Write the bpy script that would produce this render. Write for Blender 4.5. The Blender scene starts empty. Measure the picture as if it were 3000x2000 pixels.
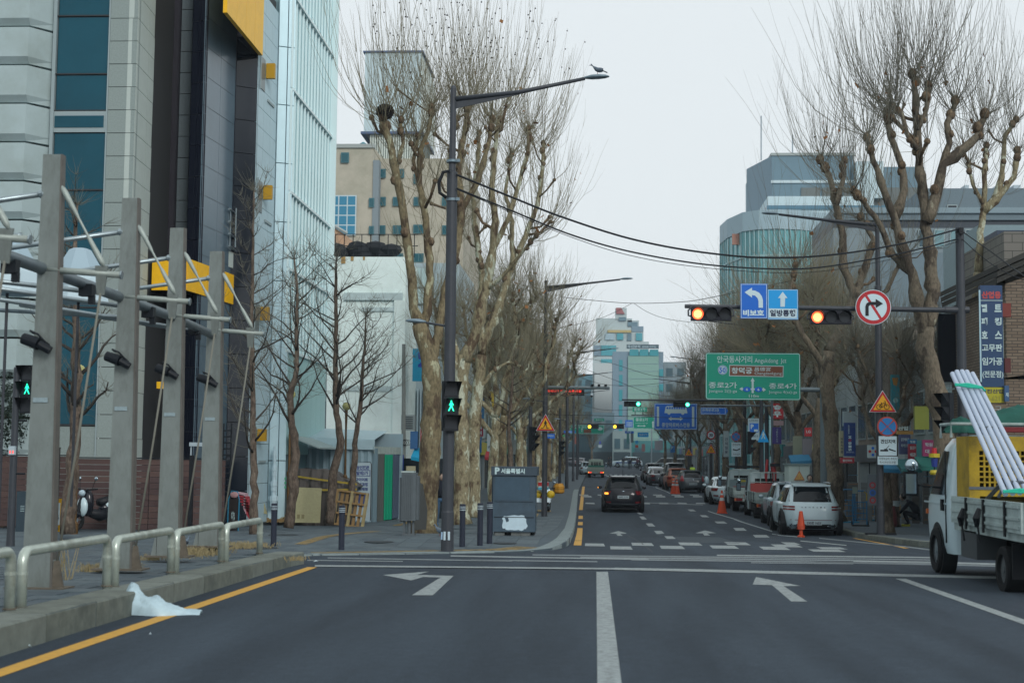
import bpy,math,random
import numpy as np
from mathutils import Vector,Matrix
R=math.radians
SC=bpy.context.scene
COL=SC.collection
# ------------------------------------------------------------------ camera
FPX,VX,VY=4167.0,1745.0,1345.0  # focal length and street vanishing point, photograph pixels
v_=np.array([VX-1500,-(VY-1000),-FPX]);v_ /= np.linalg.norm(v_)
k_=((VX-1500)*.010-(VY-1000))/FPX
u_=np.array([.010,1.0,k_]);u_-=v_*u_.dot(v_);u_ /= np.linalg.norm(u_)
w_=np.cross(v_,u_)
CAMR=np.array([w_,v_,u_])  # world from camera
CAMZ=1.5
cd=bpy.data.cameras.new('camera');cam=bpy.data.objects.new('camera',cd);COL.objects.link(cam)
M4=Matrix([[*CAMR[0],0],[*CAMR[1],0],[*CAMR[2],CAMZ],[0,0,0,1]])
cam.matrix_world=M4
cd.sensor_width=36;cd.lens=FPX/3000*36;cd.clip_start=.1;cd.clip_end=6000
cd.dof.use_dof=True;cd.dof.focus_distance=46;cd.dof.aperture_fstop=2.8
SC.camera=cam
# ------------------------------------------------------------------ sky, sun, exposure
W=bpy.data.worlds.new('World');SC.world=W;W.use_nodes=True
nt=W.node_tree;nt.nodes.clear()
out=nt.nodes.new('ShaderNodeOutputWorld')
sky=nt.nodes.new('ShaderNodeTexSky');sky.sky_type='NISHITA';sky.sun_disc=False
sky.sun_elevation=R(30);sky.sun_rotation=R(150);sky.dust_density=6;sky.air_density=1.5
b1=nt.nodes.new('ShaderNodeBackground');b1.inputs[1].default_value=.05
b2=nt.nodes.new('ShaderNodeBackground');b2.inputs[0].default_value=(.735,.79,.82,1);b2.inputs[1].default_value=1.08
mx=nt.nodes.new('ShaderNodeMixShader');mx.inputs[0].default_value=.93
nt.links.new(sky.outputs[0],b1.inputs[0]);nt.links.new(b1.outputs[0],mx.inputs[1]);nt.links.new(b2.outputs[0],mx.inputs[2])
nt.links.new(mx.outputs[0],out.inputs[0])
sd=bpy.data.lights.new('sun','SUN');sd.energy=1.5;sd.angle=R(20);sd.color=(1,.97,.93)
sun=bpy.data.objects.new('sun',sd);COL.objects.link(sun);sun.rotation_euler=(R(60),0,R(30))
SC.view_settings.view_transform='Standard';SC.view_settings.look='None';SC.view_settings.exposure=.10;SC.view_settings.gamma=1
SC.render.engine='CYCLES';SC.cycles.max_bounces=6;SC.cycles.volume_bounces=0;SC.cycles.transparent_max_bounces=8
SC.cycles.use_denoising=True
# ------------------------------------------------------------------ place: pixel -> world
def ray(px,py):
    d=CAMR @ np.array([px-1500.0,-(py-1000.0),-FPX]);return d
def P(px,py,Y):
    d=ray(px,py);t=Y/d[1];return(d[0]*t,Y,CAMZ+d[2]*t)
GY=[-80,0,12,22,29,35,47,58,66,97,154,234,400,3000]
GG=[1.3,1.5,1.58,1.665,1.90,2.02,2.40,2.45,2.42,2.12,1.98,1.25,.3,.3]
def sstep(a,b,x):t=min(1,max(0,(x-a)/(b-a)));return t*t*(3-2*t)
def gz(X,Y):  # road surface height
    return CAMZ-float(np.interp(Y,GY,GG))+.010*max(-6,min(6,X))*(1-sstep(26,34,Y))
def kh(Y):  # left pavement height over the road
    if Y<29:return .24-.05*sstep(12,22,Y)-.165*sstep(23.4,26.8,Y)
    return .025+.115*sstep(29.6,33,Y)
def pz(X,Y):  # pavement height, left
    return gz(max(X,-6),Y)+kh(Y)
def pzr(X,Y):return gz(X,Y)+.14
def GP(px,py,h=None):  # pixel -> point on the ground
    f=h or gz
    lo,hi=3.,900.
    Y=lo
    prev=None
    while Y<hi:
        p=P(px,py,Y)
        if p[2]<f(p[0],Y):break
        Y+=.05 if Y<60 else .4
    return(p[0],Y,f(p[0],Y))
# ------------------------------------------------------------------ materials
MATS={};GRADE=(.745,.885,.945)  # dims and cools every base colour: cool white balance put into the paint
def mat(key,col,rough=.6,metal=0.,noise=0.,nscale=6.,bump=0.,emit=0.,spec=.4,alpha=1.,dirt=None,dscale=1.5,coat=0.,trans=0.,stretch=None):
    if key in MATS:return MATS[key]
    if not emit:col=tuple(a*k for a,k in zip(col,GRADE));dirt=dirt and tuple(a*k for a,k in zip(dirt,GRADE))
    if max(col)<.05 and rough>.2:spec=min(spec,.2)
    m=bpy.data.materials.new(key);m.use_nodes=True;n=m.node_tree.nodes;l=m.node_tree.links
    b=n['Principled BSDF'];c=(*col,1)
    b.inputs['Base Color'].default_value=c;b.inputs['Roughness'].default_value=rough;b.inputs['Metallic'].default_value=metal
    b.inputs['Specular IOR Level'].default_value=spec;b.inputs['Alpha'].default_value=alpha
    if coat:b.inputs['Coat Weight'].default_value=coat;b.inputs['Coat Roughness'].default_value=.08
    if trans:b.inputs['Transmission Weight'].default_value=trans
    if emit:b.inputs['Emission Color'].default_value=c;b.inputs['Emission Strength'].default_value=emit
    src=None
    if noise or bump or dirt:
        tc=n.new('ShaderNodeTexCoord');mp=n.new('ShaderNodeMapping');l.new(tc.outputs['Object'],mp.inputs[0])
        if stretch:mp.inputs['Scale'].default_value=stretch
        t=n.new('ShaderNodeTexNoise');t.inputs['Scale'].default_value=nscale;t.inputs['Detail'].default_value=6;t.inputs['Roughness'].default_value=.65
        l.new(mp.outputs[0],t.inputs[0])
        if noise:
            r=n.new('ShaderNodeMapRange');r.inputs[1].default_value=.25;r.inputs[2].default_value=.75
            r.inputs[3].default_value=1-noise;r.inputs[4].default_value=1+noise;l.new(t.outputs[0],r.inputs[0])
            q=n.new('ShaderNodeVectorMath');q.operation='SCALE';q.inputs[0].default_value=col;l.new(r.outputs[0],q.inputs['Scale']);src=q.outputs[0]
        if dirt:
            t2=n.new('ShaderNodeTexNoise');t2.inputs['Scale'].default_value=dscale;t2.inputs['Detail'].default_value=8;t2.inputs['Roughness'].default_value=.7
            l.new(mp.outputs[0],t2.inputs[0])
            r2=n.new('ShaderNodeMapRange');r2.inputs[1].default_value=.48;r2.inputs[2].default_value=.68;l.new(t2.outputs[0],r2.inputs[0])
            x=n.new('ShaderNodeMix');x.data_type='RGBA';l.new(r2.outputs[0],x.inputs[0])
            if src:l.new(src,x.inputs[6])
            else:x.inputs[6].default_value=c
            x.inputs[7].default_value=(*dirt,1);src=x.outputs[2]
        if src:l.new(src,b.inputs['Base Color'])
        if bump:
            bp=n.new('ShaderNodeBump');bp.inputs['Strength'].default_value=bump;bp.inputs['Distance'].default_value=.02
            l.new(t.outputs[0],bp.inputs['Height']);l.new(bp.outputs[0],b.inputs['Normal'])
    MATS[key]=m;return m
def glow(key,col,s):return mat(key,col,emit=s,rough=.4)
# ------------------------------------------------------------------ mesh building
class MB:
    def __init__(s):s.v=[];s.f=[]
    def add(s,vs,fs):
        o=len(s.v);s.v+=[tuple(map(float,p))for p in vs];s.f+=[tuple(i+o for i in f)for f in fs];return s
    def box(s,c,d,rz=0.,taper=1.,top=None):
        hx,hy,hz=d[0]/2,d[1]/2,d[2]/2;cs,sn=math.cos(rz),math.sin(rz);vs=[]
        for z in(-1,1):
            k=1 if z<0 else taper
            for x,y in((-1,-1),(1,-1),(1,1),(-1,1)):
                X,Y=x*hx*k,y*hy*k;vs.append((c[0]+X*cs-Y*sn,c[1]+X*sn+Y*cs,c[2]+z*hz))
        return s.add(vs,[(0,3,2,1),(4,5,6,7),(0,1,5,4),(1,2,6,5),(2,3,7,6),(3,0,4,7)])
    def bb(s,x0,x1,y0,y1,z0,z1):return s.box(((x0+x1)/2,(y0+y1)/2,(z0+z1)/2),(abs(x1-x0),abs(y1-y0),abs(z1-z0)))
    def tube(s,pts,r,n=8,cap=True):
        pts=[Vector(p)for p in pts];N=len(pts)
        rs=r if isinstance(r,(list,tuple))else[r]*N
        o=len(s.v);ref=None
        for i,p in enumerate(pts):
            t=(pts[min(i+1,N-1)]-pts[max(i-1,0)])
            if t.length<1e-9:t=Vector((0,0,1))
            t.normalize()
            if ref is None:ref=Vector((1,0,0))if abs(t.x)<.8 else Vector((0,1,0))
            a=(ref-t*ref.dot(t));
            if a.length<1e-6:a=t.orthogonal()
            a.normalize();ref=a;b=t.cross(a)
            for k in range(n):
                an=2*math.pi*k/n;q=p+(a*math.cos(an)+b*math.sin(an))*rs[i];s.v.append((q.x,q.y,q.z))
        for i in range(N-1):
            for k in range(n):
                k2=(k+1)%n;s.f.append((o+i*n+k,o+i*n+k2,o+(i+1)*n+k2,o+(i+1)*n+k))
        if cap:s.f.append(tuple(o+k for k in range(n))[::-1]);s.f.append(tuple(o+(N-1)*n+k for k in range(n)))
        return s
    def cyl(s,c,r,h,n=16,r2=None,ax='z'):
        d={'z':(0,0,1),'x':(1,0,0),'y':(0,1,0)}[ax];c=Vector(c);d=Vector(d)
        return s.tube([c,c+d*h],[r,r if r2 is None else r2],n)
    def lathe(s,prof,n=16,c=(0,0,0)):
        o=len(s.v)
        for r,z in prof:
            for k in range(n):a=2*math.pi*k/n;s.v.append((c[0]+r*math.cos(a),c[1]+r*math.sin(a),c[2]+z))
        for i in range(len(prof)-1):
            for k in range(n):k2=(k+1)%n;s.f.append((o+i*n+k,o+i*n+k2,o+(i+1)*n+k2,o+(i+1)*n+k))
        s.f.append(tuple(o+k for k in range(n))[::-1]);s.f.append(tuple(o+(len(prof)-1)*n+k for k in range(n)));return s
    def sphere(s,c,r,n=12,sc=(1,1,1)):
        o=len(s.v);m=n//2+1
        for i in range(m+1):
            t=math.pi*i/m
            for k in range(n):a=2*math.pi*k/n;s.v.append((c[0]+r*sc[0]*math.sin(t)*math.cos(a),c[1]+r*sc[1]*math.sin(t)*math.sin(a),c[2]+r*sc[2]*math.cos(t)))
        for i in range(m):
            for k in range(n):k2=(k+1)%n;s.f.append((o+i*n+k,o+(i+1)*n+k,o+(i+1)*n+k2,o+i*n+k2))
        return s
    def prism(s,poly,y0,y1,plane='xz'):  # polygon in a plane, extruded along the third axis
        n=len(poly);vs=[]
        for y in(y0,y1):
            for a,b in poly:vs.append({'xz':(a,y,b),'yz':(y,a,b),'xy':(a,b,y)}[plane])
        return s.add(vs,[tuple(range(n))[::-1],tuple(range(n,2*n))]+[(i,(i+1)%n,n+(i+1)%n,n+i)for i in range(n)])
    def flat(s,poly,y=0.):return s.add([(a,y,b)for a,b in poly],[tuple(range(len(poly)))])
    def mesh(s,name,m=None,smooth=False):
        me=bpy.data.meshes.new(name);me.from_pydata(s.v,[],s.f);me.update()
        if m:me.materials.append(m)
        if smooth:
            me.polygons.foreach_set('use_smooth',[True]*len(me.polygons))
        return me
    def build(s,name,m,parent=None,label=None,loc=None,smooth=False,kind=None):
        return link(name,s.mesh(name,m,smooth),parent,label,loc,kind)
def link(name,me,parent=None,label=None,loc=None,kind=None):
    o=bpy.data.objects.new(name,me);COL.objects.link(o)
    if parent:o.parent=parent
    if loc is not None:o.location=loc
    if label:o['label']=label
    if kind:o['kind']=kind
    return o
def T(name,label,cat,loc=(0,0,0),rz=0,group=None,sc=1.):
    o=bpy.data.objects.new(name,None);COL.objects.link(o);o.location=loc;o.rotation_euler=(0,0,rz);o.empty_display_size=.2
    if sc!=1.:o.scale=(sc,sc,sc)
    o['label']=label;o['category']=cat
    if group:o['group']=group
    return o
def tag(o,label,cat,group=None):
    o['label']=label;o['category']=cat
    if group:o['group']=group
    return o
def copy_tree(o,parent=None,loc=None,rz=None,label=None,group=None,sc=None):
    c=o.copy();COL.objects.link(c)
    if parent:c.parent=parent
    if loc is not None:c.location=loc
    if rz is not None:c.rotation_euler=(0,0,rz)
    if sc is not None:c.scale=(sc,sc,sc)if not isinstance(sc,tuple)else sc
    if label:c['label']=label
    if group:c['group']=group
    for ch in KIDS.get(o.name,None)or[x for x in o.children]:copy_tree(ch,c)
    return c
KIDS={}
def smooth_by_angle(me,ang=35):
    me.polygons.foreach_set('use_smooth',[True]*len(me.polygons))
    try:me.set_sharp_from_angle(angle=R(ang))
    except Exception:pass
# flat print: words fitted in a box w x h, centred at (cx, cz) of the parent's front face at y
TXT={}
def text_mesh(s,w,h,m,bold=.0,keep=False):
    if not TXT:TXT['c']=bpy.data.curves.new('print','FONT');TXT['o']=bpy.data.objects.new('print',TXT['c'])
    cu=TXT['c'];cu.body=s;cu.size=1;cu.resolution_u=2;cu.offset=bold;me=bpy.data.meshes.new_from_object(TXT['o'])
    n=len(me.vertices)
    if n:
        a=np.empty(n*3);me.vertices.foreach_get('co',a);a=a.reshape(-1,3)
        lo,hi=a.min(0),a.max(0);sx=w/max(1e-6,hi[0]-lo[0]);sz=h/max(1e-6,hi[1]-lo[1])
        if keep:sx=sz=min(sx,sz)
        b=np.zeros_like(a);b[:,0]=(a[:,0]-(lo[0]+hi[0])/2)*sx;b[:,2]=(a[:,1]-(lo[1]+hi[1])/2)*sz
        me.vertices.foreach_set('co',b.ravel());me.update()
    me.materials.clear();me.materials.append(m);return me
def txt(s,parent,cx,cz,w,h,m,y=-.004,bold=.015,keep=False,rz=0,name='lettering',vertical=False,rot=0):
    if vertical:
        n=len(s);hs=h/n;k=[]
        for i,ch in enumerate(s):
            if ch!=' ':txt(ch,parent,cx,cz+h/2-hs*(i+.5),w,hs*.8,m,y,bold,True,rz,name)
        return
    o=link(name,text_mesh(s,w,h,m,bold,keep),parent,loc=(cx,y,cz))
    if rot:o.rotation_euler=(0,rot,0)
    return o
WHITE=mat('white paint',(.78,.80,.80),.45);BLACK=mat('black paint',(.012,.013,.016),.5)
# ------------------------------------------------------------------ body meshes (skinned once while the scene is still empty)
BODY={}
def skinned(key,pts,edges,rad):
    me=bpy.data.meshes.new(key);me.from_pydata(pts,edges,[]);o=bpy.data.objects.new(key,me);COL.objects.link(o);o.modifiers.new('s','SKIN');m=o.modifiers.new('u','SUBSURF');m.levels=1
    for i,r in enumerate(rad):me.skin_vertices[0].data[i].radius=(r,r*.9)if not isinstance(r,tuple)else r
    me.skin_vertices[0].data[0].use_root=True
    dg=bpy.context.evaluated_depsgraph_get();dg.update();m2=bpy.data.meshes.new_from_object(o.evaluated_get(dg));bpy.data.objects.remove(o);m2.materials.clear();m2.polygons.foreach_set('use_smooth',[True]*len(m2.polygons));BODY[key]=m2
LE=[(0,1),(1,2),(2,3),(3,4),(0,5),(5,6),(6,7),(7,8)];CE=[(0,1),(1,2),(2,3),(2,4),(4,5),(5,6),(2,7),(7,8),(8,9)]
for key,s in(('walk',.13),('wide',.30)):
    skinned(key+'legs',[(0,0,.95),(-.10,0,.86),(-.10,s*.6,.5),(-.10,s,.09),(-.10,s+.14,.04),(.10,0,.86),(.10,-s*.2,.5),(.10,-s*1.1,.11),(.10,-s*1.1+.13,.04)],LE,[.12,.095,.065,.05,.045,.095,.065,.05,.045])
    skinned(key+'coat',[(0,0,.92),(0,0,1.15),(0,.0,1.36),(0,0,1.5),(-.19,0,1.42),(-.25,-.03,1.14),(-.22,.10,.92),(.19,0,1.42),(.25,.05,1.14),(.22,.16,.94)],CE,[(.18,.13),(.17,.12),(.17,.12),.06,.075,.055,.045,.075,.055,.045])
skinned('crouchlegs',[(0,-.18,.38),(-.11,-.14,.34),(-.15,.28,.50),(-.13,.10,.10),(-.13,.26,.04),(.11,-.14,.34),(.15,.28,.50),(.13,.10,.10),(.13,.26,.04)],LE,[.15,.11,.08,.055,.05,.11,.08,.055,.05])
skinned('crouchcoat',[(0,-.20,.42),(0,-.12,.64),(0,.06,.84),(0,.20,.92),(-.18,.06,.82),(-.22,.26,.60),(-.12,.42,.42),(.18,.06,.82),(.22,.26,.60),(.12,.42,.42)],CE,[(.19,.16),(.19,.16),(.18,.14),.065,.08,.06,.045,.08,.06,.045])
# ------------------------------------------------------------------ ground
def asphalt():
    m=bpy.data.materials.new('asphalt');m.use_nodes=True;n=m.node_tree.nodes;l=m.node_tree.links;b=n['Principled BSDF']
    tc=n.new('ShaderNodeTexCoord')
    a=n.new('ShaderNodeTexNoise');a.inputs['Scale'].default_value=90;a.inputs['Detail'].default_value=3;l.new(tc.outputs['Object'],a.inputs[0])
    mp=n.new('ShaderNodeMapping');mp.inputs['Scale'].default_value=(1.3,.12,1);l.new(tc.outputs['Object'],mp.inputs[0])
    c=n.new('ShaderNodeTexNoise');c.inputs['Scale'].default_value=1.1;c.inputs['Detail'].default_value=7;c.inputs['Roughness'].default_value=.6;l.new(mp.outputs[0],c.inputs[0])
    r=n.new('ShaderNodeValToRGB');r.color_ramp.elements[0].position=.3;r.color_ramp.elements[0].color=(.0185,.0285,.0405,1);r.color_ramp.elements[1].position=.72;r.color_ramp.elements[1].color=(.037,.054,.073,1)
    l.new(c.outputs[0],r.inputs[0])
    g=n.new('ShaderNodeMapRange');g.inputs[1].default_value=.3;g.inputs[2].default_value=.7;g.inputs[3].default_value=.62;g.inputs[4].default_value=1.38;l.new(a.outputs[0],g.inputs[0])
    e=n.new('ShaderNodeTexNoise');e.inputs['Scale'].default_value=9;e.inputs['Detail'].default_value=9;e.inputs['Roughness'].default_value=.8;l.new(tc.outputs['Object'],e.inputs[0])
    sx=n.new('ShaderNodeSeparateXYZ');l.new(tc.outputs['Object'],sx.inputs[0]);s1=n.new('ShaderNodeMath');s1.operation='MULTIPLY';s1.inputs[1].default_value=3.4;l.new(sx.outputs[0],s1.inputs[0]);s2=n.new('ShaderNodeMath');s2.operation='SINE';l.new(s1.outputs[0],s2.inputs[0])
    s3=n.new('ShaderNodeMath');s3.operation='MULTIPLY_ADD';s3.inputs[1].default_value=.05;l.new(s2.outputs[0],s3.inputs[0]);e2=n.new('ShaderNodeMapRange');e2.inputs[1].default_value=.3;e2.inputs[2].default_value=.7;e2.inputs[3].default_value=.78;e2.inputs[4].default_value=1.24;l.new(e.outputs[0],e2.inputs[0]);l.new(e2.outputs[0],s3.inputs[2])
    s4=n.new('ShaderNodeMath');s4.operation='MULTIPLY';l.new(s3.outputs[0],s4.inputs[0]);l.new(g.outputs[0],s4.inputs[1]);g=s4
    q=n.new('ShaderNodeVectorMath');q.operation='SCALE';l.new(r.outputs[0],q.inputs[0]);l.new(g.outputs[0],q.inputs['Scale']);l.new(q.outputs[0],b.inputs['Base Color'])
    b.inputs['Roughness'].default_value=.85;b.inputs['Specular IOR Level'].default_value=.22
    bp=n.new('ShaderNodeBump');bp.inputs['Strength'].default_value=.5;bp.inputs['Distance'].default_value=.008;l.new(a.outputs[0],bp.inputs['Height']);l.new(bp.outputs[0],b.inputs['Normal'])
    return m
ASPH=asphalt()
def wornpaint(key,col,wear=.5):
    m=mat(key,col,.7);n=m.node_tree.nodes;l=m.node_tree.links;b=n['Principled BSDF']
    tc=n.new('ShaderNodeTexCoord');t=n.new('ShaderNodeTexNoise');t.inputs['Scale'].default_value=14;t.inputs['Detail'].default_value=8;t.inputs['Roughness'].default_value=.75
    l.new(tc.outputs['Object'],t.inputs[0]);r=n.new('ShaderNodeMapRange');r.inputs[1].default_value=.42;r.inputs[2].default_value=.70;r.inputs[3].default_value=0;r.inputs[4].default_value=wear;l.new(t.outputs[0],r.inputs[0])
    x=n.new('ShaderNodeMix');x.data_type='RGBA';x.inputs[6].default_value=(*col,1);x.inputs[7].default_value=(.07,.078,.085,1);l.new(r.outputs[0],x.inputs[0]);l.new(x.outputs[2],b.inputs['Base Color']);return m
PW=wornpaint('road paint white',(.27,.315,.32),.85);PY=wornpaint('road paint yellow',(.56,.31,.04),.35)
PWF=wornpaint('road paint faded',(.19,.23,.245),1.)
ys=sorted(set([-80,-30]+list(np.arange(0,70,1.5))+list(np.arange(70,420,8))+[600,1000,2900]));xs=[-900,-200,-60,-25,-12,-6,-3,0,3,6,12,25,60,200,900]
g=MB();g.v=[(x,y,gz(x,y)-(0 if abs(x)<30 else 0))for y in ys for x in xs]
nx=len(xs);g.f=[(j*nx+i,j*nx+i+1,(j+1)*nx+i+1,(j+1)*nx+i)for j in range(len(ys)-1)for i in range(nx-1)]
g.build('road',ASPH,kind='structure',smooth=True)
LP=[(-4.77,-80),(-4.77,23.3),(-5.0,23.8),(-5.6,27.0),(-2.9,28.6),(-1.6,29.3),(-.95,30.4),(-.66,32),(-.6,34),(-.8,60),(-1.1,90),(-1.1,226)]
def edge_at(path,d=.3):  # resample
    o=[]
    for(x0,y0),(x1,y1)in zip(path,path[1:]):
        L=math.hypot(x1-x0,y1-y0);n=max(1,int(L/(1.0 if y0<60 else 6)))
        if y0<-70:n=30
        for i in range(n):o.append((x0+(x1-x0)*i/n,y0+(y1-y0)*i/n))
    o.append(path[-1]);return o
PAVE=mat('grey paving',(.075,.092,.105),.8,noise=.22,nscale=5,bump=.3,dirt=(.06,.067,.072),dscale=.8)
KERB=mat('granite kerb',(.16,.155,.125),.8,noise=.30,nscale=7,bump=.35,dirt=(.10,.10,.085),dscale=2.2)
KERB2=mat('granite kerb pale',(.23,.245,.235),.8,noise=.2,nscale=9,bump=.3)
KERB3=mat('granite kerb warm',(.185,.18,.15),.8,noise=.25,nscale=7,bump=.3)
pe=edge_at(LP)
def pavement(name,path,hf,far,m):
    g=MB();cols=[0,.25,.6,1.2,2.5,5,9,16,30,abs(far)];sg=1 if far>0 else-1
    for(x,y)in path:
        g.v.append((x,y,gz(x,y)-.2))
        for c in cols:
            X=x+sg*c if c<15 else sg*(c if c<abs(far)else abs(far));g.v.append((X,y,hf(X if sg>0 else max(X,-30),y)))
    n=len(cols)+1
    for j in range(len(path)-1):
        for i in range(n-1):g.f.append((j*n+i,j*n+i+1,(j+1)*n+i+1,(j+1)*n+i)if sg<0 else(j*n+i+1,j*n+i,(j+1)*n+i,(j+1)*n+i+1))
    return g.build(name,m,kind='structure')
lp2=[(-.0+x if y<1e9 else x,y)for x,y in pe]
padj=[p for p in pe if not(23.3<p[1]<28.6 and p[0]>-5.6)]
pav=pavement('left_pavement',[(x,y)for x,y in pe],pz,-120,PAVE)
RPT=[(30,31.6),(12,31.9),(9.2,32.3),(8.2,33.3),(7.75,35),(7.9,42),(8.3,47),(8.35,60),(8.3,100),(8.2,226)]
rp=edge_at(RPT)
g=MB();
for(x,y)in rp:
    g.v.append((x,y,gz(x,y)-.2));g.v.append((x,y,pzr(x,y)))
    for X in(12.8,40,120):yy=y if x<12 else y;g.v.append((max(X,x+.01),yy,pzr(X,yy)))
for j in range(len(rp)-1):
    for i in range(4):g.f.append((j*5+i+1,j*5+i,(j+1)*5+i,(j+1)*5+i+1))
rpav=g.build('right_pavement',PAVE,kind='structure')
def kerb(path,hf,parent,name,w,m,seg=1.0,ymin=0,ymax=60,gap=.012,rnd=random.Random(4),side=-1,proud=.006):
    # one stone per segment along a path
    n=0;d=0;pts=[path[0]]
    for p,q in zip(path,path[1:]):
        L=math.hypot(q[0]-p[0],q[1]-p[1]);k=max(1,int(round(L/.25)))
        pts+=[(p[0]+(q[0]-p[0])*i/k,p[1]+(q[1]-p[1])*i/k)for i in range(1,k+1)]
    pts=[p for p in pts if ymin<=p[1]<=ymax]
    i=0;step=int(seg/.25)
    while i+1<len(pts):
        a=pts[i];b=pts[min(i+step,len(pts)-1)];i+=step
        dx,dy=b[0]-a[0],b[1]-a[1];L=math.hypot(dx,dy)
        if L<.1:continue
        tx,ty=dx/L,dy/L;nx_,ny_=-ty*(-side),tx*(-side)
        a2=(a[0]+tx*gap,a[1]+ty*gap);b2=(b[0]-tx*gap,b[1]-ty*gap);ox=rnd.uniform(-.004,.006)+proud
        vs=[]
        for(x,y)in(a2,b2):
            zt=hf(x,y)+.006+rnd.uniform(-.002,.003);zb=gz(x,y)-.15;xx=x-nx_*ox;yy=y-ny_*ox
            vs+=[(xx,yy,zb),(xx,yy,zt-.018),(xx+nx_*.018,yy+ny_*.018,zt),(x+nx_*w,y+ny_*w,zt),(x+nx_*w,y+ny_*w,zb)]
        g=MB().add(vs,[(0,1,2,3,4)]+[(9,8,7,6,5)]+[(k,k+5,(k+1)%5+5,(k+1)%5)for k in range(5)])
        g.build(name,m if m is not KERB or rnd.random()>.35 else KERB3,parent);n+=1
kerb([(-4.77,-2),(-4.77,23.3)],pz,pav,'kerb_stone',.42,KERB,1.25,ymin=6,side=-1)
kerb([p for p in LP if p[1]>23],lambda x,y:pz(x,y),pav,'kerb_stone',.30,KERB2,1.0,ymin=23.0,ymax=95)
kerb(RPT,pzr,rpav,'kerb_stone',.22,KERB,1.0,ymax=95,side=1)
# ---- paving slabs on the near part of the left pavement
rnd=random.Random(2)
SLABM=[mat('paving slab %d'%i,c,.8,noise=.2,nscale=12,bump=.2,dirt=(.085,.093,.097),dscale=1.3)for i,c in enumerate([(.095,.112,.122),(.080,.094,.106),(.112,.128,.136)])]
cand=[]
for j in range(0,66):
    for i in range(0,26):
        Y=10.6+j*.42;X=-5.42-i*.42-(.21 if j%2 else 0)
        if X<-14.5 or abs(Y-40)<-1:continue
        d2=X/Y
        px=1745+X/Y*4167
        if px<-40:continue
        if 23.2<Y<27.4 and X>-6.3:continue
        if Y>33 and X<-9:continue
        cand.append((Y,X))
Y2=28.4
for j in range(0,60):
    for i in range(0,24):
        Y=29.2+j*.5;X=-1.5-i*.5
        if X<-5.3-.3 and Y<38:continue
        if X<-.9 and X>-8 and(Y>30.6 or X<-2.6):cand.append((Y,X))
cand.sort();cand=list(dict.fromkeys(cand))
# the ones that show largest go single, the rest joined
single=cand[:290];rest=cand[290:]
def slab(X,Y,w,g,q=0):
    e=w/2-.006;vs=[(X+a*e,Y+b*e,pz(X+a*e,Y+b*e)+(.005+q if t else-.02))for t in(0,1)for a,b in((-1,-1),(1,-1),(1,1),(-1,1))]
    g.add(vs,[(4,5,6,7),(0,1,5,4),(1,2,6,5),(2,3,7,6),(3,0,4,7)])
for Y,X in single:
    g=MB();slab(X,Y,.42,g,rnd.uniform(0,.004));g.build('paving_slab',SLABM[rnd.choice([0,0,1,1,2])],pav)
for k in range(3):
    g=MB()
    for i,(Y,X)in enumerate(rest):
        if(i*7+int(Y*3))%3==k:slab(X,Y,.42 if Y<29 else .5,g,rnd.uniform(0,.003))
    if g.f:g.build('paving_slabs_far',SLABM[k],pav,kind='stuff')
# ---- painted markings
def strip(poly,m,name='road_marking',lift=.004,hf=gz,n=None,parent=None):  # poly list of (x,y) quads
    g=MB()
    if len(poly)==4 and n:
        a,b,c,d=poly
        for i in range(n+1):
            t=i/n
            for p,q in((a,d),(b,c)):x=p[0]+(q[0]-p[0])*t;y=p[1]+(q[1]-p[1])*t;g.v.append((x,y,hf(x,y)+lift))
        g.f=[(2*i,2*i+1,2*i+3,2*i+2)for i in range(n)]
    else:
        g.v=[(x,y,hf(x,y)+lift)for x,y in poly];g.f=[tuple(range(len(poly)))]
    return g.build(name,m,kind='structure',parent=parent)
def pxpoly(pts):return[GP(x,y)[:2]for x,y in pts]
strip([(-4.46,-10),(-4.29,-10),(-4.29,22.0),(-4.46,22.1)],PY,'yellow_edge_line',n=30)
strip([(.02,-10),(.19,-10),(.19,21.3),(.02,21.3)],PW,'centre_line',n=30)
strip([(4.16,-10),(4.30,-10),(4.30,20.2),(4.16,20.2)],PW,'lane_line',n=30)
def pxstrip(x0,y0,x1,y1,th,m=PW,name='road_marking',n=12,th2=None):
    a=pxpoly([(x0,y0-th/2),(x1,y1-(th2 or th)/2)]);b=pxpoly([(x0,y0+th/2),(x1,y1+(th2 or th)/2)])
    return strip([a[0],b[0],b[1],a[1]],m,name,n=n)
pxstrip(922,1657,1800,1666,5);pxstrip(1800,1666,3100,1697,6.5)
# left-turn arrow and straight arrow
for poly in([(1250,1682),(1329,1687),(1260,1744),(1205,1743)],[(1122,1684),(1257,1674),(1232,1686),(1329,1687),(1296,1692),(1226,1691),(1205,1699)]):
    pass
strip(pxpoly([(1329,1687),(1268,1744),(1207,1744),(1290,1692),(1240,1690),(1205,1700),(1122,1684),(1257,1674),(1222,1684)]),PW,'left_turn_arrow')
strip(pxpoly([(2205,1712),(2215,1690),(2345,1716),(2296,1717),(2365,1762),(2318,1762),(2262,1714)]),PW,'straight_arrow')
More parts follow.
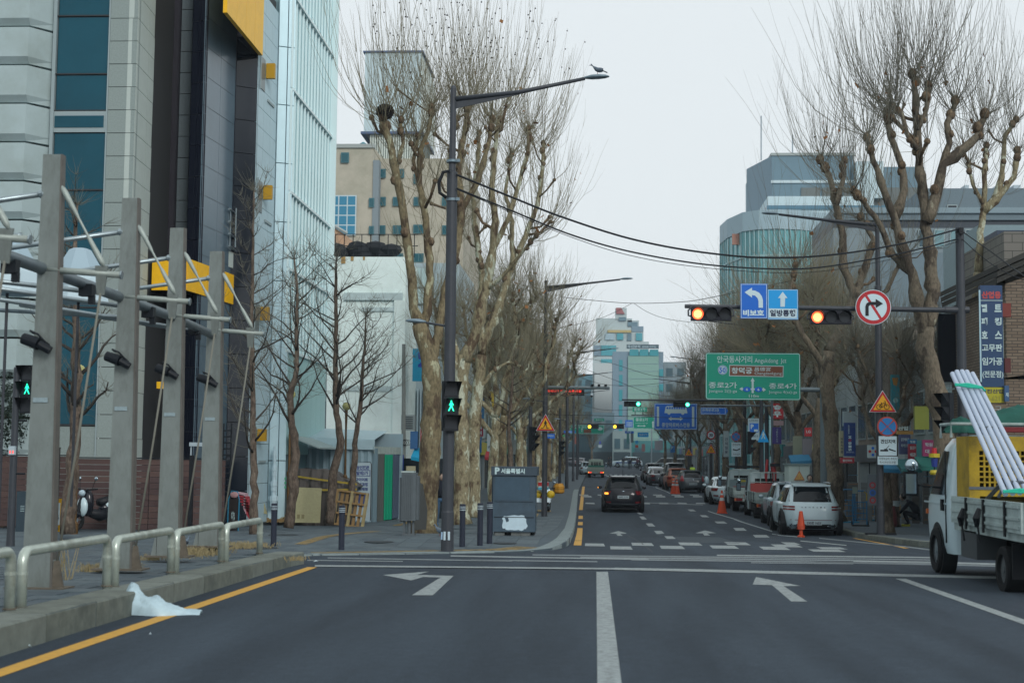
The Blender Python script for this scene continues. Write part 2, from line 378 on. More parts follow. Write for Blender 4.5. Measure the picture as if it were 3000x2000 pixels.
# crossing in front (faded long stripes)
for x0,y0,x1,y1,th,m in((900,1641,1180,1644,3,PWF),(960,1634,1500,1643,3,PWF),(1320,1628,1900,1638,3.5,PW),(1380,1640,1750,1645,3,PWF),(1560,1625,2350,1634,3.5,PWF),(1700,1632,2500,1641,4,PWF),
        (1850,1639,2750,1650,4,PWF),(2100,1626,2730,1633,3.5,PW),(2350,1634,2780,1641,3,PWF),(2500,1643,3050,1656,5,PW),(2200,1648,2500,1651,3,PWF),(2380,1646,3050,1662,4,PWF)):
    pxstrip(x0,y0,x1,y1,th,m,'crosswalk_stripe')
for x0,x1,y,th in((1714,1768,1595,8),(1788,1848,1604,9),(1851,1910,1593.5,8.5),(1935,2000,1602.5,9),(1990,2050,1592.5,8.5),(2083,2156,1601.5,9),(2127,2190,1591.5,8.5),(2230,2305,1605,9),(2265,2340,1598,8),(2375,2465,1612,7),(2400,2470,1605,6),(2295,2335,1591,7)):
    sk=(x0-1745)*.024;a=pxpoly([(x0-sk*.6,y-th/2),(x1-sk*.6,y-th/2+1),(x1+sk*.6+5,y+th/2+1),(x0+sk*.6,y+th/2)]);strip(a,PW,'crosswalk_block')
for x0,y0,w,h in((1875,1504,12,5),(1884,1517,15,8),(1906,1537,20,9),(1932,1559,24,9),(1963,1574,26,8),(2027,1495,18,5),(2064,1512,20,6),(2112,1530,30,6),(2168,1550,32,8),(2230,1570,42,8)):
    strip(pxpoly([(x0-w/2-4,y0-h/2),(x0+w/2-6,y0-h/2),(x0+w/2+4,y0+h/2),(x0-w/2+4,y0+h/2)]),PW,'lane_dash')
for cx,cy,s in((1815,1562,1),(2070,1561,1.1)):
    strip(pxpoly([(cx-30*s,cy),(cx-4*s,cy-7*s),(cx+26*s,cy),(cx+2*s,cy+1),(cx+10*s,cy+7),(cx-6*s,cy+7),(cx-10*s,cy+1)]),PW,'lane_arrow')
pxstrip(2074,1497,2150,1520,3);pxstrip(2150,1520,2262,1556,3.2);pxstrip(2262,1564,2350,1573,2.6);pxstrip(2345,1584,2480,1597,2.4);pxstrip(2400,1576,2740,1612,3,PWF)
pxstrip(1920,1427,1965,1446,2)
for y0,y1,k in((1472,1476,0),(1452,1456,1),(1448,1451,2)):
    for i in range(7):
        x=1715+i*54-k*9;
        strip(pxpoly([(x,y0),(x+26,y0+.6),(x+28,y1+.6),(x,y1)]),PW,'crosswalk_block')
pxstrip(1890,1472.5,2060,1479,2,PWF)
for i in range(9):x=1770+i*15;strip(pxpoly([(x,1389.5),(x+8,1389.5),(x+8,1391.5),(x,1391.5)]),PW,'far_crosswalk_block');strip(pxpoly([(x+6,1393.5),(x+15,1393.5),(x+16,1395.5),(x+7,1395.5)]),PW,'far_crosswalk_block')
# yellow kerb side line on the left, beyond the crossing
def kx(Y):return float(np.interp(Y,[34,60,90,226],[-.6,-.8,-1.1,-1.1]))
for a,b in((33.2,36.5),(36.8,50.5),(53,56),(59,62),(68,110)):
    strip([(kx(a)+.10,a),(kx(a)+.28,a),(kx(b)+.28,b),(kx(b)+.10,b)],PY,'yellow_kerb_line',n=5)
strip([(7.2,34),(7.32,34),(7.9,44),(7.78,44)],PY,'yellow_kerb_line',n=5)
# tar seams, cracks and iron covers in the carriageway
TAR=mat('tar seam',(.016,.020,.026),.6);rnc=random.Random(31)
def crack(pts,w,lab_name='tar_seam'):
    g=MB();n=0
    for(x0,y0),(x1,y1)in zip(pts,pts[1:]):
        k=max(2,int(math.hypot(x1-x0,y1-y0)/.12))
        for i in range(k+1):t=i/k;j=rnc.uniform(-.012,.012);x=x0+(x1-x0)*t+j;y=y0+(y1-y0)*t+j;q=w*rnc.uniform(.5,1.3)/2;dx,dy=(y1-y0),-(x1-x0);L=math.hypot(dx,dy);g.v+=[(x-dx/L*q,y-dy/L*q,gz(x,y)+.003),(x+dx/L*q,y+dy/L*q,gz(x,y)+.003)]
    m=len(g.v)//2;g.f=[(2*i,2*i+1,2*i+3,2*i+2)for i in range(m-1)];g.build(lab_name,TAR,kind='structure')
crack([(5.5,30),(5.2,40),(5.6,55)],.03);crack([(1.2,30),(1.0,44)],.025)
PATCH=mat('asphalt patch',(.036,.048,.060),.85,noise=.3,nscale=60)
strip([(2.2,36),(3.6,36),(3.7,43),(2.3,43)],PATCH,'asphalt_patch',.0025,n=6)
# tactile paving: yellow dotted rows, bars and domes
TAC=mat('tactile yellow',(.38,.235,.09),.85,noise=.35,nscale=9,dirt=(.17,.15,.12),dscale=3)
def tactile(path,w,hf=pz,ymax=90):
    g=MB();
    for(x0,y0),(x1,y1)in zip(path,path[1:]):
        L=math.hypot(x1-x0,y1-y0);n=max(1,int(L/.3));tx,ty=(x1-x0)/L,(y1-y0)/L
        for i in range(n):
            for j in range(int(w/.3)):
                s=(i+.5)/n;o=(j-(int(w/.3)-1)/2)*.3;cx,cy=x0+(x1-x0)*s-ty*o,y0+(y1-y0)*s+tx*o
                e=.142;q=[(cx+tx*a*e-ty*b*e,cy+ty*a*e+tx*b*e)for a,b in((-1,-1),(1,-1),(1,1),(-1,1))]
                g.add([(a,b,hf(a,b)+.0125)for a,b in q],[(0,1,2,3)])
                for b in(-.66,-.22,.22,.66):
                    q=[(cx+tx*a*e*.9-ty*(b+c)*e,cy+ty*a*e*.9+tx*(b+c)*e)for a,c in((-1,-.1),(1,-.1),(1,.1),(-1,.1))]
                    g.add([(a,c,hf(a,c)+.019)for a,c in q],[(0,1,2,3)])
    return g.build('tactile_paving',TAC,pav,kind='stuff')
tactile([(-5.45,27.6),(-3.4,28.9),(-1.9,29.8),(-1.45,30.6)],.6)
a=GP(880,1595,pz);b=GP(1105,1557,pz);c=GP(1160,1540,pz);d=GP(1290,1505,pz)
tactile([a[:2],b[:2]],.3);tactile([c[:2],d[:2]],.3)
tactile([(-2.3,45),(-2.5,60)],.3);tactile([(-2.2,62),(-2.3,64)],.6)
# ------------------------------------------------------------------ shared materials
STEEL=mat('weathered steel',(.27,.265,.24),.5,.35,noise=.18,nscale=5,dirt=(.15,.145,.125),dscale=2.2,stretch=(1,1,.35))
STEELT=mat('steel tube',(.40,.41,.41),.34,.7,noise=.15,nscale=8)
RAILM=mat('rail steel',(.58,.56,.47),.34,.45,noise=.15,nscale=7,dirt=(.34,.32,.26),dscale=3)
ROD=mat('rod painted',(.40,.39,.34),.5,.2,noise=.2,nscale=10)
DARKP=mat('dark grey pole',(.050,.050,.058),.5,.1,noise=.18,nscale=4)
DARKM=mat('dark fitting',(.014,.016,.020),.45)
GREYM=mat('grey cast metal',(.22,.26,.29),.45,.3)
def pz3(X,Y):return(X,Y,pz(X,Y))
# ------------------------------------------------------------------ steel pylons with stay rods
PG='steel pylons along the kerb'
def forked(a,b,r=.014):  # stay rod with fork ends
    a,b=Vector(a),Vector(b);d=(b-a);L=d.length;d.normalize();g=MB()
    return g.tube([a,a+d*.05,a+d*.10,a+d*.34,a+d*.40,b-d*.40,b-d*.34,b-d*.10,b-d*.05,b],[.012,.03,.034,.024,r,r,.024,.034,.03,.012],7)
def pylon():
    t=T('steel_pylon','','pylon',group=PG)
    g=MB();H=4.68;w0,w1,d0,d1=.305,.195,.12,.09
    nseg=6
    for i in range(nseg+1):
        k=i/nseg;w=w0+(w1-w0)*k;d=d0+(d1-d0)*k
        g.v+=[(-w/2,-d/2,H*k),(w/2,-d/2,H*k),(w/2,d/2,H*k),(-w/2,d/2,H*k)]
    for i in range(nseg):
        for q in range(4):g.f.append((i*4+q,i*4+(q+1)%4,i*4+4+(q+1)%4,i*4+4+q))
    g.f.append((nseg*4,nseg*4+1,nseg*4+2,nseg*4+3));g.build('column',STEEL,t)
    g=MB()
    for x,w in((w0/2-.008,.03),):
        g.add([(w0/2+.002,-d0/2-.006,0),(w0/2+.028,-d0/2-.006,0),(w1/2+.022,-d1/2-.006,H),(w1/2+.002,-d1/2-.006,H),(w0/2+.002,d0/2+.006,0),(w0/2+.028,d0/2+.006,0),(w1/2+.022,d1/2+.006,H),(w1/2+.002,d1/2+.006,H)],
              [(0,1,2,3),(4,7,6,5),(1,5,6,2),(0,3,7,4),(3,2,6,7)])
    g.build('side_flange',mat('brown steel edge',(.16,.13,.11),.55,.2,noise=.2),t)
    for s in(-1,1):
        MB().prism([(s*.16,0),(s*.24,0),(s*.17,.34),(s*.16,.34)],-.05,.05).build('base_plate',STEEL,t)
    g=MB().bb(-.30,.34,-.17,.17,0,.02);g.build('foot',mat('rusty steel',(.15,.11,.08),.8,noise=.4,nscale=9),t)
    fl=MB().tube([(-.20,-.14,2.66),(-.02,-.16,2.60)],[.062,.07],14).build('floodlight',DARKM,t,smooth=False)
    MB().tube([(-.02,-.16,2.60),(.10,-.14,2.53)],[.05,.045],12).build('floodlight_gear',DARKM,fl)
    MB().tube([(-.12,-.06,2.72),(-.12,-.16,2.74),(-.02,-.2,2.70),(.05,-.16,2.62),(.05,-.06,2.6)],.012,6).build('bracket',DARKM,fl)
    MB().tube([(-.02,-.02,3.42),(.80,-.02,3.36)],.036,10).build('stub_arm',ROD,t,smooth=True)
    MB().tube([(.80,-.02,3.36),(.815,-.02,3.359)],.046,10).build('arm_cap',STEELT,t)
    MB().prism([(.52,3.46),(.66,3.46),(.63,3.14),(.55,3.14)],-.045,-.02).build('gusset',STEEL,t)
    forked((.12,-.04,4.33),(.62,-.04,3.45)).build('stay_rod',ROD,t,smooth=True)
    MB().tube([(.59,-.04,3.16),(.40,-.04,1.6),(.21,-.04,.22)],.0135,6).build('stay_rod',mat('stay rod brown',(.22,.19,.15),.6),t,smooth=True)
    MB().prism([(.16,0),(.30,0),(.24,.30),(.19,.30)],-.06,-.02).build('stay_anchor',mat('rusty steel',(1,1,1)),t)
    MB().tube([(-.08,-.02,4.25),(-1.2,-.02,4.09),(-2.6,-.02,3.88)],.032,10).build('canopy_arm',STEELT,t,smooth=True)
    MB().tube([(-.09,-.02,4.25),(-.13,-.02,4.245)],.046,10).build('arm_collar',STEELT,t)
    MB().bb(-.10,.06,-.066,-.063,1.98,2.03).build('sticker_residue',mat('sticker residue',(.33,.37,.38),.8,noise=.3,nscale=30),t)
    return t
py0=pylon()
labs=['steel pylon cut off by the left picture edge, only its stay rods showing','tall grey steel pylon nearest the camera with black floodlight, behind the second guard rail','grey steel pylon in front of the white scooter, second full one from the left',
        'grey steel pylon in front of the brown board fence with round grey sticker mark','farthest of the grey steel pylons, by the dry grass at the kerb']
for i,(X,Y)in enumerate([(-5.93,12.5),(-5.93,15.0),(-5.93,17.6),(-6.02,19.95),(-6.07,22.25)]):
    o=py0 if i==0 else copy_tree(py0);o.location=(X,Y,0.08-.0)  # all tops level
    o.location=(X,Y,1.5+3.23-4.66);o['label']=labs[i]
RESID=mat('sticker residue',(1,1,1))
g=MB().lathe([(.045,0),(.045,.002)],20).mesh('sticker',RESID)
# canopy frame: long tubes
t=T('steel_canopy_frame','long round steel beam and purlin tubes running between the grey pylons','canopy frame',(-5.9,10,3.5))
def wt(pts,r,n,m,par,name,org):return MB().tube([(p[0]-org[0],p[1]-org[1],p[2]-org[2])for p in pts],r,n).build(name,m,par,smooth=True)
O=(-5.9,10,3.5)
wt([(-6.0,9,3.53),(-6.0,15,3.50),(-6.05,19.9,3.47),(-6.1,22.3,3.41)],.066,14,mat('beam steel',(.20,.21,.22),.4,.5,noise=.15),t,'main_beam',O)
def GZ(px,py,z):
    d=ray(px,py);k=(z-CAMZ)/d[2];return(d[0]*k,d[1]*k,z)
for a in((-60,818,330,862),(-60,838,440,908),(-60,868,490,955),(60,893,487,958),(-60,905,360,928),(170,916,640,975),(-60,706,60,690)):
    wt([GZ(a[0],a[1],3.5),GZ(a[2],a[3],3.5)],.030 if a[0]!=170 else .014,8,STEELT,t,'purlin',O)
for i,(px,py)in enumerate(((30,770),(255,840),(435,905),(570,955))):
    p=GZ(px,py+8,3.42);MB().box((p[0]-O[0],p[1]-O[1],-.09),(.16,.12,.14)).box((p[0]-O[0]+.06,p[1]-O[1],-.2),(.07,.06,.1)).build('cable_clamp',DARKM,t)
FAB=mat('white canopy fabric',(.66,.70,.72),.7)
for(px,py,Y,lab)in((235,728,20.5,'white peaked fabric canopy with grey cap between the first two full pylons'),(28,690,19,'white peaked fabric canopy at the left edge beyond the steel tubes')):
    x,y,z=P(px,py,Y);t=T('fabric_canopy',lab,'canopy',(x,Y,z-1.2),group='peaked fabric canopies')
    MB().lathe([(.46,.40),(.44,.48),(.40,.68),(.33,.84)],8).build('fabric',FAB,t)
    MB().lathe([(.36,.86),(.17,1.17),(.10,1.2)],8).build('cap',mat('canopy cap',(.40,.46,.50),.6),t)
    MB().tube([(0,0,-2.6),(0,0,.8)],.022,8).build('post',DARKP,t)
# ------------------------------------------------------------------ guard rails
def railmesh(L,name='rail'):
    r=.048;k=.11;g=MB();pts=[(0,0,-.05),(0,0,.40)]
    for i in range(1,7):a=math.pi/2*i/6;pts.append((0,k-k*math.cos(a),.40+k*math.sin(a)))
    for i in range(0,7):a=math.pi/2*i/6;pts.append((0,L-k+k*math.sin(a),.51-k+k*math.cos(a)))
    pts.append((0,L,-.05));return g.tube(pts,r,14).mesh(name,RAILM,True)
for i,(y0,y1,lab)in enumerate(((10.3,12.52,'nearest steel hoop guard rail, cut by the left picture edge'),(12.78,15.05,'steel hoop guard rail in front of the nearest grey pylon'),(15.3,17.35,'third steel hoop guard rail, just beyond the white plastic bag'),
                                    (17.55,19.72,'steel hoop guard rail with dry grass growing behind it'),(19.95,22.0,'farthest steel hoop guard rail, next to the first dark bollard'))):
    t=T('guard_rail',lab,'guard rail',pz3(-5.2,y0),group='hoop guard rails on the kerb')
    L=y1-y0;link('hoop',railmesh(L),t)
    for yy in(0,L):MB().lathe([(.052,.30),(.052,.33)],14,(0,yy,0)).build('sleeve',RAILM,t);MB().lathe([(.06,0),(.06,.012)],14,(0,yy,0)).build('ground_collar',mat('rusty steel',(1,1,1)),t)
# ------------------------------------------------------------------ bollards
BOL=mat('bollard paint',(.030,.032,.048),.45)
REFL=mat('reflective tape',(.55,.58,.60),.4)
def bollard():
    t=T('bollard','','bollard',group='dark pavement bollards')
    MB().lathe([(.062,0),(.062,.74),(.066,.745),(.066,.90),(.055,.915)],16).build('post',BOL,t,smooth=False)
    g=MB()
    for z in(.78,.815,.85):g.lathe([(.0675,z),(.0675,z+.012)],16)
    g.build('reflective_band',REFL,t);return t
b0=bollard();blabs=['dark bollard at the end of the guard rails','lone dark bollard in front of the wooden pallet','dark bollard just right of the street lamp pole','dark bollard, middle one of three beside the parking kiosk','dark bollard touching the left side of the parking kiosk']
for i,(px,py)in enumerate(((801,1600),(1000,1611),(1354,1602),(1406,1598),(1434,1593))):
    o=b0 if i==0 else copy_tree(b0);p=GP(px,py,pz);o.location=p;o['label']=blabs[i]
# ------------------------------------------------------------------ street lamps
def tilted(g):return g
def lamp(name,label,base,H=9.45,arm=3.0,side=1,small=0,lift=0,group='grey street lamps',r0=.108,r1=.062,split=7.3):
    t=T('street_lamp',label,'street lamp',base,group=group)
    MB().lathe([(r0+.05,0),(r0+.05,.02),(r0+.012,.03),(r0+.008,.8),(r0,.82),(r0*.92,split),(r1*1.15,split+.02),(r1,H),(r1*.7,H+.06)],16).build('pole',DARKP,t,smooth=False)
    a=MB().tube([(side*.04,0,H-.22),(side*arm*.5,0,H-.08),(side*arm,0,H+.10+lift)],[.055,.045,.035],10).build('arm',DARKP,t,smooth=True)
    MB().prism([(side*.05,H-.42),(side*.05,H-.2),(side*arm*.55,H-.07),(side*arm*.5,H-.13)],-.012,.012).build('arm_web',DARKP,t)
    head(t,(side*(arm-.02),0,H+.11+lift),side)
    if small:
        MB().tube([(-side*.08,0,small),(-side*.5,0,small+.07)],.025,8).build('short_arm',DARKP,t)
        head(t,(-side*.5,0,small+.08),-side,.42)
    return t
def head(t,p,side,L=.52):
    g=MB();n=8;prof=[(0,.035,.028),(.12,.075,.04),(.3,.11,.06),(.6,.12,.06),(.85,.09,.045),(1,.03,.015)]
    for k,w,h in prof:
        for j in range(n):a=2*math.pi*j/n;g.v.append((p[0]+side*k*L,p[1]+math.cos(a)*w,p[2]+(math.sin(a)if math.sin(a)>0 else math.sin(a)*.5)*h+.05*k*L))
    for i in range(len(prof)-1):
        for j in range(n):g.f.append((i*n+j,i*n+(j+1)%n,(i+1)*n+(j+1)%n,(i+1)*n+j))
    g.f.append(tuple(range(n)));g.f.append(tuple((len(prof)-1)*n+j for j in range(n)))
    return g.build('lamp_head',GREYM,t,smooth=True)
L1=(P(1310,1612,28.8)[0],28.8,0);L1=pz3(L1[0],28.8)
lp1=lamp('','tall street lamp at the near corner, pigeon on its head, cables tied on',L1,small=4.57,H=9.50,split=7.75,arm=2.72,r0=.118,lift=.10)
g=MB()
for z in(7.85,8.0):pass
for z in(7.15,7.95-.0):MB().lathe([(.125,z),(.125,z+.05)],16).box((.13,-.08,z+.025),(.07,.06,.06)).build('cable_band',GREYM,lp1)
MB().tube([(-.05,-.12,7.75),(-.17,-.16,7.72),(-.26,-.14,7.5),(-.24,-.12,7.3),(-.10,-.12,7.2)],.035,8).build('cable_loop',BLACK,lp1,smooth=True)
MB().box((0,-.118,.33),(.13,.012,.17)).build('sticker',mat('white sticker',(.6,.65,.68),.6),lp1)
MB().box((-.09,-.09,.33),(.07,.012,.15),.8).build('sticker',mat('pale blue sticker',(.42,.52,.66),.6),lp1)
lp2=lamp('','second street lamp on the left carrying the walking-man warning triangle',pz3(-2.04,57.2),H=9.45,small=4.6)
lamp('','third street lamp on the left, beyond the orange bin',pz3(-1.95,97),H=9.4,small=4.6)
lamp('','fourth street lamp on the left, thin and hazy',pz3(-1.95,125),H=9.4)
lamp('','fifth street lamp on the left, farthest one',pz3(-1.95,160),H=9.4)
rb=P(2580,1563,42.4)
lpr=lamp('','street lamp on the right pavement carrying the bicycle warning triangle',(rb[0],42.4,pzr(rb[0],42.4)),H=9.35,arm=2.9,side=-1)
MB().bb(-.45,.45,-.06,.06,0,.06).build('base_bar',DARKM,lpr)
lamp('','second street lamp on the right, above the blue bus lane sign',(8.9,75,pzr(8.9,75)),H=9.4,side=-1)
lamp('','third street lamp on the right, thin and hazy',(8.9,105,pzr(8.9,105)),H=9.4,side=-1)
lamp('','farthest street lamp on the right side',(8.9,135,pzr(8.9,135)),H=9.4,side=-1)
# ------------------------------------------------------------------ pedestrian signal heads
GREEN=glow('green signal light',(.02,1.0,.55),1.5)
LENSD=mat('dark lens',(.035,.035,.04),.3)
def walkman(s=1.,y=0):
    def c(x,z,r,n=12):return[(x+r*math.cos(2*math.pi*i/n),z+r*math.sin(2*math.pi*i/n))for i in range(n)]
    polys=[c(0,.098,.018),[(-.022,.078),(.022,.078),(.045,.035),(.05,.01),(.036,.008),(.022,.04),(.02,0),(-.02,0),(-.022,.03),(-.04,.005),(-.052,.012),(-.035,.045)],[(-.02,0),(.006,0),(-.04,-.1),(-.066,-.1)],[(-.006,0),(.02,0),(.062,-.1),(.036,-.1)]]
    g=MB()
    for p in polys:g.flat([(a*s,b*s)for a,b in p],y)
    return g
def ped_signal(label,loc,rz,lit=1,n=3,pole=None,group=None,dim=False):
    t=T('pedestrian_signal',label,'pedestrian signal',loc,rz,group)
    MB().bb(-.16,.16,0,.14,0,.335*n).build('housing',DARKM,t)
    for i in range(n):
        z=.335*(n-1-i)+.168
        MB().bb(-.13,.13,-.006,0,z-.13,z+.13).build('lens',LENSD if not(i==lit)else mat('green lens dark',(.01,.03,.03),.4),t)
        # tunnel visor, open below
        MB().add([(-.145,0,z+.14),(.145,0,z+.14),(.155,-.24,z+.15),(-.155,-.24,z+.15),(-.145,0,z-.12),(.145,0,z-.12)],[(0,1,2,3),(0,3,4),(1,5,2)]).build('visor',BLACK,t)
    if lit is not None and n==3:
        walkman(1.0,-.012).build('green_walking_man',GREEN,t,loc=(0,0,.335*1+.168))
    return t
x,y,z=P(1321,1262,28.6)
ped_signal('pedestrian signal with lit green walking man on the near lamp pole',(x+.0,28.58,z),R(22))
b=GP(30,1600,pz);
t=T('signal_pole','dark pole at the far left edge holding a pedestrian signal and a red countdown','pole',(b[0],b[1],b[2]))
MB().lathe([(.09,0),(.08,.3),(.065,3.7),(.05,3.72)],14).build('pole',DARKP,t)
MB().box((0,-.08,1.98-.0),(.13,.08,.18)).build('countdown_box',mat('white plastic',(.5,.52,.54),.5),t)
for dx in(-.03,.03):MB().box((dx,-.124,1.95),(.02,.006,.05)).build('red_digit',glow('red led',(1,.05,.03),2.0),t)
MB().tube([(0,0,1.5),(.25,0,1.5)],.02,8).build('arm',DARKM,t);MB().tube([(0,0,2.6),(.25,0,2.6)],.02,8).build('arm',DARKM,t)
x,y,z=P(77,1210,b[1])
ped_signal('pedestrian signal with lit green walking man at the far left behind the nearest pylon',(x,b[1],z),R(-8))
# ------------------------------------------------------------------ overhead cables between the poles
CAB=mat('black cable',(.016,.018,.022),.6)
def cable(label,pts,r,cat='cable',loc=None,m=CAB,group=None):
    n=36;P0=[Vector(p)for p in pts];out_=[]
    def cr(a,b,c,d,t):return .5*((2*b)+(c-a)*t+(2*a-5*b+4*c-d)*t*t+(3*b-a-3*c+d)*t*t*t)
    Q=[P0[0]*2-P0[1]]+P0+[P0[-1]*2-P0[-2]]
    for i in range(1,len(Q)-2):
        for k in range(8):out_.append(cr(Q[i-1],Q[i],Q[i+1],Q[i+2],k/8))
    out_.append(P0[-1]);o=MB().tube([p-P0[0]for p in out_],r,6).build('overhead_cable',m,None,loc=P0[0],smooth=True)
    return tag(o,label,cat,group)
def pc(lst,Y0,Y1):
    n=len(lst);x0,x1=lst[0][0],lst[-1][0];return[P(a,b,Y0+(Y1-Y0)*(a-x0)/(x1-x0))for a,b in lst]
cable('upper thick black cable strung from the near lamp pole to the signal mast',pc([(1338,512),(1500,578),(1650,637),(1850,700),(2050,738),(2250,755),(2450,745),(2650,712),(2805,672)],28.7,36.4),.022)
cable('lower black cable strung from the near lamp pole to the signal mast',pc([(1338,552),(1500,618),(1680,690),(1870,742),(2100,778),(2350,787),(2550,760),(2700,728),(2805,700)],28.7,36.4),.018)
cable('thin black cable hanging just under the two thick ones',pc([(1340,556),(1680,697),(1900,760),(2150,792),(2380,797),(2600,762),(2805,708)],28.7,36.4),.007)
cable('black cable running from the signal mast top out to the right edge',pc([(2822,680),(2900,735),(2960,780),(3060,850)],36.4,30),.014)
cable('second cable running down right from the signal mast',pc([(2818,700),(2880,755),(2950,800),(3060,842)],36.4,33),.010)
cable('thin wire crossing the street high above the far traffic lights',pc([(1640,869),(1720,878),(1850,888),(2000,884),(2100,868),(2330,820)],90,60),.018)
cable('thin wire sagging left from the crossing point',pc([(1852,888),(1800,915),(1740,938),(1640,960)],90,90),.014)
cable('thin wire sagging right from the crossing point',pc([(1856,888),(1900,915),(1960,935),(2080,950)],90,90),.014)
cable('low dark wire crossing the street below the green traffic lights',pc([(1500,1205),(1600,1213),(1800,1218),(2000,1224),(2200,1228),(2380,1226)],80,72),.014)
for k,(ya,yb)in enumerate(((1060,1140),(1090,1100),(1172,1168),(1040,1085))):
    cable('thin far street wire, number %s of a bundle of faint ones before the green building'%['one','two','three','four'][k],pc([(1660,ya),(1780,ya+45-k*8),(1950,yb+20),(2100,yb-20)],150,130),.02,group='faint far street wires')
# ------------------------------------------------------------------ pigeons
def pigeon(label,loc,rz,s=1.):
    t=T('pigeon',label,'pigeon',loc,rz,'pigeons',s)
    PGN=mat('pigeon grey',(.12,.14,.17),.7,noise=.4,nscale=40);PGD=mat('pigeon dark',(.035,.04,.05),.6)
    g=MB();st=[(-.10,.075,.008),(-.07,.082,.028),(-.02,.10,.05),(.03,.115,.055),(.07,.14,.042),(.095,.175,.026),(.11,.20,.026),(.13,.205,.018)]
    n=10
    for x,z,r in st:
        for k in range(n):a=2*math.pi*k/n;g.v.append((x+.3*r*math.sin(a),r*.8*math.cos(a),z+r*math.sin(a)))
    for i in range(len(st)-1):
        for k in range(n):g.f.append((i*n+k,i*n+(k+1)%n,(i+1)*n+(k+1)%n,(i+1)*n+k))
    g.f.append(tuple(range(n)));g.f.append(tuple((len(st)-1)*n+k for k in range(n)))
    g.build('body',PGN,t,smooth=True)
    MB().tube([(.125,0,.20),(.16,0,.192)],[.012,.003],6).build('beak',PGD,t)
    MB().prism([(-.09,.085),(-.19,.04),(-.19,.055),(-.08,.10)],-.02,.02).build('tail',PGD,t)
    for s_ in(-1,1):
        MB().sphere((-.03,s_*.042,.105),.05,8,(1.7,.25,.7)).build('wing',PGD if s_<0 else PGN,t,smooth=True)
        MB().tube([(0,s_*.018,.05),(.005,s_*.018,0)],.005,5).build('leg',mat('pigeon leg',(.3,.1,.08),.6),t)
    return t
hp=P(1722,218,28.8);pigeon('grey pigeon perched on the head of the tall street lamp',(L1[0]+2.98,28.8,L1[2]+9.5+.27),R(180),1.05)
p=GP(541,1606,pz);pigeon('dark pigeon walking behind the fourth guard rail',(p[0],p[1],p[2]),R(70),1.15)
p=GP(1289,1571,pz);pigeon('dark pigeon standing at the left of the near lamp pole foot',(p[0],p[1],p[2]),R(150),1.3)
# ------------------------------------------------------------------ plastic bag on the road
def blob_sheet(w,d,h,seed,nu=34,nv=16,prof=None):
    rn=random.Random(seed);ph=[(rn.uniform(4,24),rn.uniform(4,18),rn.uniform(0,6.3))for _ in range(7)];g=MB()
    for j in range(nv+1):
        for i in range(nu+1):
            u,v=i/nu,j/nv;x=(u-.5)*w;y=(v-.5)*d
            ed=max(0,math.sin(math.pi*v))**.5
            z=prof(u,v)*h*ed;z+=sum(abs(math.sin(a*u+b*v+c))for a,b,c in ph)*.016*ed*(.5+prof(u,v)*1.5)
            y *= .55+.45*math.sin(math.pi*min(1,u*1.15));g.v.append((x,y+.03*math.sin(9*u),z))
    for j in range(nv):
        for i in range(nu):a=j*(nu+1)+i;g.f.append((a,a+1,a+nu+2,a+nu+1))
    return g
p=GP(450,1800)
BAG=mat('white plastic film',(.62,.70,.73),.35,alpha=.86,noise=.12,nscale=14)
o=blob_sheet(.84,.34,.14,5,prof=lambda u,v:.95*math.exp(-((u-.13)/.11)**2)*(.7+.3*math.sin(9*v+14*u))+.42*math.exp(-((u-.42)/.22)**2)+.22*(1-u)).build('plastic_bag',BAG,None,loc=(p[0]+.07,p[1],gz(p[0],p[1])+.006),smooth=True)
o.rotation_euler=(0,0,R(6));tag(o,'crumpled white plastic bag lying on the yellow line by the kerb','plastic bag')
# ------------------------------------------------------------------ dry grass
STRAW=mat('dry grass',(.34,.24,.12),.9,noise=.35,nscale=30)
def grass(label,px,py,w,d,n,h=.16,seed=1):
    rn=random.Random(seed);b=GP(px,py,pz);g=MB()
    for i in range(n):
        x=rn.gauss(0,w/2.6);y=rn.gauss(0,d/2.6);a=rn.uniform(0,6.3);L=h*rn.uniform(.4,1.3);le=rn.uniform(.3,1.1)*L;ww=.004
        p0=Vector((x,y,0));p1=p0+Vector((math.cos(a)*le*.35,math.sin(a)*le*.35,L*.7));p2=p0+Vector((math.cos(a)*le,math.sin(a)*le,L*rn.uniform(.5,1)))
        g.add([(p0.x-ww,p0.y,0),(p0.x+ww,p0.y,0),(p1.x+ww,p1.y,p1.z),(p1.x-ww,p1.y,p1.z),(p2.x,p2.y,p2.z)],[(0,1,2,3),(3,2,4)])
    o=g.build('dry_grass',STRAW,None,loc=b);o['kind']='stuff';o['label']=label;return o
grass('straw coloured dry grass behind the fourth guard rail',575,1625,.55,1.2,900,.13,3)
grass('straw coloured dry grass behind the farthest guard rail',705,1604,.7,.9,900,.12,4)
grass('small dry tuft at the foot of the second pylon',275,1675,.25,.2,140,.12,5)
grass('small dry tuft beside the stay anchor of the second pylon',375,1670,.2,.2,140,.14,6)
grass('dry tuft at the foot of the third pylon',440,1642,.25,.2,120,.1,7)
grass('thin dry stalks behind the second guard rail',190,1700,.1,.2,14,.5,8)
grass('dead leaves and straw at the kerb corner',870,1640,.2,.5,70,.06,9)
